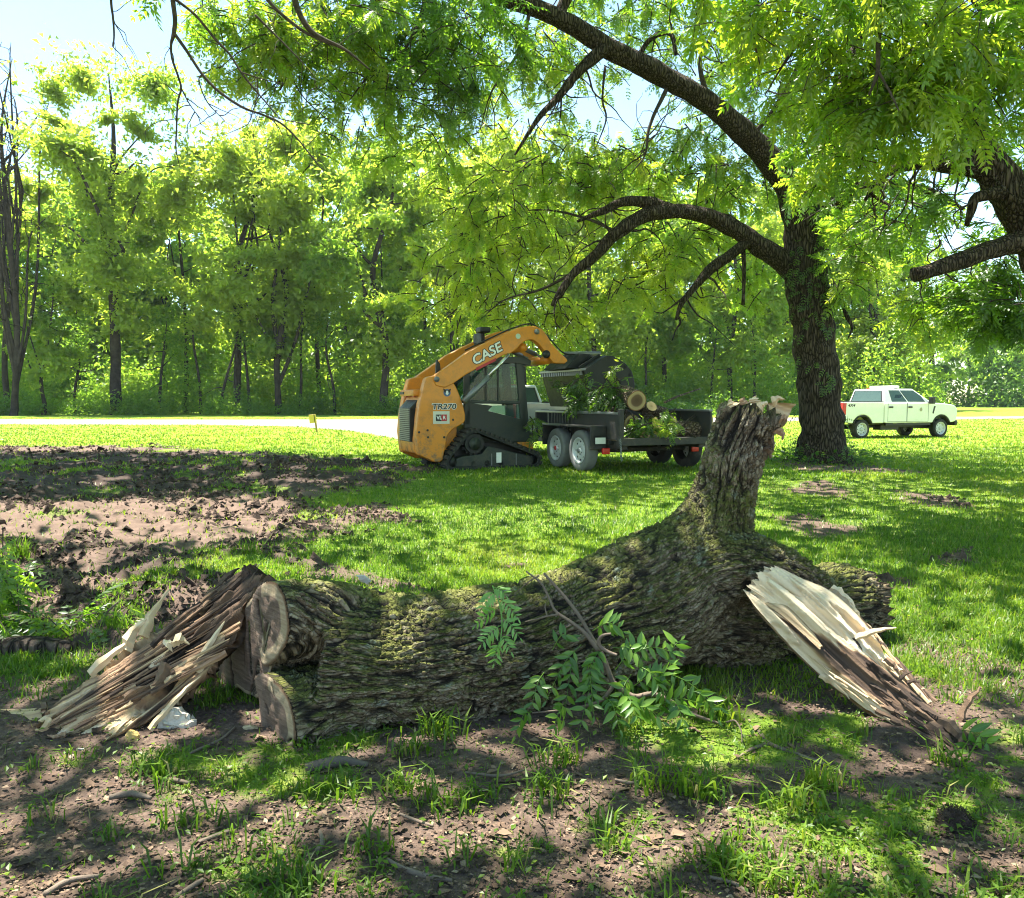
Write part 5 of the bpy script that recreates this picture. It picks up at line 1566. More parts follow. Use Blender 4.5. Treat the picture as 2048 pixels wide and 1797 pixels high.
# ================================================================ vehicles
def paint(name, col, rough=.35, coat=.4, dirt=(.16, .12, .09, .35), scale=3.0, metal=0.0):
    m, nt = mat(name)
    p = opos(nt)
    f = noise(nt, scale, 6, p, .6)
    c = mixc(nt, f, tuple(v * .88 for v in col), tuple(min(1, v * 1.08) for v in col))
    z = nd(nt, 'SeparateXYZ', None, {'Vector': p}).outputs['Z']
    low = nd(nt, 'MapRange', None, {'Value': z, 'From Min': .1, 'From Max': 1.1, 'To Min': 1.0, 'To Max': .25}).outputs[0]
    d = ramp(nt, noise(nt, scale * 2.2, 9, p, .75), [(.46, (0, 0, 0)), (.72, (1, 1, 1))])
    c = mixc(nt, mth(nt, 'MULTIPLY', mth(nt, 'MULTIPLY', low, d), dirt[3] * 2, True), c, dirt[:3])
    r = mth(nt, 'ADD', mth(nt, 'MULTIPLY', d, .3), rough, True)
    out(nt, pbr(nt, c, r, metal, None, .5, coat))
    return m

m_orange = paint('orange_paint', (.70, .245, .012), .42, .15, (.17, .115, .075, .85))
m_frame = paint('dark_machine_paint', (.020, .027, .025), .5, .1, (.13, .105, .075, .32))
m_black = paint('black_steel', (.009, .0095, .010), .5, 0, (.09, .07, .055, .10))
m_trail = paint('worn_black_steel', (.022, .022, .024), .55, 0, (.15, .11, .085, .5))
m_white = paint('white_paint', (.80, .80, .77), .25, .5, (.35, .30, .22, .22))
m_silver = paint('pale_paint', (.50, .50, .46), .3, .4, (.25, .21, .16, .35))
m_rubber = flat_mat('rubber', (.022, .021, .021), .85, 0, .3, 6, .3, (.13, .105, .085, .7))
m_tyre_gray = flat_mat('dusty_tyre', (.15, .15, .155), .9, 0, .2, 8, .2, (.07, .06, .05, .6))
m_rim = flat_mat('wheel_rim', (.55, .56, .58), .45, .2, .1, 6, 0, (.2, .16, .12, .4))
m_steelgray = flat_mat('steel_tube', (.20, .21, .22), .4, .5, .15, 6, 0, (.2, .15, .1, .3))
m_chrome = flat_mat('bright_metal', (.6, .6, .6), .18, .9, .05)
m_red = flat_mat('red_lens', (.55, .02, .015), .25, 0, .1, 6)
m_whitep = flat_mat('white_print', (.78, .78, .76), .5)
m_blackp = flat_mat('black_print', (.012, .012, .013), .5)
m_redp = flat_mat('red_print', (.45, .03, .04), .5)
m_bluep = flat_mat('blue_print', (.06, .12, .25), .5)
m_seat = flat_mat('seat_cloth', (.03, .03, .032), .9)
m_glass, nt = mat('window_glass')
gl = nd(nt, 'BsdfPrincipled', None, {'Base Color': (.10, .15, .15), 'Roughness': .06, 'Specular IOR Level': .8}).outputs[0]
tr = nd(nt, 'BsdfTransparent', None, {'Color': (.62, .78, .74)}).outputs[0]
out(nt, nd(nt, 'MixShader', None, {'Fac': .22, 1: tr, 2: gl}).outputs[0])
m_glass_d, nt = mat('tinted_glass')
gl = nd(nt, 'BsdfPrincipled', None, {'Base Color': (.025, .04, .04), 'Roughness': .05, 'Specular IOR Level': .7}).outputs[0]
tr = nd(nt, 'BsdfTransparent', None, {'Color': (.5, .64, .6)}).outputs[0]
out(nt, nd(nt, 'MixShader', None, {'Fac': .5, 1: tr, 2: gl}).outputs[0])

def lathe(b, c, ax_sign, prof, n=28):
    """prof [(radius, offset along y)] round the y axis through c"""
    c = np.array(c, float)
    th = np.arange(n) * 2 * math.pi / n
    k = len(prof)
    V = np.array([[c[0] + r * math.cos(t), c[1] + ax_sign * o, c[2] + r * math.sin(t)] for r, o in prof for t in th])
    i = np.arange(k - 1)[:, None] * n; j = np.arange(n)[None]; j2 = (j + 1) % n
    return b.add(V, np.stack([i + j, i + j2, i + n + j2, i + n + j], -1).reshape(-1, 4))

def wheel(parent, c, r, w, side, rim_r, rim_m, tyre_m, holes=8, hub_m=None):
    """side: +1 when its outer face looks along +y"""
    b = MB()
    lathe(b, c, side, [(rim_r * .96, -w * .5), (r * .9, -w * .5), (r * .97, -w * .42), (r, -w * .28), (r, w * .28), (r * .97, w * .42), (r * .9, w * .5), (rim_r * 1.06, w * .47), (rim_r, w * .38), (rim_r * .96, -w * .4)], 36)
    t = b.build('wheel', tyre_m, parent, True)
    b = MB()
    lathe(b, c, side, [(rim_r * 1.04, w * .46), (rim_r * .98, w * .49), (rim_r * .9, w * .40), (rim_r * .84, w * .20), (rim_r * .62, w * .30), (rim_r * .40, w * .34), (rim_r * .34, w * .30), (rim_r * .22, w * .30), (rim_r * .20, w * .42), (.001, w * .44)], 32)
    rim = b.build('rim', rim_m, t, True)
    b = MB()
    for k in range(holes):
        a = 2 * math.pi * k / holes
        p = np.array(c) + np.array([math.cos(a) * rim_r * .70, side * w * .262, math.sin(a) * rim_r * .70])
        b.disc(p, (0, 1, 0), rim_r * .085, rim_r * .085, w * .05, 8)
    for k in range(6):
        a = 2 * math.pi * (k + .5) / 6
        p = np.array(c) + np.array([math.cos(a) * rim_r * .29, side * w * .31, math.sin(a) * rim_r * .29])
        b.disc(p, (0, 1, 0), rim_r * .04, rim_r * .04, w * .05, 6)
    b.build('lug_nuts', m_blackp, t)['kind'] = 'stuff'
    if hub_m:
        b = MB(); lathe(b, c, side, [(rim_r * .19, w * .44), (rim_r * .17, w * .50), (.001, w * .51)], 14)
        b.build('hub_cap', hub_m, t, True)
    return t

def text(parent, s, size, M, m, name='lettering', depth=.002, shear=0.0, bold=0.0, sx=1.0):
    cu = bpy.data.curves.new(name, 'FONT')
    cu.body = s; cu.size = size; cu.extrude = depth; cu.align_x = 'CENTER'; cu.align_y = 'CENTER'
    cu.shear = shear; cu.offset = bold; cu.resolution_u = 3
    o = bpy.data.objects.new(name, cu)
    me = bpy.data.meshes.new_from_object(o)
    bpy.data.objects.remove(o)
    me.materials.clear(); me.materials.append(m)
    r = obj(name, me, parent)
    r.matrix_local = M @ Matrix.Diagonal((sx, 1, 1, 1))
    return r

def side_matrix(p, right, up):
    right = Vector(right).normalized(); up = Vector(up).normalized()
    n = right.cross(up)
    return Matrix(((right.x, up.x, n.x, p[0]), (right.y, up.y, n.y, p[1]), (right.z, up.z, n.z, p[2]), (0, 0, 0, 1)))

# ---------------------------------------------------------------- pickups
def pickup(name, label, origin, yaw, body_m, group=None, lettered=False, bar=False, far_side=False):
    t = empty(name, origin, yaw)
    t.scale = (.92, .92, .92)
    tag(t, label, 'pickup truck', group)
    R_ = .385
    def arch(cx, r=.50, n=12, z0=.60):
        a0 = math.asin((z0 - .42) / r)
        return [(cx - r * math.cos(a), .42 + r * math.sin(a)) for a in np.linspace(a0, math.pi - a0, n)]
    W = 1.0
    class LF:                                           # local frame: prism polygons in (x, z), lateral = y
        @staticmethod
        def p(s, lat, z): return (s, lat, z)
    # cab and bonnet
    b = MB()
    poly = [(1.08, .62)] + [(1.2, .60), (3.40, .60)] + arch(4.06) + [(4.72, .62), (4.84, .66), (4.89, .82), (4.88, 1.14), (4.82, 1.26), (4.7, 1.31), (4.2, 1.37), (3.6, 1.40), (3.4, 1.40), (1.08, 1.40)]
    b.prism(poly, -W, W, LF)
    b.build('body', body_m, t, False, .035, 3)
    # greenhouse
    lo = [(1.08, .97), (3.62, .97)]; up = [(1.20, .78), (2.72, .76)]
    zb, zt = 1.385, 1.96
    b = MB()
    v = [(lo[0][0], -lo[0][1], zb), (lo[1][0], -lo[1][1], zb), (lo[1][0], lo[1][1], zb), (lo[0][0], lo[0][1], zb), (up[0][0], -up[0][1], zt), (up[1][0], -up[1][1], zt), (up[1][0], up[1][1], zt), (up[0][0], up[0][1], zt)]
    b.add(v, [(3, 2, 1, 0), (4, 5, 6, 7), (0, 1, 5, 4), (1, 2, 6, 5), (2, 3, 7, 6), (3, 0, 4, 7)])
    cabm = b.build('cab', body_m, t, False, .055, 3)
    v = np.array(v)
    def pane(a, b_, c_, d_, u0, u1, w0, w1, nm, outn, cut=None):
        def q(u, w): return (v[a] * (1 - u) + v[b_] * u) * (1 - w) + (v[d_] * (1 - u) + v[c_] * u) * w
        P = [q(*x) for x in (cut or [(u0, w0), (u1, w0), (u1, w1), (u0, w1)])]
        n_ = np.cross(P[1] - P[0], P[2] - P[0]); n_ /= np.linalg.norm(n_)
        if n_ @ np.array(outn) < 0: n_ = -n_
        b2 = MB()
        k = len(P)
        V = [p + n_ * .006 for p in P] + [p - n_ * .004 for p in P]
        b2.add(V, [tuple(range(k)), tuple(range(2 * k - 1, k - 1, -1))] + [(i, i + k, (i + 1) % k + k, (i + 1) % k) for i in range(k)])
        w_ = b2.build(nm, m_glass_d, t)
        b3 = MB()
        c = np.mean(P, 0)
        V = [p + n_ * .002 for p in P] + [c + (p - c) * 1.07 + n_ * .002 for p in P]
        b3.add(V, [(i, (i + 1) % k, (i + 1) % k + k, i + k) for i in range(k)])
        b3.build('window_seal', m_blackp, w_)
    for sgn, (a, b_, c_, d_) in ((-1, (0, 1, 5, 4)), (1, (3, 2, 6, 7))):
        pane(a, b_, c_, d_, .17, .47, .13, .86, 'rear_side_window', (0, sgn, .3))
        pane(a, b_, c_, d_, 0, 0, 0, 0, 'front_side_window', (0, sgn, .3), [(.52, .13), (.86, .13), (.93, .50), (.92, .86), (.53, .86)])
    pane(0, 3, 7, 4, .08, .92, .14, .84, 'rear_window', (-1, 0, .2))
    pane(1, 2, 6, 5, .06, .94, .08, .92, 'windscreen', (1, 0, .5))
    # bed
    for sgn in (-1, 1):
        b = MB()
        b.prism([(-.97, .66)] + arch(0.0, .52) + [(1.05, .60), (1.05, 1.44), (-.97, 1.44)], sgn * W, sgn * (W - .09), LF)
        b.build('bed_side', body_m, t, False, .03, 3)
        b = MB().box((.04, sgn * .93, 1.452), (2.02, .10, .024))
        b.build('bed_rail', m_blackp, t)
        b = MB()
        b.prism([(-.99, .93), (-.83, .93), (-.80, 1.40), (-.99, 1.40)], sgn * (W + .006), sgn * (W - .14), LF)
        b.build('tail_light', m_red, t, False, .02)
        for cx in (0, 4.06):
            b = MB()
            a = arch(cx, .505, 14); a2 = arch(cx, .46, 14)
            n_ = len(a)
            V = [(x, sgn * (W + .008), z) for x, z in a] + [(x, sgn * (W + .008), z) for x, z in a2] + [(x, sgn * (W - .3), z) for x, z in a2]
            b.add(V, [(i, i + 1, i + 1 + n_, i + n_) for i in range(n_ - 1)] + [(i + n_, i + 1 + n_, i + 1 + 2 * n_, i + 2 * n_) for i in range(n_ - 1)])
            b.build('wheel_arch', m_rubber, t)
    b = MB().box((.04, 0, .93), (2.0, 1.84, .06)).box((1.04, 0, 1.18), (.05, 1.84, .5)); b.build('bed_floor', body_m, t)
    b = MB().box((-.94, 0, 1.06), (.08, 1.70, .74)); b.build('tailgate', body_m, t, False, .02)
    b = MB().box((-.986, 0, 1.22), (.02, .24, .07)); b.build('tailgate_handle', m_blackp, t)
    b = MB().box((-1.07, 0, .62), (.2, 1.9, .2)); b.build('rear_bumper', m_chrome, t, False, .04)
    b = MB().box((4.89, 0, .58), (.18, 1.96, .22)); b.build('front_bumper', m_blackp, t, False, .05)
    b = MB().box((4.89, 0, .98), (.05, 1.2, .34)); b.build('radiator_grille', m_blackp, t, False, .02)
    for sgn in (-1, 1):
        b = MB()
        b.prism([(4.72, .88), (4.90, .86), (4.895, 1.16), (4.76, 1.18)], sgn * (W + .004), sgn * (W - .30), LF)
        b.build('headlight', m_whitep, t, False, .02)
        b = MB().box((3.33, sgn * (W + .18), 1.50), (.16, .20, .28)); b.box((3.36, sgn * (W + .03), 1.43), (.06, .16, .05))
        b.build('wing_mirror', m_blackp, t, False, .03)
        for x0, x1 in ((1.25, 2.22), (2.24, 3.34)):
            d = MB()
            for (xx, zz, sx, sz) in ((x0, 1.02, .012, .74), (x1, 1.02, .012, .74), ((x0 + x1) / 2, .655, x1 - x0, .012)):
                d.box((xx, sgn * (W + .001), zz), (sx, .008, sz))
            dd = d.build('door_seam', m_blackp, t)
            b = MB().box((x0 + .14, sgn * (W + .02), 1.23), (.19, .04, .065)); b.build('door_handle', m_blackp, dd, False, .012)
        b = MB().box((2.3, sgn * .96, .545), (2.3, .10, .09)); b.build('rocker_panel', m_blackp, t)
        b = MB()
        b.prism([(3.56, .98), (3.62, .96), (3.72, 1.26), (3.64, 1.27)], sgn * (W + .01), sgn * (W - .05), LF); b.build('fender_vent', m_blackp, t)
        for cx, o in ((0, .985), (4.06, .985)):
            wheel(t, (cx, sgn * (.985 - .135), R_ - .02), R_, .27, sgn, .25, m_rim, m_rubber, 8)
    b = MB().box((2.0, 0, .46), (5.0, .9, .12)).box((0, 0, .42), (.16, 1.5, .16)).box((4.06, 0, .40), (.14, 1.5, .14)).box((1.6, -.55, .42), (.9, .4, .2)); b.build('chassis', m_blackp, t)
    for sgn in (-.42, .42):
        for x in (1.55, 2.6):
            b = MB().box((x, sgn, 1.15), (.42, .5, .3)).box((x - .22, sgn, 1.42), (.14, .5, .5)).box((x - .24, sgn, 1.72), (.1, .28, .18)); b.build('seat', m_seat, t, False, .04)
    b = MB().tube([(2.95, -.42 + .19 * math.cos(a), 1.42 + .19 * math.sin(a)) for a in np.linspace(0, 2 * math.pi, 16)], .018, 6); b.build('steering_wheel', m_seat, t)
    if bar:
        b = MB().box((2.02, 0, 2.035), (.34, 1.25, .10)); lb = b.build('light_bar', m_whitep, t, False, .03)
        b = MB().box((2.02, .45, 1.975), (.2, .1, .03)).box((2.02, -.45, 1.975), (.2, .1, .03)); b.build('bar_foot', m_blackp, lb)
    b = MB().box((1.27, 0, 1.955), (.06, .3, .045)); b.build('brake_light', m_red, t)
    if lettered:
        text(t, '4X4', .15, side_matrix((-.58, -(W + .004), 1.30), (1, 0, 0), (0, 0, 1)), m_blackp, 'lettering', .002, .25, .004, 1.35)
        b = MB().disc((2.95, -(W + .003), 1.13), (0, 1, 0), .075, .075, .004, 20); em = b.build('door_emblem', flat_mat('emblem_gray', (.42, .42, .36), .5), t)
        b = MB(); b.add([(2.95, -(W + .007), 1.24), (2.90, -(W + .007), 1.12), (3.0, -(W + .007), 1.12)], [(0, 1, 2)])
        b.add([(2.885, -(W + .0075), 1.09), (3.015, -(W + .0075), 1.09), (3.0, -(W + .0075), 1.06), (2.9, -(W + .0075), 1.06)], [(0, 1, 2, 3)]); b.build('emblem_mark', flat_mat('emblem_gold', (.30, .25, .12), .5), em)
    return t

ya = math.radians(20.0)
rw = G(1724, 878)
hd = Vector((math.cos(ya), math.sin(ya), 0)); lf = Vector((-math.sin(ya), math.cos(ya), 0))
pickup('pickup_truck', 'clean white crew cab pickup with a roof light bar parked on the sunny grass', rw + lf * .906, ya, m_white, None, True, True)

# ---------------------------------------------------------------- the trailer behind the loader
TY = math.radians(114)
tf = Frame(G(1155, 943), TY, -1)
trailer = empty('utility_trailer', tf.o, TY)
tag(trailer, 'worn black steel tandem axle trailer loaded with logs and branches', 'trailer')
LW = .34                                                           # the side wall stands inboard of the wheels
s_r, z_top = tf.hit(1241, 825, LW)
z_fl = tf.hit(1241, 879, LW)[1]
s_pan = tf.hit(1146, 850, LW)[0]
s_sl = tf.hit(1099, 850, LW)[0]
s_f = 2.6
BW = LW + 2.05
def sbox(F_, s, l, z, b=None):
    b = b or MB()
    return b.box(((s[0] + s[1]) / 2, F_.flip * (l[0] + l[1]) / 2, (z[0] + z[1]) / 2), (abs(s[1] - s[0]), abs(l[1] - l[0]), abs(z[1] - z[0])))
sbox(tf, (s_r, s_pan), (LW, LW + .03), (z_fl - .02, z_top - .05)).build('side_panel', m_trail, trailer, False, .006)
for k in range(9):
    s = s_pan + .06 + (s_sl - s_pan - .06) * k / 8
    sbox(tf, (s, s + .035), (LW, LW + .03), (z_fl, z_top - .05)).build('slat', m_trail, trailer)
sbox(tf, (s_r, s_f), (LW - .02, LW + .05), (z_top - .05, z_top)).build('top_rail', m_steelgray, trailer, False, .008)
sbox(tf, (s_pan, s_f), (LW - .005, LW + .035), (z_fl + .05, z_fl + .10)).build('lower_rail', m_trail, trailer)
for s in (s_r, s_pan, s_sl, s_f - .06):
    sbox(tf, (s - .03, s + .04), (LW - .03, LW + .06), (z_fl - .12, z_top + (.05 if s == s_r else -.05))).build('post', m_trail, trailer, False, .006)
sbox(tf, (s_r, s_f), (BW, BW + .04), (z_fl, z_top)).build('far_side_panel', m_trail, trailer, False, .006)
sbox(tf, (s_r, s_f), (BW - .02, BW + .06), (z_top, z_top + .04)).build('far_top_rail', m_steelgray, trailer, False, .006)
sbox(tf, (s_f, s_f + .05), (LW, BW), (z_fl, z_top)).build('front_panel', m_trail, trailer, False, .006)
npl = 9
for k in range(npl):
    a = LW + .05 + (BW - LW - .05) * k / npl
    sbox(tf, (s_r + .07, s_f), (a, a + (BW - LW - .05) / npl - .012), (z_fl - .045, z_fl)).build('floor_plank', flat_mat('weathered_plank', (.15, .12, .095), .9, 0, .4, 9, .4) if k == 0 else bpy.data.materials['weathered_plank'], trailer, False, .006)
sbox(tf, (s_r - .02, s_r + .07), (LW - .04, BW + .05), (z_fl - .13, z_fl + .012)).build('rear_sill', m_trail, trailer, False, .01)
for l in (LW + .1, BW - .2):
    sbox(tf, (s_r + .07, s_f + .1), (l, l + .1), (z_fl - .2, z_fl - .05)).build('frame_rail', m_trail, trailer)
for k, s in enumerate(np.linspace(s_r + .4, s_f - .3, 5)):
    sbox(tf, (s, s + .06), (LW, BW), (z_fl - .12, z_fl - .05)).build('cross_member', m_trail, trailer)
# mudguards
for side, l0, l1 in ((0, -.02, LW - .02), (1, BW + .06, BW + .38)):
    b = MB()
    sbox(tf, (-.50, 1.50), (l0, l1), (.86, .90), b)
    sbox(tf, (-.54, -.50), (l0, l1), (.45, .90), b)
    sbox(tf, (1.50, 1.54), (l0, l1), (.45, .90), b)
    b.build('mudguard', m_trail, trailer, False, .01)
sbox(tf, (s_pan - .1, 1.52), (-.025, .0), (.875, .915)).build('mudguard_edge', m_steelgray, trailer)
for s in (0.0, 1.0):
    wheel(trailer, (s, tf.flip * .13, .405), .405, .24, -tf.flip, .25, m_rim, m_tyre_gray, 8, m_redp if s else m_steelgray)
    wheel(trailer, (s, tf.flip * (BW + .2), .405), .405, .24, tf.flip, .25, m_rim, m_rubber, 8)
    b = MB().disc((s, tf.flip * (BW + .34) / 2, .40), (0, 1, 0), .05, .05, BW - .1, 10); b.build('axle', m_trail, trailer)
lp = sbox(tf, (-.56, -.545), (.08, .30), (.56, .68)); pl_ = lp.build('licence_plate', m_whitep, trailer)
sbox(tf, (-.53, -.54), (.05, .33), (.53, .72)).build('plate_bracket', m_trail, trailer)
sbox(tf, (-.60, -.54), (.22, .38), (.36, .48)).build('tail_light', m_red, trailer, False, .015)
sbox(tf, (-.60, -.54), (BW - .1, BW + .06), (.36, .48)).build('tail_light', m_red, trailer, False, .015)
b = MB(); b.tube([tf.p(s_f, LW + .3, z_fl - .12), tf.p(s_f + 1.15, (LW + BW) / 2, z_fl - .12)], .05, 6); b.tube([tf.p(s_f, BW - .3, z_fl - .12), tf.p(s_f + 1.15, (LW + BW) / 2, z_fl - .12)], .05, 6); b.build('tongue', m_trail, trailer)
# chain at the rear post
b = MB()
for k in range(9):
    p = tf.p(s_r - .05, LW - .03 + .004 * k, z_fl - .02 - .045 * k)
    b.tube([np.array(p) + np.array([.012 * math.cos(a), .006 * math.cos(a), .03 * math.sin(a)]) for a in np.linspace(0, 2 * math.pi, 9)], .006, 5, False)
b.build('chain', m_steelgray, trailer)['kind'] = 'stuff'

# the pale pickup that draws it
po = Vector(tf.o) + tf.S * (s_f + 1.25 + 1.25) + tf.L * ((LW + BW) / 2)
pickup('pickup_truck', 'pale gray pickup hitched to the trailer, seen past the loader cab', po, TY, m_silver)

# ---------------------------------------------------------------- what the trailer carries
def at_lat(F_, s, lat, z):
    return F_.o + F_.S * s + F_.L * lat + Vector((0, 0, z))
m_logbark = bark_mat('log_bark', (.05, .036, .027), (.30, .22, .16), (14, 14, 14))
m_cutlog, nt = mat('log_end')
e = attr(nt, 'tint')
w_ = nd(nt, 'TexWave', {'wave_type': 'BANDS', 'bands_direction': 'X'}, {'Vector': nd(nt, 'CombineXYZ', None, {'X': e}).outputs[0], 'Scale': 12.0, 'Distortion': 1.0}).outputs['Fac']
c_ = ramp(nt, e, [(0, (.11, .065, .040)), (.55, (.17, .105, .065)), (.66, (.42, .30, .16)), (.88, (.50, .38, .21)), (.95, (.30, .16, .07))])
c_ = mixc(nt, mth(nt, 'MULTIPLY', w_, .25), c_, (.10, .07, .045))
out(nt, pbr(nt, c_, .85, 0, bump(nt, noise(nt, 60, 4, opos(nt)), .4, .01), .2))
def cut_log(a, b_, r, label, seed, name='cut_log', grp='cut logs heaped on the trailer', heart=1.0, taper=.9):
    A, B = np.array(a), np.array(b_)
    e = empty(name, a)
    tag(e, label, 'log', grp)
    b = MB()
    n = 22
    P = catmull([A, A + (B - A) * .35 + np.array([0, 0, .02]), B], 16) - A
    b.tube(P, np.linspace(r, r * taper, 16), n, False, .5, .10, seed)
    b.build('bark', m_logbark, e, True)
    for end, (c, q) in enumerate(((P[0], P[0] - P[1]), (P[-1], P[-1] - P[-2]))):
        q = q / np.linalg.norm(q)
        k0 = b.v[0].reshape(16, n, 3)[0 if end == 0 else -1]
        rr = np.linspace(0, 1, 7)
        V = np.concatenate([c + (k0 - c) * t_ * .985 + q * .004 * (1 + (1 - t_)) for t_ in rr])
        i = np.arange(6)[:, None] * n; j = np.arange(n)[None]; j2 = (j + 1) % n
        np_mesh('sawn_end', V, np.stack([i + j, i + j2, i + n + j2, i + n + j], -1).reshape(-1, 4), m_cutlog, e, True, {'tint': np.repeat(rr, n) * heart + (1 - heart) * .75})
    return e
cut_log(at(1274, 801, 15.6), at(1228, 784, 16.6), .205, 'thick cut log with a dark heart, topmost on the trailer under the grapple', 1)
cut_log(at(1303, 813, 15.7), at(1290, 838, 16.0), .105, 'short stub of a cut log with a pale pink face beside the thick log', 2, heart=.2)
cut_log(at(1340, 858, 15.9), at(1408, 862, 16.1), .17, 'long rough barked log lying flat on the trailer floor', 3)
cut_log(at(1215, 800, 16.4), at(1330, 826, 17.0), .13, 'slim log lying behind the thick cut log', 4)
cut_log(at(1262, 846, 15.7), at(1190, 806, 17.2), .17, 'rough barked log lying under the thick cut log', 6)
cut_log(at(1290, 872, 15.25), at(1250, 842, 16.4), .10, 'slim log with its end at the trailer sill, low down', 7)
cut_log(at(1420, 842, 16.4), at(1300, 842, 17.2), .15, 'log against the far side board above the flat log', 8)
cut_log(at(1330, 805, 16.2), at(1400, 778, 17.6), .028, 'thin bare branch sticking out behind the pink faced stub', 5, 'bare_branch', 'loose branches on the trailer', taper=.5)
b = MB()
p0, p1 = at(1304, 836, 15.6), at(1322, 872, 15.5)
wedge = empty('split_wedge', p0); tag(wedge, 'bright yellow split wedge of fresh wood leaning on the trailer logs', 'split wood')
b = MB(); b.add([np.array(at(*q)) - np.array(p0) for q in ((1304, 838, 15.6), (1312, 834, 15.6), (1323, 860, 15.55), (1323, 871, 15.5), (1306, 868, 15.5), (1306, 840, 15.8), (1314, 836, 15.8), (1326, 860, 15.75), (1326, 871, 15.7), (1308, 868, 15.7))],
                [(0, 1, 2, 3, 4), (9, 8, 7, 6, 5), (0, 5, 6, 1), (1, 6, 7, 2), (2, 7, 8, 3), (3, 8, 9, 4), (4, 9, 5, 0)])
m_yel = flat_mat('fresh_wood', (.58, .40, .13), .8, 0, .2, 14, .4)
b.build('fresh_face', m_yel, wedge)
for k, (a, c, r, lb) in enumerate([((1345, 866, 15.6), (1395, 826, 16.2), .018, 'gray stick crossing upward over the flat trailer log'), ((1350, 860, 15.6), (1418, 820, 16.4), .012, 'thinnest gray twig reaching up over the trailer log'),
                                   ((1346, 858, 15.5), (1392, 876, 15.5), .022, 'bent pale stick lying on the trailer floor edge'), ((1362, 868, 15.5), (1384, 846, 15.8), .02, 'short stick propped against the flat trailer log')]):
    A = at(*a)
    o = empty('stick', A); tag(o, lb, 'stick', 'loose branches on the trailer')
    P = catmull([np.zeros(3), np.array(at((a[0] + c[0]) / 2 + 3, (a[1] + c[1]) / 2 - 4, (a[2] + c[2]) / 2)) - np.array(A), np.array(at(*c)) - np.array(A)], 12)
    b = MB().tube(P, np.linspace(r, r * .4, 12), 7); b.build('shoot', m_twig, o, True)
def leaf_heap(px, py, d, rx, ry, rd, n, size, label, seed, bright=.3, name='cut_foliage'):
    c = at(px, py, d)
    e = empty(name, c); tag(e, label, 'cut foliage', 'leafy cuttings in bucket and trailer')
    L, T_ = Leaves(), MB()
    spray(L, T_, px, py, d, rx, ry, rd, n, size, seed, .6, bright, CL)
    for q in L.v: q -= np.array(c)
    L.build('leaves', m_leaf, e)
    v, f = T_.data('t', m_twig)
    np_mesh('twigs', v - np.array(c), f, m_twig, e)['kind'] = 'stuff'
leaf_heap(1222, 785, 15.9, 34, 30, .35, 150, .26, 'leafy clump hanging out of the bucket beside the thick log', 1, .12)
leaf_heap(1226, 756, 16.0, 14, 22, .3, 70, .16, 'pale dry tangle caught in the grapple', 9, .75)
leaf_heap(1165, 790, 16.4, 36, 20, .35, 70, .22, 'dark leafy mass spilling from the bucket mouth', 10, .05)
leaf_heap(1150, 775, 16.6, 40, 26, .4, 90, .22, 'dark leaves inside the tipped bucket', 2, .05)
leaf_heap(1272, 855, 15.3, 30, 18, .3, 110, .22, 'leafy clump on the trailer floor under the thick log', 3, .18)
leaf_heap(1337, 848, 15.2, 18, 24, .22, 80, .22, 'bright leafy spray hanging over the trailer sill', 4, .55)
leaf_heap(1385, 838, 16.6, 50, 12, .4, 90, .2, 'loose green brush behind the flat trailer log', 7, .5)
leaf_heap(1190, 812, 16.6, 60, 10, .4, 90, .2, 'green brush along the trailer side board', 8, .35)
leaf_heap(1300, 842, 15.6, 20, 14, .2, 50, .2, 'leaves round the yellow wedge', 5, .4)
leaf_heap(1062, 848, 16.4, 10, 26, .2, 40, .2, 'small leafy sprig by the loader door', 6, .45)

# ---------------------------------------------------------------- the track loader
LY = math.radians(24)
lf_ = Frame(G(905, 941), LY, 1)
loader = empty('track_loader', lf_.o, LY)
tag(loader, 'orange compact track loader with raised arms and a grapple bucket tipped over the trailer', 'loader')
H = lf_.hit
NEAR = .12
tower = lf_.poly([(852, 757), (858, 754), (876, 750), (907, 765), (913, 775), (917, 784), (926, 808), (931, 830), (931, 840), (928, 847), (905, 860), (896, 872), (886, 921), (880, 925), (868, 925), (838, 911), (833, 868), (836, 830), (840, 805)], NEAR)
b = MB().prism(tower, NEAR, NEAR + .24, lf_); tw_ = b.build('rear_tower', m_orange, loader, False, .03, 3)
b = MB().prism(tower, 1.30, 1.54, lf_); b.build('rear_tower', m_orange, loader, False, .03, 3)
sR = H(836, 830, NEAR)[0]
zb_, zt_ = H(838, 911, NEAR)[1], H(852, 757, NEAR)[1]
hood = [(sR - .03, zb_ + .28), (sR + .02, zb_ + .02), (sR + .35, zb_ - .05), (sR + .9, zb_ + .1), (sR + .9, zt_ - .20), (sR + .16, zt_ - .22), (sR + .06, zt_ - .5)]
b = MB().prism(hood, NEAR + .24, 1.30, lf_); b.build('engine_cover', m_orange, loader, False, .03, 3)
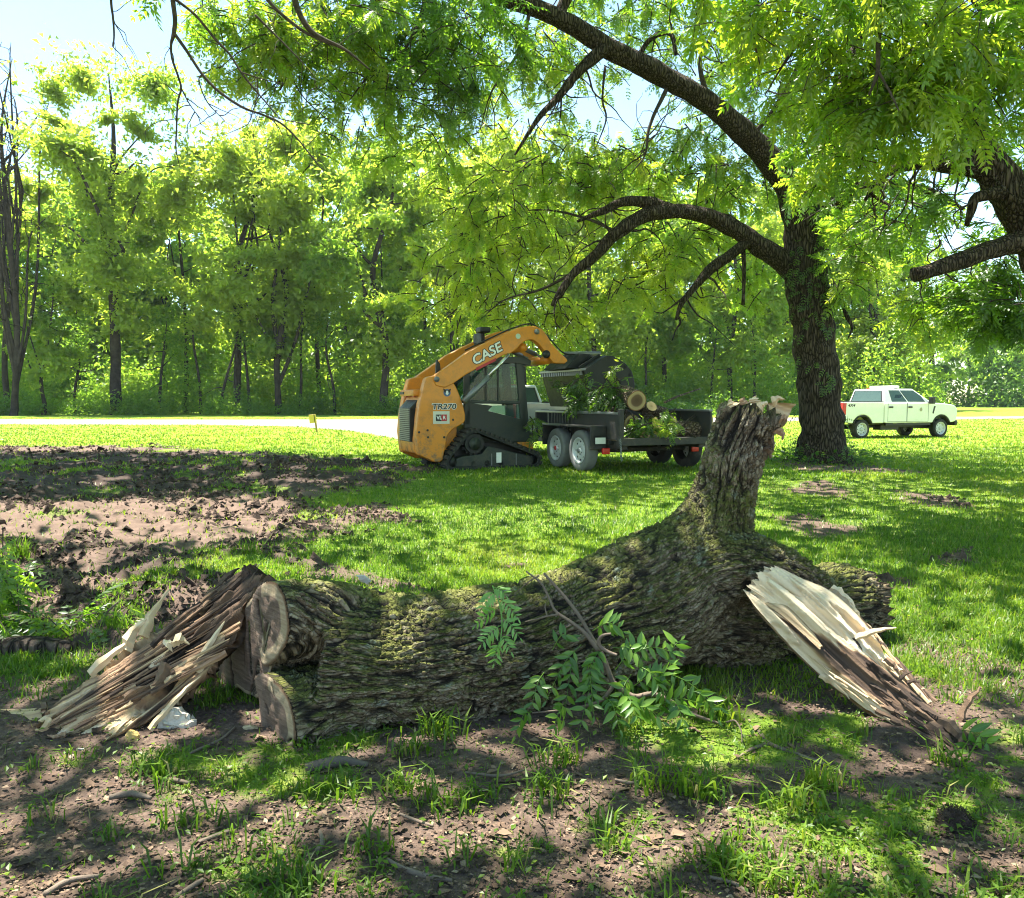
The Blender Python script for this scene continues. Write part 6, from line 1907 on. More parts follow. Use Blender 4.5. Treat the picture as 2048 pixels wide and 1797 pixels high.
# rear grille: a dark recess crossed by slats
g0, g1 = NEAR + .30, 1.18
gz0, gz1 = zb_ + .25, zb_ + .92
gr = sbox(lf_, (sR - .07, sR + .04), (g0, g1), (gz0, gz1)).build('grille', m_black, loader)
for k in range(17):
    z = gz0 + .02 + (gz1 - gz0 - .05) * k / 16
    sbox(lf_, (sR - .095, sR - .055), (g0 + .02, g1 - .02), (z, z + .018)).build('grille_slat', m_steelgray, gr)
b = MB().prism([(sR - .08, gz1), (sR + .12, gz1 + .20), (sR + .3, gz1 + .20), (sR + .3, gz1)], g0, g1, lf_); b.build('grille_hood', m_frame, loader, False, .01)
for l in (g0 + .05, g1 - .15):
    sbox(lf_, (sR + .03, sR + .06), (l, l + .12), (gz1 + .22, gz1 + .28)).build('tail_light', m_red, loader)
sbox(lf_, (sR - .02, sR + .3), (NEAR + .24, 1.30), (zt_ - .35, zt_ - .22)).build('rear_crossbar', m_orange, loader, False, .02)
sbox(lf_, (sR - .035, sR - .02), (1.0, 1.25), (zt_ - .31, zt_ - .26)).build('rear_plate', m_blackp, loader)
# lift arms
arm = lf_.poly([(866, 760), (872, 750), (905, 727), (936, 704), (970, 687), (1005, 671), (1030, 659), (1046, 654), (1059, 652), (1073, 653), (1083, 658), (1089, 664), (1096, 674), (1102, 685), (1113, 698), (1124, 709), (1133, 717), (1136, 722), (1130, 728), (1108, 727),
                (1100, 718), (1085, 698), (1078, 689), (1071, 683), (1065, 680), (1059, 680), (1050, 683), (1042, 689), (1035, 697), (1028, 703), (1022, 707), (1010, 710), (993, 719), (970, 731), (950, 740), (932, 750), (915, 762), (905, 769), (890, 776), (872, 772)], NEAR - .02)
b = MB().prism(arm, NEAR - .02, NEAR + .16, lf_); arm_o = b.build('lift_arm', m_orange, loader, False, .022, 3)
b = MB().prism(arm, 1.38, 1.56, lf_); b.build('lift_arm', m_orange, loader, False, .022, 3)
for q in ((873, 759), (1073, 664), (1092, 709)):
    s, z = H(*q, NEAR - .02)
    b = MB().disc(lf_.p(s, NEAR - .03, z), (0, 1, 0), .055 if q[0] != 1092 else .085, .055 if q[0] != 1092 else .085, .04, 18); b.build('pivot_pin', m_steelgray if q[0] != 1092 else m_blackp, arm_o, True)
for (a, c, z0) in (((1040, 700), (1062, 690), .10), ((1090, 716), (1112, 724), .10)):
    s0, z1 = H(*a, NEAR); s1, z2 = H(*c, NEAR)
    b = MB().tube([lf_.p((s0 + s1) / 2, NEAR + .1, (z1 + z2) / 2), lf_.p((s0 + s1) / 2, 1.45, (z1 + z2) / 2)], .09, 14); b.build('cross_tube', m_orange, loader, True)
# tilt cylinders and hoses between the arms
for l in (.45, 1.15):
    s0, z0 = H(1048, 690, NEAR); s1, z1 = H(1122, 725, NEAR)
    b = MB().tube([lf_.p(s0, l, z0), lf_.p((s0 + s1) / 2, l, (z0 + z1) / 2)], .05, 12); b.tube([lf_.p((s0 + s1) / 2, l, (z0 + z1) / 2), lf_.p(s1, l, z1)], .028, 10); b.build('tilt_cylinder', m_steelgray, loader, True)
for k in range(4):
    rows = [(930 + k * 6, 704 - k * 3), (980 + k * 4, 680 - k * 2), (1030, 658), (1065, 652), (1095, 676), (1125, 708), (1150, 712)]
    P = [lf_.p(*(lambda q: (q[0], .32 + .05 * k, q[1] + .03))(H(x, y, .32 + .05 * k))) for x, y in rows]
    b = MB().tube(catmull(P, 40), .016, 6); b.build('hydraulic_hose', m_blackp, loader, True)
for px0_, r0_ in ((1, 0),):
    for l in (NEAR - .10, 1.60):
        A, M_, B = H(928, 804, NEAR - .1), H(976, 755, NEAR - .1), H(1017, 709, NEAR - .1)
        b = MB().tube([lf_.p(A[0], l, A[1]), lf_.p(M_[0], l, M_[1])], .062, 14); cy_ = b.build('lift_cylinder', m_steelgray, loader, True)
        b = MB().tube([lf_.p(M_[0], l, M_[1]), lf_.p(B[0], l, B[1])], .040, 12); b.build('piston_rod', m_chrome, cy_, True)
# cab
CL_ = .44; CR_ = 1.22
def cpoly(name, pts, l0, l1, m, parent=None, bevel=.012):
    b = MB().prism(lf_.poly(pts, CL_), l0, l1, lf_)
    return b.build(name, m, parent or loader, False, bevel)
cab_ = cpoly('cab_roof', [(930, 728), (960, 716), (1046, 713), (1062, 722), (1060, 732), (1030, 727), (960, 729), (932, 741)], CL_ - .03, CR_ + .03, m_frame)
for l0, l1 in ((CL_ - .02, CL_ + .06), (CR_ - .06, CR_ + .02)):
    cpoly('cab_post', [(1031, 724), (1046, 724), (1059, 864), (1043, 864)], l0, l1, m_frame)
    cpoly('cab_post', [(928, 738), (939, 735), (940, 850), (928, 850)], l0, l1, m_frame)
    cpoly('window_bar', [(936, 801), (1042, 803), (1042, 809), (936, 807)], l0, l1, m_frame)
    cpoly('window_bar', [(970, 729), (974, 729), (974, 803), (970, 803)], l0 + .01, l1 - .01, m_frame)
    cpoly('window_bar', [(994, 728), (998, 728), (999, 803), (995, 803)], l0 + .01, l1 - .01, m_frame)
cpoly('door_panel', [(936, 806), (985, 812), (975, 822), (1035, 837), (1044, 838), (1043, 808), (1048, 808), (1058, 866), (1060, 892), (930, 892), (928, 850)], CL_ - .02, CL_ + .04, m_frame)
gw = cpoly('side_window', [(939, 733), (1031, 727), (1041, 803), (939, 803)], CL_ + .01, CL_ + .02, m_glass, None, 0)
cpoly('lower_window', [(985, 812), (1043, 809), (1044, 837), (1035, 836), (976, 822)], CL_ + .005, CL_ + .015, m_glass, None, 0)
cpoly('far_side_window', [(939, 733), (1031, 727), (1041, 803), (939, 803)], CR_ - .02, CR_ - .01, m_glass, None, 0)
s1, zt1 = H(1034, 727, CL_); s2, zt2 = H(1044, 803, CL_)
# the wire guard over the side window
b = MB()
for k in range(19):
    x = 941 + k * 5.0
    a, c = H(x, 731, CL_), H(x + 2 * k / 19, 803, CL_)
    b.tube([lf_.p(a[0], CL_ + .03, a[1]), lf_.p(c[0], CL_ + .03, c[1])], .004, 4, False)
for k in range(13):
    a, c = H(940, 735 + k * 5.4, CL_), H(1034 + k * .6, 731 + k * 5.7, CL_)
    b.tube([lf_.p(a[0], CL_ + .03, a[1]), lf_.p(c[0], CL_ + .03, c[1])], .004, 4, False)
b.build('wire_guard', m_black, gw)['kind'] = 'stuff'
cpoly('seat', [(955, 800), (985, 800), (985, 770), (975, 770), (970, 745), (955, 745)], .65, 1.0, m_seat)
cpoly('control_lever', [(1008, 812), (1012, 812), (1016, 782), (1022, 776), (1020, 770), (1012, 778)], .52, .58, m_blackp)
s0 = H(932, 850, CL_)[0]
sbox(lf_, (s0, H(1058, 866, CL_)[0]), (CL_, CR_), (H(940, 892, CL_)[1], H(940, 850, CL_)[1])).build('chassis', m_frame, loader, False, .02)
sbox(lf_, (H(905, 850, CL_)[0], H(1050, 866, CL_)[0]), (.36, 1.3), (.22, H(940, 885, CL_)[1])).build('belly', m_black, loader, False, .02)
cpoly('step_plate', [(1030, 884), (1060, 884), (1062, 898), (1034, 896)], .3, 1.2, m_orange)
# tracks
def hull_of(circ, n=26):
    pts = []
    for (s, z, r) in circ:
        pts += [(s + r * math.cos(a), z + r * math.sin(a)) for a in np.linspace(0, 2 * math.pi, n, endpoint=False)]
    pts = sorted(set(pts))
    def half(p):
        h = []
        for q in p:
            while len(h) >= 2 and (h[-1][0] - h[-2][0]) * (q[1] - h[-2][1]) - (h[-1][1] - h[-2][1]) * (q[0] - h[-2][0]) <= 0: h.pop()
            h.append(q)
        return h[:-1]
    return half(pts) + half(pts[::-1])
def resample(P, n):
    P = np.array(P + [P[0]])
    L_ = np.concatenate([[0], np.cumsum(np.linalg.norm(np.diff(P, axis=0), axis=1))])
    t_ = np.linspace(0, L_[-1], n + 1)[:-1]
    return np.stack([np.interp(t_, L_, P[:, 0]), np.interp(t_, L_, P[:, 1])], 1)
sp = H(951, 888, 0); idl = H(1068, 924, 0); rid = H(907, 923, 0)
circ = [(sp[0], sp[1], .28), (idl[0], .155, .155), (rid[0], .155, .155)]
ring_o = resample(hull_of(circ), 96)
ring_i = resample(hull_of([(a, z, r - .055) for a, z, r in circ]), 96)
for l0 in (0.0, 1.24):
    l1 = l0 + .38
    k = 96
    V = [lf_.p(q[0], l, q[1]) for R2, l in ((ring_o, l0), (ring_o, l1), (ring_i, l1), (ring_i, l0)) for q in R2]
    i = np.arange(k); j = (i + 1) % k
    # match the inner ring to the outer one by nearest point
    sh = int(np.argmin(((ring_i - ring_o[0]) ** 2).sum(1)))
    ri = np.roll(ring_i, -sh, axis=0)
    V = [lf_.p(q[0], l, q[1]) for R2, l in ((ring_o, l0), (ring_o, l1), (ri, l1), (ri, l0)) for q in R2]
    Q = np.concatenate([np.stack([a * k + i, a * k + j, ((a + 1) % 4) * k + j, ((a + 1) % 4) * k + i], 1) for a in range(4)])
    tr_ = np_mesh('track', np.array(V), Q, m_rubber, loader, False)
    lug = resample(hull_of([(a, z, r + .012) for a, z, r in circ]), 44)
    lme = MB().box((0, 0, 0), (.075, .40, .05)).build('track_lug', m_rubber, None, False, link=False)
    for a in range(44):
        d = lug[(a + 1) % 44] - lug[a - 1]
        o = obj('track_lug', lme, tr_, lf_.p(lug[a][0], (l0 + l1) / 2, lug[a][1]), (0, -math.atan2(d[1], d[0]), 0))
    b = MB().prism(lf_.poly([(913, 919), (928, 914), (966, 909), (978, 893), (1064, 913), (1070, 921), (1066, 933), (911, 935)], 0), l0 + .06, l0 + .30, lf_)
    tfm = b.build('track_frame', m_frame, loader, False, .015)
    if l0 == 0:
        for (xa, xb) in ((985, 987), (1034, 1036)):
            a_, c_2 = H(xa, 906, 0), H(xb, 932, 0)
            sbox(lf_, (a_[0], a_[0] + .014), (l0 + .052, l0 + .07), (c_2[1], a_[1] - .02)).build('frame_rib', m_steelgray, tfm)
        a_, c_2 = H(995, 906, 0), H(1005, 926, 0)
        sbox(lf_, (a_[0], c_2[0]), (l0 + .054, l0 + .07), (c_2[1], a_[1])).build('warning_label', m_whitep, tfm)
        a_, c_2 = H(1034, 934, 0), H(1046, 937, 0)
        sbox(lf_, (a_[0], c_2[0]), (l0 + .05, l0 + .07), (c_2[1], a_[1])).build('serial_label', m_whitep, tfm)
    b = MB().disc(lf_.p(sp[0], l0 + .14, sp[1]), (0, 1, 0), .20, .20, .16, 22)
    for a in range(14):
        t_ = 2 * math.pi * a / 14
        b.box(lf_.p(sp[0] + .215 * math.cos(t_), l0 + .14, sp[1] + .215 * math.sin(t_)), (.05, .05, .05))
    sk = b.build('sprocket', m_black, loader)
    b = MB().disc(lf_.p(sp[0], l0 + .05, sp[1]), (0, 1, 0), .13, .11, .06, 20); b.build('sprocket_hub', m_frame, sk, True)
    for cs, cz, cr in ((idl[0], .155, .10), (rid[0], .155, .10), (rid[0] + .45, .11, .06), (rid[0] + .75, .11, .06), (rid[0] + 1.05, .11, .06)):
        b = MB().disc(lf_.p(cs, l0 + .16, cz), (0, 1, 0), cr, cr, .2, 18); b.build('track_roller', m_black, loader, True)
# the grapple bucket
BL0, BL1 = -.12, 1.86
bp = lambda pts, lat=BL0: lf_.poly(pts, lat)
P1, P2, P3, P4, P5 = bp([(1166, 741), (1213, 711), (1207, 763), (1193, 782), (1186, 815)])
P0 = bp([(1136, 722)])[0]
def thick(a, c, t):
    d = np.array([c[0] - a[0], c[1] - a[1]]); d /= np.linalg.norm(d); n_ = np.array([-d[1], d[0]]) * t
    return [tuple(a), tuple(c), tuple(np.array(c) + n_), tuple(np.array(a) + n_)]
bk = MB().prism(thick(P1, P2, -.03), BL0, BL1, lf_).build('bucket', m_black, loader, False, .008)
MB().prism(thick(P1, P5, .03), BL0, BL1, lf_).build('bucket_floor', m_black, loader, False, .008)
for l in (BL0 - .025, BL1):
    MB().prism([P1, P2, P3, P4, P5], l, l + .025, lf_).build('bucket_side', m_black, loader, False, .006)
d12 = np.array(P2) - np.array(P1)
MB().prism([tuple(np.array(P1) + [-.06, -.015]), tuple(np.array(P1) + [.05, .0]), tuple(np.array(P1) + [.05, .05]), tuple(np.array(P1) + [-.06, .03])], BL0 - .03, BL1 + .03, lf_).build('cutting_edge', m_steelgray, loader, False, .006)
tme = MB().box((0, 0, 0), (.05, .045, .09), None, .75).build('bucket_tooth', m_steelgray, None, False, link=False)
for k in range(22):
    obj('bucket_tooth', tme, bk, lf_.p(P1[0] - .02, BL0 + .05 + (BL1 - BL0 - .1) * k / 21, P1[1] - .055))
for k, l in enumerate((.1, .45, .8, 1.2, 1.55)):
    c_ = np.array(P1) + d12 * .55 + np.array([-.03, .05])
    sbox(lf_, (P1[0] + d12[0] * .1, P1[0] + d12[0] * .95), (l, l + .05), (0, .05))
    q = thick(tuple(np.array(P1) + d12 * .08), tuple(np.array(P1) + d12 * .98), .06)
    MB().prism(q, l, l + .06, lf_).build('bucket_rib', m_black, loader, False, .008)
coupler = [tuple(np.array(P1) + d12 * .0 + [-.20, .04]), tuple(np.array(P1) + d12 * .5 + [-.12, .22]), tuple(np.array(P1) + d12 * .75 + [0, .12]), tuple(np.array(P1) + d12 * .2)]
MB().prism(coupler, .3, 1.4, lf_).build('coupler', m_black, loader, False, .01)
jaw = bp([(1213, 711), (1228, 712), (1240, 718), (1255, 728), (1266, 742), (1271, 757), (1273, 776), (1262, 781), (1246, 776), (1242, 764), (1234, 753), (1224, 747), (1214, 747), (1206, 752)])
for l in (BL0 + .05, .8, 1.5):
    MB().prism(jaw, l, l + .16, lf_).build('grapple_tine', m_black, loader, False, .015)
jt = bp([(1252, 735), (1262, 750)])
for q in jt:
    MB().tube([lf_.p(q[0], BL0 + .05, q[1]), lf_.p(q[0], 1.66, q[1])], .035, 10).build('grapple_crossbar', m_black, loader, True)
a_, c_2 = H(1140, 706, .5), H(1212, 708, .5)
MB().tube([lf_.p(a_[0], .75, a_[1]), lf_.p(c_2[0], .75, c_2[1] + .02)], .045, 10).build('grapple_cylinder', m_steelgray, loader, True)
# odds and ends on the arms
s_, z_ = H(968, 659, .9)
b = MB(); sbox(lf_, (s_ - .14, s_ + .1), (.75, 1.05), (z_ - .08, z_ + .04), b); sbox(lf_, (s_ - .05, s_ + .05), (.95, 1.42), (z_ - .30, z_ - .06), b); b.build('work_light', m_black, loader, False, .03)
s_, z_ = H(876, 733, NEAR + .2)
MB().prism(lf_.poly([(872, 748), (882, 746), (880, 728), (875, 720), (873, 722)], NEAR + .2), NEAR + .2, NEAR + .26, lf_).build('bump_stop', m_black, loader)
# print on the arm and the tower
a, c = H(935, 727, NEAR), H(1008, 688, NEAR)
M_ = side_matrix(lf_.p((a[0] + c[0]) / 2 + .01, NEAR - .022, (a[1] + c[1]) / 2 - .015), (c[0] - a[0], 0, c[1] - a[1]), (-(c[1] - a[1]), 0, c[0] - a[0]))
text(loader, 'CASE', .27, M_ @ Matrix.Translation((0, 0, .0015)), m_blackp, 'lettering_outline', .002, .12, .020, 1.12)
text(loader, 'CASE', .27, M_ @ Matrix.Translation((0, 0, .005)), m_whitep, 'lettering', .002, .12, .006, 1.12)
a = H(888, 814, NEAR)
M_ = side_matrix(lf_.p(a[0], NEAR - .002, a[1]), (1, 0, 0), (0, 0, 1))
text(loader, 'TR270', .15, M_ @ Matrix.Translation((0, 0, .0015)), m_whitep, 'lettering_outline', .002, .1, .012, 1.25)
text(loader, 'TR270', .15, M_ @ Matrix.Translation((0, 0, .005)), m_blackp, 'lettering', .002, .1, .003, 1.25)
a, c = H(866, 823, NEAR), H(899, 848, NEAR)
st = sbox(lf_, (a[0], c[0]), (NEAR - .004, NEAR + .01), (c[1], a[1])).build('sticker', flat_mat('sticker_cream', (.62, .60, .52), .5), loader)
m1 = ((a[0] + c[0]) / 2, (a[1] + c[1]) / 2)
sbox(lf_, (m1[0] - .115, m1[0] + .0), (NEAR - .007, NEAR), (m1[1] - .07, m1[1] + .06)).build('sticker_black', m_blackp, st)
sbox(lf_, (m1[0] + .003, m1[0] + .115), (NEAR - .007, NEAR), (m1[1] - .07, m1[1] + .06)).build('sticker_red', m_redp, st)
text(loader, 'VL', .10, side_matrix(lf_.p(m1[0] - .045, NEAR - .009, m1[1] - .005), (1, 0, 0), (0, 0, 1)), m_whitep, 'sticker_letters', .001, 0, .004, 1.0)
text(loader, 'R', .10, side_matrix(lf_.p(m1[0] + .06, NEAR - .009, m1[1] - .005), (1, 0, 0), (0, 0, 1)), m_whitep, 'sticker_letters', .001, 0, .002, 1.0)
a = H(894, 785, NEAR)
b = MB().disc(lf_.p(a[0], NEAR - .003, a[1] - .01), (0, 1, 0), .075, .075, .006, 18); de = b.build('crest_decal', m_bluep, loader)
b = MB(); cxy = lf_.p(a[0], NEAR - .008, a[1])
b.add([(cxy[0] + x, cxy[1], cxy[2] + z) for x, z in ((-.085, .075), (-.02, .045), (.02, .045), (.085, .075), (.06, .0), (.0, -.02), (-.06, .0))], [(0, 1, 2, 3, 4, 5, 6)]); b.build('crest_wings', m_blackp, de)
b = MB(); b.add([(cxy[0] + x, cxy[1] - .002, cxy[2] + z) for x, z in ((-.02, .03), (.02, .03), (.03, -.03), (0, -.06), (-.03, -.03))], [(0, 1, 2, 3, 4)]); b.build('crest_bird', m_whitep, de)
a = H(1036, 673, NEAR - .02)
b = MB().disc(lf_.p(a[0], NEAR - .024, a[1]), (0, 1, 0), .055, .055, .006, 18); b.build('round_decal', flat_mat('decal_green', (.45, .55, .45), .5), arm_o)
a, c = H(952, 742, NEAR - .02), H(992, 722, NEAR - .02)
b = MB(); b.prism([(a[0], a[1]), (c[0], c[1]), (c[0], c[1] + .06), (a[0], a[1] + .06)], NEAR - .026, NEAR - .018, lf_); b.build('red_stripe', m_redp, arm_o)
for q in ((856, 875), (888, 875), (906, 840), (838, 865), (855, 861)):
    a = H(*q, NEAR)
    MB().disc(lf_.p(a[0], NEAR - .004, a[1]), (0, 1, 0), .022, .022, .012, 12).build('bolt', m_frame, tw_, True)
# ================================================================ small things on the ground and against the trunk
# pointed leaflet, folded along its rib
def leaflet_mesh(name, wid=.36, m=None):
    xs = np.array([0, .12, .3, .5, .7, .86, 1.0])
    w = np.array([.0, .55, .95, 1.0, .72, .36, 0]) * wid / 2
    z = -.18 * xs ** 2
    mid = np.stack([xs, xs * 0, z], 1)
    Lf = np.stack([xs, w, z + w * .35], 1); Rt = np.stack([xs, -w, z + w * .35], 1)
    V = np.concatenate([mid, Lf, Rt]); n = len(xs)
    Q = [(i, i + 1, n + i + 1, n + i) for i in range(n - 1)] + [(i + 1, i, 2 * n + i, 2 * n + i + 1) for i in range(n - 1)]
    return np_mesh(name, V, np.array(Q), m, None, True, link=False)

def leaf_plain(name, stops, trans):
    m, nt = mat(name)
    r_ = nd(nt, 'ObjectInfo').outputs['Random']
    p = opos(nt)
    c = ramp(nt, r_, stops); t = ramp(nt, r_, trans)
    rib = nd(nt, 'MapRange', None, {'Value': mth(nt, 'ABSOLUTE', nd(nt, 'SeparateXYZ', None, {'Vector': p}).outputs['Y']), 'From Min': .0, 'From Max': .02, 'To Min': .55, 'To Max': 0.0}).outputs[0]
    c = mixc(nt, rib, c, (.17, .24, .07))
    d = nd(nt, 'BsdfDiffuse', None, {'Color': c}).outputs[0]
    b = nd(nt, 'BsdfTranslucent', None, {'Color': t}).outputs[0]
    s = nd(nt, 'MixShader', None, {'Fac': .42, 1: d, 2: b}).outputs[0]
    g = nd(nt, 'BsdfGlossy', None, {'Color': (1, 1, 1), 'Roughness': .38}).outputs[0]
    out(nt, nd(nt, 'MixShader', None, {'Fac': .03, 1: s, 2: g}).outputs[0])
    return m
m_lf = leaf_plain('leaflet_green', [(0, (.045, .120, .012)), (.6, (.085, .19, .02)), (1, (.16, .28, .03))], [(0, (.10, .28, .02)), (1, (.30, .52, .05))])
m_lf2 = leaf_plain('leaflet_pale', [(0, (.12, .28, .05)), (1, (.22, .42, .09))], [(0, (.24, .5, .06)), (1, (.38, .66, .1))])
m_stick = flat_mat('gray_stick', (.145, .108, .078), .9, 0, .45, 18, .4)
LFM = leaflet_mesh('leaf', .33, m_lf)
LFM2 = leaflet_mesh('leaf', .28, m_lf2)

def stem_of(parent, rows, name='stem', m=None, n=30, sides=7, wob=.2, seed=0):
    pts = [(*(np.array(at(*q[:3])) - np.array(parent.location)), q[3]) for q in rows]
    c = catmull(pts, n)
    b = MB().tube(c[:, :3], np.maximum(c[:, 3], .001), sides, True, .5, wob, seed)
    return b.build(name, m or m_stick, parent, True)

def pinnate(parent, a, b_, n, size, seed, lm, sag=.04, rach=.0022):
    """a compound leaf from pixel a to pixel b: its stalk and each leaflet"""
    r = np.random.default_rng(seed)
    o = np.array(parent.location)
    A, B = np.array(at(*a)) - o, np.array(at(*b_)) - o
    M_ = (A + B) / 2 + np.array([0, -.01, sag])
    P = catmull([A, M_, B], 24)
    MB().tube(P, np.linspace(rach, rach * .4, 24), 4, False).build('leaf_stalk', m_lf2 if lm is LFM2 else m_lf, parent, True)
    ax = (B - A) / np.linalg.norm(B - A)
    view = np.array([0, -1.0, .35]) + r.normal(0, .35, 3)
    sd = np.cross(ax, view); sd /= np.linalg.norm(sd)
    nr = np.cross(sd, ax)
    for k in range(n):
        t_ = .22 + .78 * (k // 2) / max(1, (n - 1) // 2) if k < n - 1 else 1.0
        s = (-1) ** k if k < n - 1 else 0
        p = P[int(t_ * 23)]
        x = ax * (.55 + .25 * (s == 0)) + sd * s * .9 + r.normal(0, .16, 3) + np.array([0, 0, -.18])
        x /= np.linalg.norm(x)
        z = nr + r.normal(0, .28, 3)
        y = np.cross(z, x); y /= np.linalg.norm(y); z = np.cross(x, y)
        L_ = size * r.uniform(.75, 1.15) * (.7 + .5 * math.sin(math.pi * min(1, t_)))
        lo = bpy.data.objects.new('leaf', lm)
        COL.objects.link(lo)
        lo.parent = parent
        lo.matrix_local = Matrix(((x[0] * L_, y[0] * L_, z[0] * L_, p[0]), (x[1] * L_, y[1] * L_, z[1] * L_, p[1]), (x[2] * L_, y[2] * L_, z[2] * L_, p[2]), (0, 0, 0, 1)))

bo = at(1300, 1400, 3.42)
br = empty('leafy_branch', bo)
tag(br, 'broken forked branch with fresh green leaves lying against the fallen trunk', 'branch')
stem_of(br, [(1088, 1147, 3.60, .006), (1129, 1194, 3.55, .008), (1158, 1232, 3.5, .009), (1182, 1273, 3.46, .010), (1205, 1311, 3.43, .011), (1223, 1358, 3.4, .013), (1232, 1370, 3.39, .013), (1267, 1393, 3.38, .012), (1302, 1388, 3.38, .011), (1334, 1399, 3.38, .0105), (1381, 1426, 3.38, .009), (1417, 1440, 3.38, .007), (1452, 1452, 3.38, .003)], n=70, seed=1)
for k, rows in enumerate([
    [(1052, 1143, 3.62, .004), (1082, 1167, 3.58, .005), (1098, 1196, 3.55, .006), (1111, 1223, 3.52, .007), (1141, 1244, 3.48, .008), (1170, 1267, 3.45, .009), (1196, 1302, 3.42, .010)],
    [(1226, 1373, 3.39, .010), (1205, 1399, 3.36, .009), (1176, 1411, 3.34, .007), (1129, 1420, 3.3, .005), (1064, 1426, 3.25, .003)],
    [(1234, 1311, 3.36, .006), (1215, 1304, 3.37, .0075), (1200, 1293, 3.38, .008), (1198, 1279, 3.38, .008), (1207, 1271, 3.37, .007), (1222, 1268, 3.36, .005)],
    [(1050, 1244, 3.46, .002), (1075, 1238, 3.48, .003), (1094, 1233, 3.5, .004), (1117, 1229, 3.5, .005)], [(1094, 1233, 3.5, .003), (1090, 1215, 3.52, .0025), (1092, 1205, 3.53, .001)],
    [(1105, 1273, 3.44, .002), (1120, 1262, 3.46, .003), (1143, 1250, 3.47, .004)], [(1164, 1243, 3.47, .003), (1182, 1234, 3.48, .002), (1199, 1223, 3.48, .001)],
    [(1030, 1188, 3.62, .002), (1056, 1165, 3.6, .003), (1078, 1152, 3.6, .004)], [(1334, 1399, 3.37, .004), (1328, 1385, 3.37, .002)],
    [(1452, 1445, 3.3, .004), (1470, 1442, 3.28, .004), (1482, 1462, 3.2, .003), (1484, 1486, 3.15, .002)],
]):
    stem_of(br, rows, 'side_twig', n=26, sides=6, seed=10 + k)
for k, (a, b_, n) in enumerate([
    ((1162, 1290, 3.42), (1092, 1402, 3.26), 9), ((1150, 1300, 3.4), (1128, 1440, 3.24), 11), ((1064, 1424, 3.24), (1030, 1472, 3.18), 7), ((1088, 1345, 3.36), (1060, 1428, 3.25), 9), ((1172, 1315, 3.4), (1188, 1432, 3.24), 11), ((1198, 1330, 3.4), (1158, 1465, 3.2), 11),
    ((1185, 1262, 3.44), (1246, 1264, 3.4), 9), ((1105, 1300, 3.42), (1140, 1275, 3.42), 5), ((1130, 1405, 3.28), (1104, 1478, 3.14), 7), ((1205, 1300, 3.4), (1176, 1360, 3.3), 9), ((1210, 1395, 3.34), (1240, 1460, 3.2), 9),
    ((1246, 1318, 3.38), (1352, 1306, 3.38), 11), ((1290, 1336, 3.36), (1442, 1418, 3.3), 11), ((1330, 1345, 3.36), (1362, 1280, 3.4), 7), ((1262, 1376, 3.36), (1340, 1362, 3.34), 9), ((1256, 1420, 3.3), (1326, 1444, 3.22), 9), ((1300, 1425, 3.3), (1392, 1404, 3.28), 9),
    ((1226, 1296, 3.4), (1292, 1332, 3.36), 9), ((1262, 1350, 3.38), (1232, 1430, 3.26), 9), ((1340, 1400, 3.34), (1368, 1456, 3.22), 9), ((1270, 1330, 3.38), (1330, 1398, 3.28), 11), ((1376, 1380, 3.32), (1436, 1440, 3.24), 7), ((1230, 1340, 3.38), (1300, 1290, 3.4), 9),
    ((1240, 1385, 3.36), (1280, 1452, 3.2), 9), ((1310, 1390, 3.32), (1348, 1330, 3.34), 7)]):
    pinnate(br, a, b_, n + 2, .061, 300 + k, LFM)

sp_o = at(990, 1240, 3.25)
sp_ = empty('fern_like_sprig', sp_o)
tag(sp_, 'pale feathery green sprig draped over the middle of the fallen trunk', 'leaf sprig')
stem_of(sp_, [(985, 1172, 3.44, .003), (998, 1205, 3.38, .003), (1004, 1245, 3.34, .0025), (1000, 1285, 3.30, .002), (994, 1320, 3.27, .001)], m=m_lf2, n=20, sides=5)
for k, (a, b_, n) in enumerate([((990, 1180, 3.42), (962, 1222, 3.36), 11), ((996, 1196, 3.4), (1036, 1238, 3.34), 13), ((1000, 1215, 3.38), (950, 1252, 3.32), 13), ((1003, 1235, 3.35), (1040, 1276, 3.3), 11), ((1003, 1250, 3.34), (962, 1290, 3.29), 13), ((1000, 1270, 3.32), (1022, 1304, 3.28), 9), ((998, 1285, 3.3), (988, 1328, 3.26), 11), ((988, 1176, 3.43), (1012, 1192, 3.4), 9)]):
    pinnate(sp_, a, b_, n, .042, 400 + k, LFM2, .015, .0014)

lt_o = at(1960, 1490, 3.2)
lt = empty('leaf_sprig', lt_o)
tag(lt, 'small drooping leaf sprig at the tip of the splintered limb', 'leaf sprig')
pinnate(lt, (1905, 1462, 3.3), (1990, 1505, 3.15), 9, .085, 450, LFM)
pinnate(lt, (1930, 1490, 3.25), (1935, 1540, 3.1), 5, .07, 451, LFM)

# the leafy heap at the left edge
lh_o = G(30, 1230)
lh = empty('leafy_branch', lh_o)
tag(lh, 'cut leafy branch heaped on the mud at the left edge', 'branch')
L, T_ = Leaves(), MB()
for k, (px, py, d, rx, ry, n, br_) in enumerate([(20, 1140, 4.9, 80, 50, 90, .35), (0, 1220, 4.6, 80, 40, 80, .15), (60, 1175, 4.9, 50, 30, 40, .5), (-60, 1180, 4.8, 80, 70, 90, .3), (110, 1270, 4.4, 70, 22, 50, .45), (190, 1255, 4.5, 60, 22, 40, .65)]):
    spray(L, T_, px, py, d, rx, ry, .25, int(n * .65), .17, 460 + k, .4, br_, CL)
for q in L.v: q -= np.array(lh_o)
L.build('leaves', m_leaf, lh)
v, f = T_.data('t', m_twig)
np_mesh('twigs', v - np.array(lh_o), f, m_twig, lh)['kind'] = 'stuff'
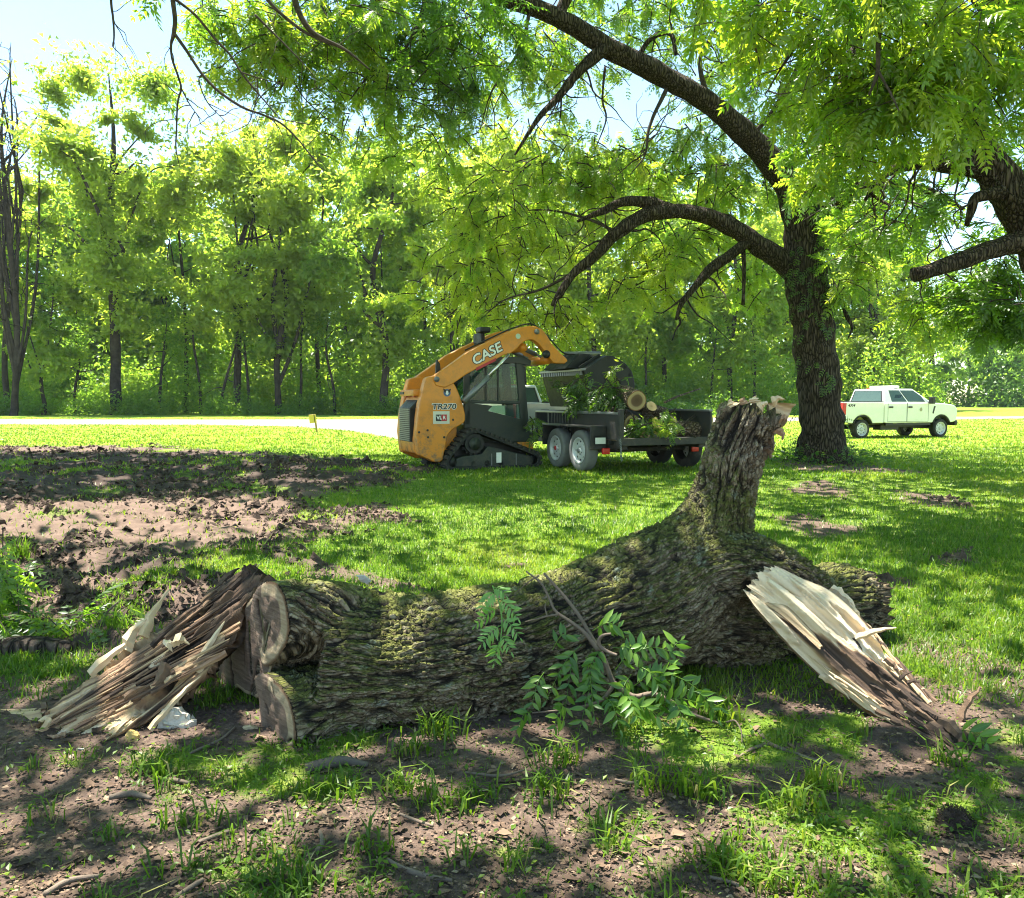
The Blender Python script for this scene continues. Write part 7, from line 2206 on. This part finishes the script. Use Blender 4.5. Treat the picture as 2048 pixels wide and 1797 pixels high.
stem_of(lh, [(-60, 1282, 4.5, .014), (60, 1279, 4.5, .013), (150, 1272, 4.52, .011), (220, 1274, 4.52, .007)], n=24, sides=8, seed=3)
stem_of(lh, [(130, 1292, 4.4, .010), (160, 1276, 4.45, .009), (192, 1262, 4.5, .010), (210, 1230, 4.5, .008), (232, 1208, 4.5, .005)], 'side_twig', n=24, seed=4)

def stick(rows, label, seed=0, m=None, name='stick'):
    p = at(*rows[0][:3])
    e = empty(name, p)
    tag(e, label, 'stick', 'sticks scattered round the fallen trunk')
    stem_of(e, rows, 'shoot', m or m_stick, 26, 7, .3, seed)
    return e
def gs(px, py, r=.008, up=.008):
    """a point of a stick lying on the ground"""
    p = G(px, py)
    return (px, py, p.y * 1.0, r)
def lie(rows): return [gs(*q) for q in rows]
e = stick(lie([(1519, 1462, .008), (1539, 1487, .009), (1599, 1510, .008), (1640, 1525, .007), (1678, 1543, .004)]), 'dark forked stick on the grass below the splintered limb', 1)
stem_of(e, lie([(1539, 1487, .007), (1505, 1498, .006), (1474, 1516, .004)]), 'side_twig', m_stick, 16, 6, .3, 2)
stick(lie([(612, 1536, .020), (650, 1528, .024), (690, 1522, .020), (736, 1530, .010)]), 'thick short root like stick just below the lower sawn lobe', 3, flat_mat('brown_stick', (.11, .085, .065), .95, 0, .4, 12, .5))
for k, (rows, lb) in enumerate([
    ([(351, 1795, .006), (380, 1776, .007), (406, 1760, .006)], 'pale straight stick at the bottom edge, left of centre'),
    ([(218, 1596, .009), (262, 1588, .011), (302, 1597, .006)], 'dark stick pair leftmost on the worn soil'),
    ([(398, 1684, .006), (430, 1672, .007), (458, 1662, .005)], 'gray stick in the soil below the pale bark chunk'),
    ([(774, 1718, .006), (800, 1734, .009), (850, 1752, .009), (904, 1762, .006)], 'long bent stick near the bottom edge, right of the pale straight one'),
    ([(634, 1702, .008), (645, 1685, .008), (640, 1662, .005)], 'short crooked stick standing up from bare soil'),
    ([(800, 1628, .005), (835, 1642, .006), (866, 1652, .004)], 'thin stick under the long grass tuft at mid foreground'),
    ([(306, 1555, .006), (350, 1560, .008), (380, 1566, .006)], 'stick among grass just below the torn slab'),
    ([(1420, 1755, .006), (1470, 1768, .006), (1500, 1790, .004)], 'thin stick at the bottom edge, right of centre'),
    ([(1230, 1560, .005), (1265, 1566, .006), (1300, 1556, .004)], 'short stick in front of the leafy branch'),
    ([(470, 1455, .005), (440, 1480, .006), (395, 1500, .006), (372, 1512, .004)], 'dark twig curving beside the pale bark chunk'),
    ([(930, 1545, .004), (1000, 1552, .005), (1050, 1540, .003)], 'thin twig lying under the middle of the trunk'),
    ([(90, 1790, .010), (140, 1762, .010), (200, 1752, .006)], 'dark stick in the bottom left corner')]):
    stick(lie(rows), lb, 20 + k)

def chunk(name, label, outline, d, thick_, m, cat, seed=0, rough=.012, face='face'):
    """a lump of wood: outline in pixels, some thickness behind"""
    P = np.array([at(x, y, d) for x, y in outline])
    P = np.vstack([P[i] + (P[(i + 1) % len(P)] - P[i]) * t_ for i in range(len(P)) for t_ in (0, .33, .67)])
    r = np.random.default_rng(seed)
    c = P.mean(0)
    base = np.array([c[0], c[1], P[:, 2].min()])
    e = empty(name, base); tag(e, label, cat)
    n = len(P)
    rings = [c + (P - c) * s + np.array([0, o, 0]) for s, o in ((.02, -thick_ * .14), (.5, -thick_ * .12), (.85, -thick_ * .05), (1.0, thick_ * .12), (1.02, thick_ * .5), (.8, thick_))]
    V = np.vstack(rings) + (np.stack([vnoise(np.vstack(rings) * np.array([45, 45, 120]), seed + j) for j in range(3)], 1) - .5) * rough * 2.4
    i = np.arange(len(rings) - 1)[:, None] * n; j = np.arange(n)[None]; j2 = (j + 1) % n
    np_mesh(face, V - base, [np.stack([i + j, i + j2, i + n + j2, i + n + j], -1).reshape(-1, 4), np.array([[(len(rings) - 1) * n + q for q in range(n)]])], m, e, False)
    return e
m_pale = flat_mat('pale_wood', (.56, .50, .40), .8, 0, .22, 22, .5)
m_chip = flat_mat('chip_wood', (.50, .38, .22), .8, 0, .3, 18, .5)
chunk('bark_chunk', 'pale whitish wood chunk lying in front of the torn slab', [(312, 1442), (322, 1425), (345, 1420), (366, 1432), (384, 1448), (382, 1470), (370, 1484), (345, 1483), (320, 1470)], 3.36, .07, m_pale, 'wood chunk', 1)
chunk('wood_chip', 'small yellow wood chip under the lower edge of the torn slab', [(250, 1470), (258, 1462), (272, 1468), (276, 1482), (268, 1496), (258, 1494)], 3.22, .03, m_yel, 'wood chip', 2, .006)
chunk('wood_chip', 'pale hooked wood chip below the torn slab tip', [(152, 1500), (166, 1498), (172, 1518), (176, 1528), (168, 1530), (160, 1514)], 3.15, .015, m_pale, 'wood chip', 3, .004)
chunk('wood_chip', 'pale chip on the soil between the sawn lobes', [(486, 1455), (500, 1452), (515, 1458), (508, 1472), (494, 1476)], 3.35, .03, m_chip, 'wood chip', 4, .006)
chunk('wood_chip', 'pale chip lying on top of the fallen trunk', [(712, 1152), (728, 1150), (742, 1164), (736, 1170), (722, 1164)], 4.55, .02, m_pale, 'wood chip', 5, .004)
chunk('wood_chip', 'cream bark chip on bare soil, lower right', [(1698, 1662), (1716, 1655), (1735, 1662), (1744, 1670), (1730, 1678), (1708, 1676)], 2.56, .03, m_pale, 'wood chip', 6, .006)
chunk('yellow_leaf', 'single yellow fallen leaf right of the foreground grass tufts', [(1718, 1632), (1726, 1626), (1736, 1630), (1736, 1640), (1724, 1642)], 2.66, .004, flat_mat('yellow_leaf', (.62, .42, .03), .6), 'leaf', 7, .003, 'blade')
board = empty('split_board', at(40, 1440, 3.42)); tag(board, 'yellow split board lying at the left edge beside the torn slab tip', 'board')
slab('board', board, [(-120, 1446), (-30, 1447), (40, 1444), (95, 1428)], [(-120, 1418), (-30, 1420), (40, 1421), (95, 1418)], ([0, 1], [3.4, 3.42]), ([0, 1], [3.5, 3.52]), 80, 14, .012, .006, lambda U, V, g, gb: .72 + (g - .5) * .3, 61, .05, 40, .02)
shard = empty('wood_shard', at(1930, 1450, 3.3)); tag(shard, 'brown splinter of wood standing upright beside the splintered limb tip', 'wood shard')
splinter(shard, (1912, 1462, 3.42), (1962, 1375, 3.5), .055, 61, .42, 'blade', .25)
back_log = empty('bark_slab', at(50, 1300, 4.3)); tag(back_log, 'dark bark slab half hidden under the leafy heap, left edge', 'bark slab')
b = MB(); c = catmull([(*(np.array(at(-80, 1312, 4.3)) - np.array(back_log.location)), .07), (*(np.array(at(40, 1300, 4.3)) - np.array(back_log.location)), .075), (*(np.array(at(150, 1296, 4.3)) - np.array(back_log.location)), .03)], 20)
b.tube(c[:, :3], c[:, 3], 14, True, .5, .25, 6); b.build('bark', m_bark, back_log, True)
# a clump of earth and roots, lower right
cl_o = G(1910, 1650); cl_e = empty('earth_clump', cl_o)
tag(cl_e, 'dark clump of earth and roots on bare soil, lower right', 'clod')
r = np.random.default_rng(91)
n = 1500
q = unit(n, r); q[:, 2] = np.abs(q[:, 2])
pos = q * np.array([.052, .05, .055]) * (.75 + .35 * r.random((n, 1)))
V, Q = expand(np.array([[0, 0, 0], [.5, .12, .1], [1, 0, 0], [.5, -.12, .1]]), KITE[1], pos, rots(q + unit(n, r) * .9, unit(n, r)), r.uniform(.005, .016, n))
np_mesh('roots', V, Q, m_clod, cl_e)
b = MB(); lathe(b, (0, 0, 0), 1, [(.001, -.05), (.04, -.035), (.052, 0), (.04, .035), (.001, .05)], 14); b.build('core', m_clod, cl_e, True)

# the yellow stake on the verge
so = G(634, 866); stake = empty('marker_stake', so)
tag(stake, 'yellow marker stake with a small tilted board standing on the verge by the road', 'sign')
zt2 = at(628, 829, so.y).z
b = MB().box((0, 0, zt2 * .45), (.07, .05, zt2 * .95)); p_ = b.build('post', flat_mat('stake_wood', (.33, .24, .08), .8), stake, False, .008); p_.rotation_euler = (0, math.radians(-7), 0)
b = MB().box((-.09, -.04, zt2 * .78), (.30, .03, zt2 * .46)); p_ = b.build('board', flat_mat('stake_yellow', (.62, .46, .08), .6), stake, False, .01); p_.rotation_euler = (0, math.radians(-7), 0)
b = MB().box((-.01, -.06, zt2 * .78), (.03, .006, zt2 * .44)); p2 = b.build('dark_strip', m_blackp, stake); p2.rotation_euler = (0, math.radians(-7), 0)
# ================================================================ thin summer haze
m_haze = bpy.data.materials.new('haze_air')
m_haze.use_nodes = True
hn = m_haze.node_tree
hn.nodes.clear()
pv_ = hn.nodes.new('ShaderNodeVolumePrincipled')
pv_.inputs['Color'].default_value = (0.80, 0.90, 1.0, 1)
pv_.inputs['Density'].default_value = 0.00015
pv_.inputs['Anisotropy'].default_value = 0.25
hn.links.new(pv_.outputs['Volume'], hn.nodes.new('ShaderNodeOutputMaterial').inputs['Volume'])
haze = MB().box((0, 0, 23.6), (900, 900, 50)).build('haze', m_haze)
tag(haze, kind='stuff')
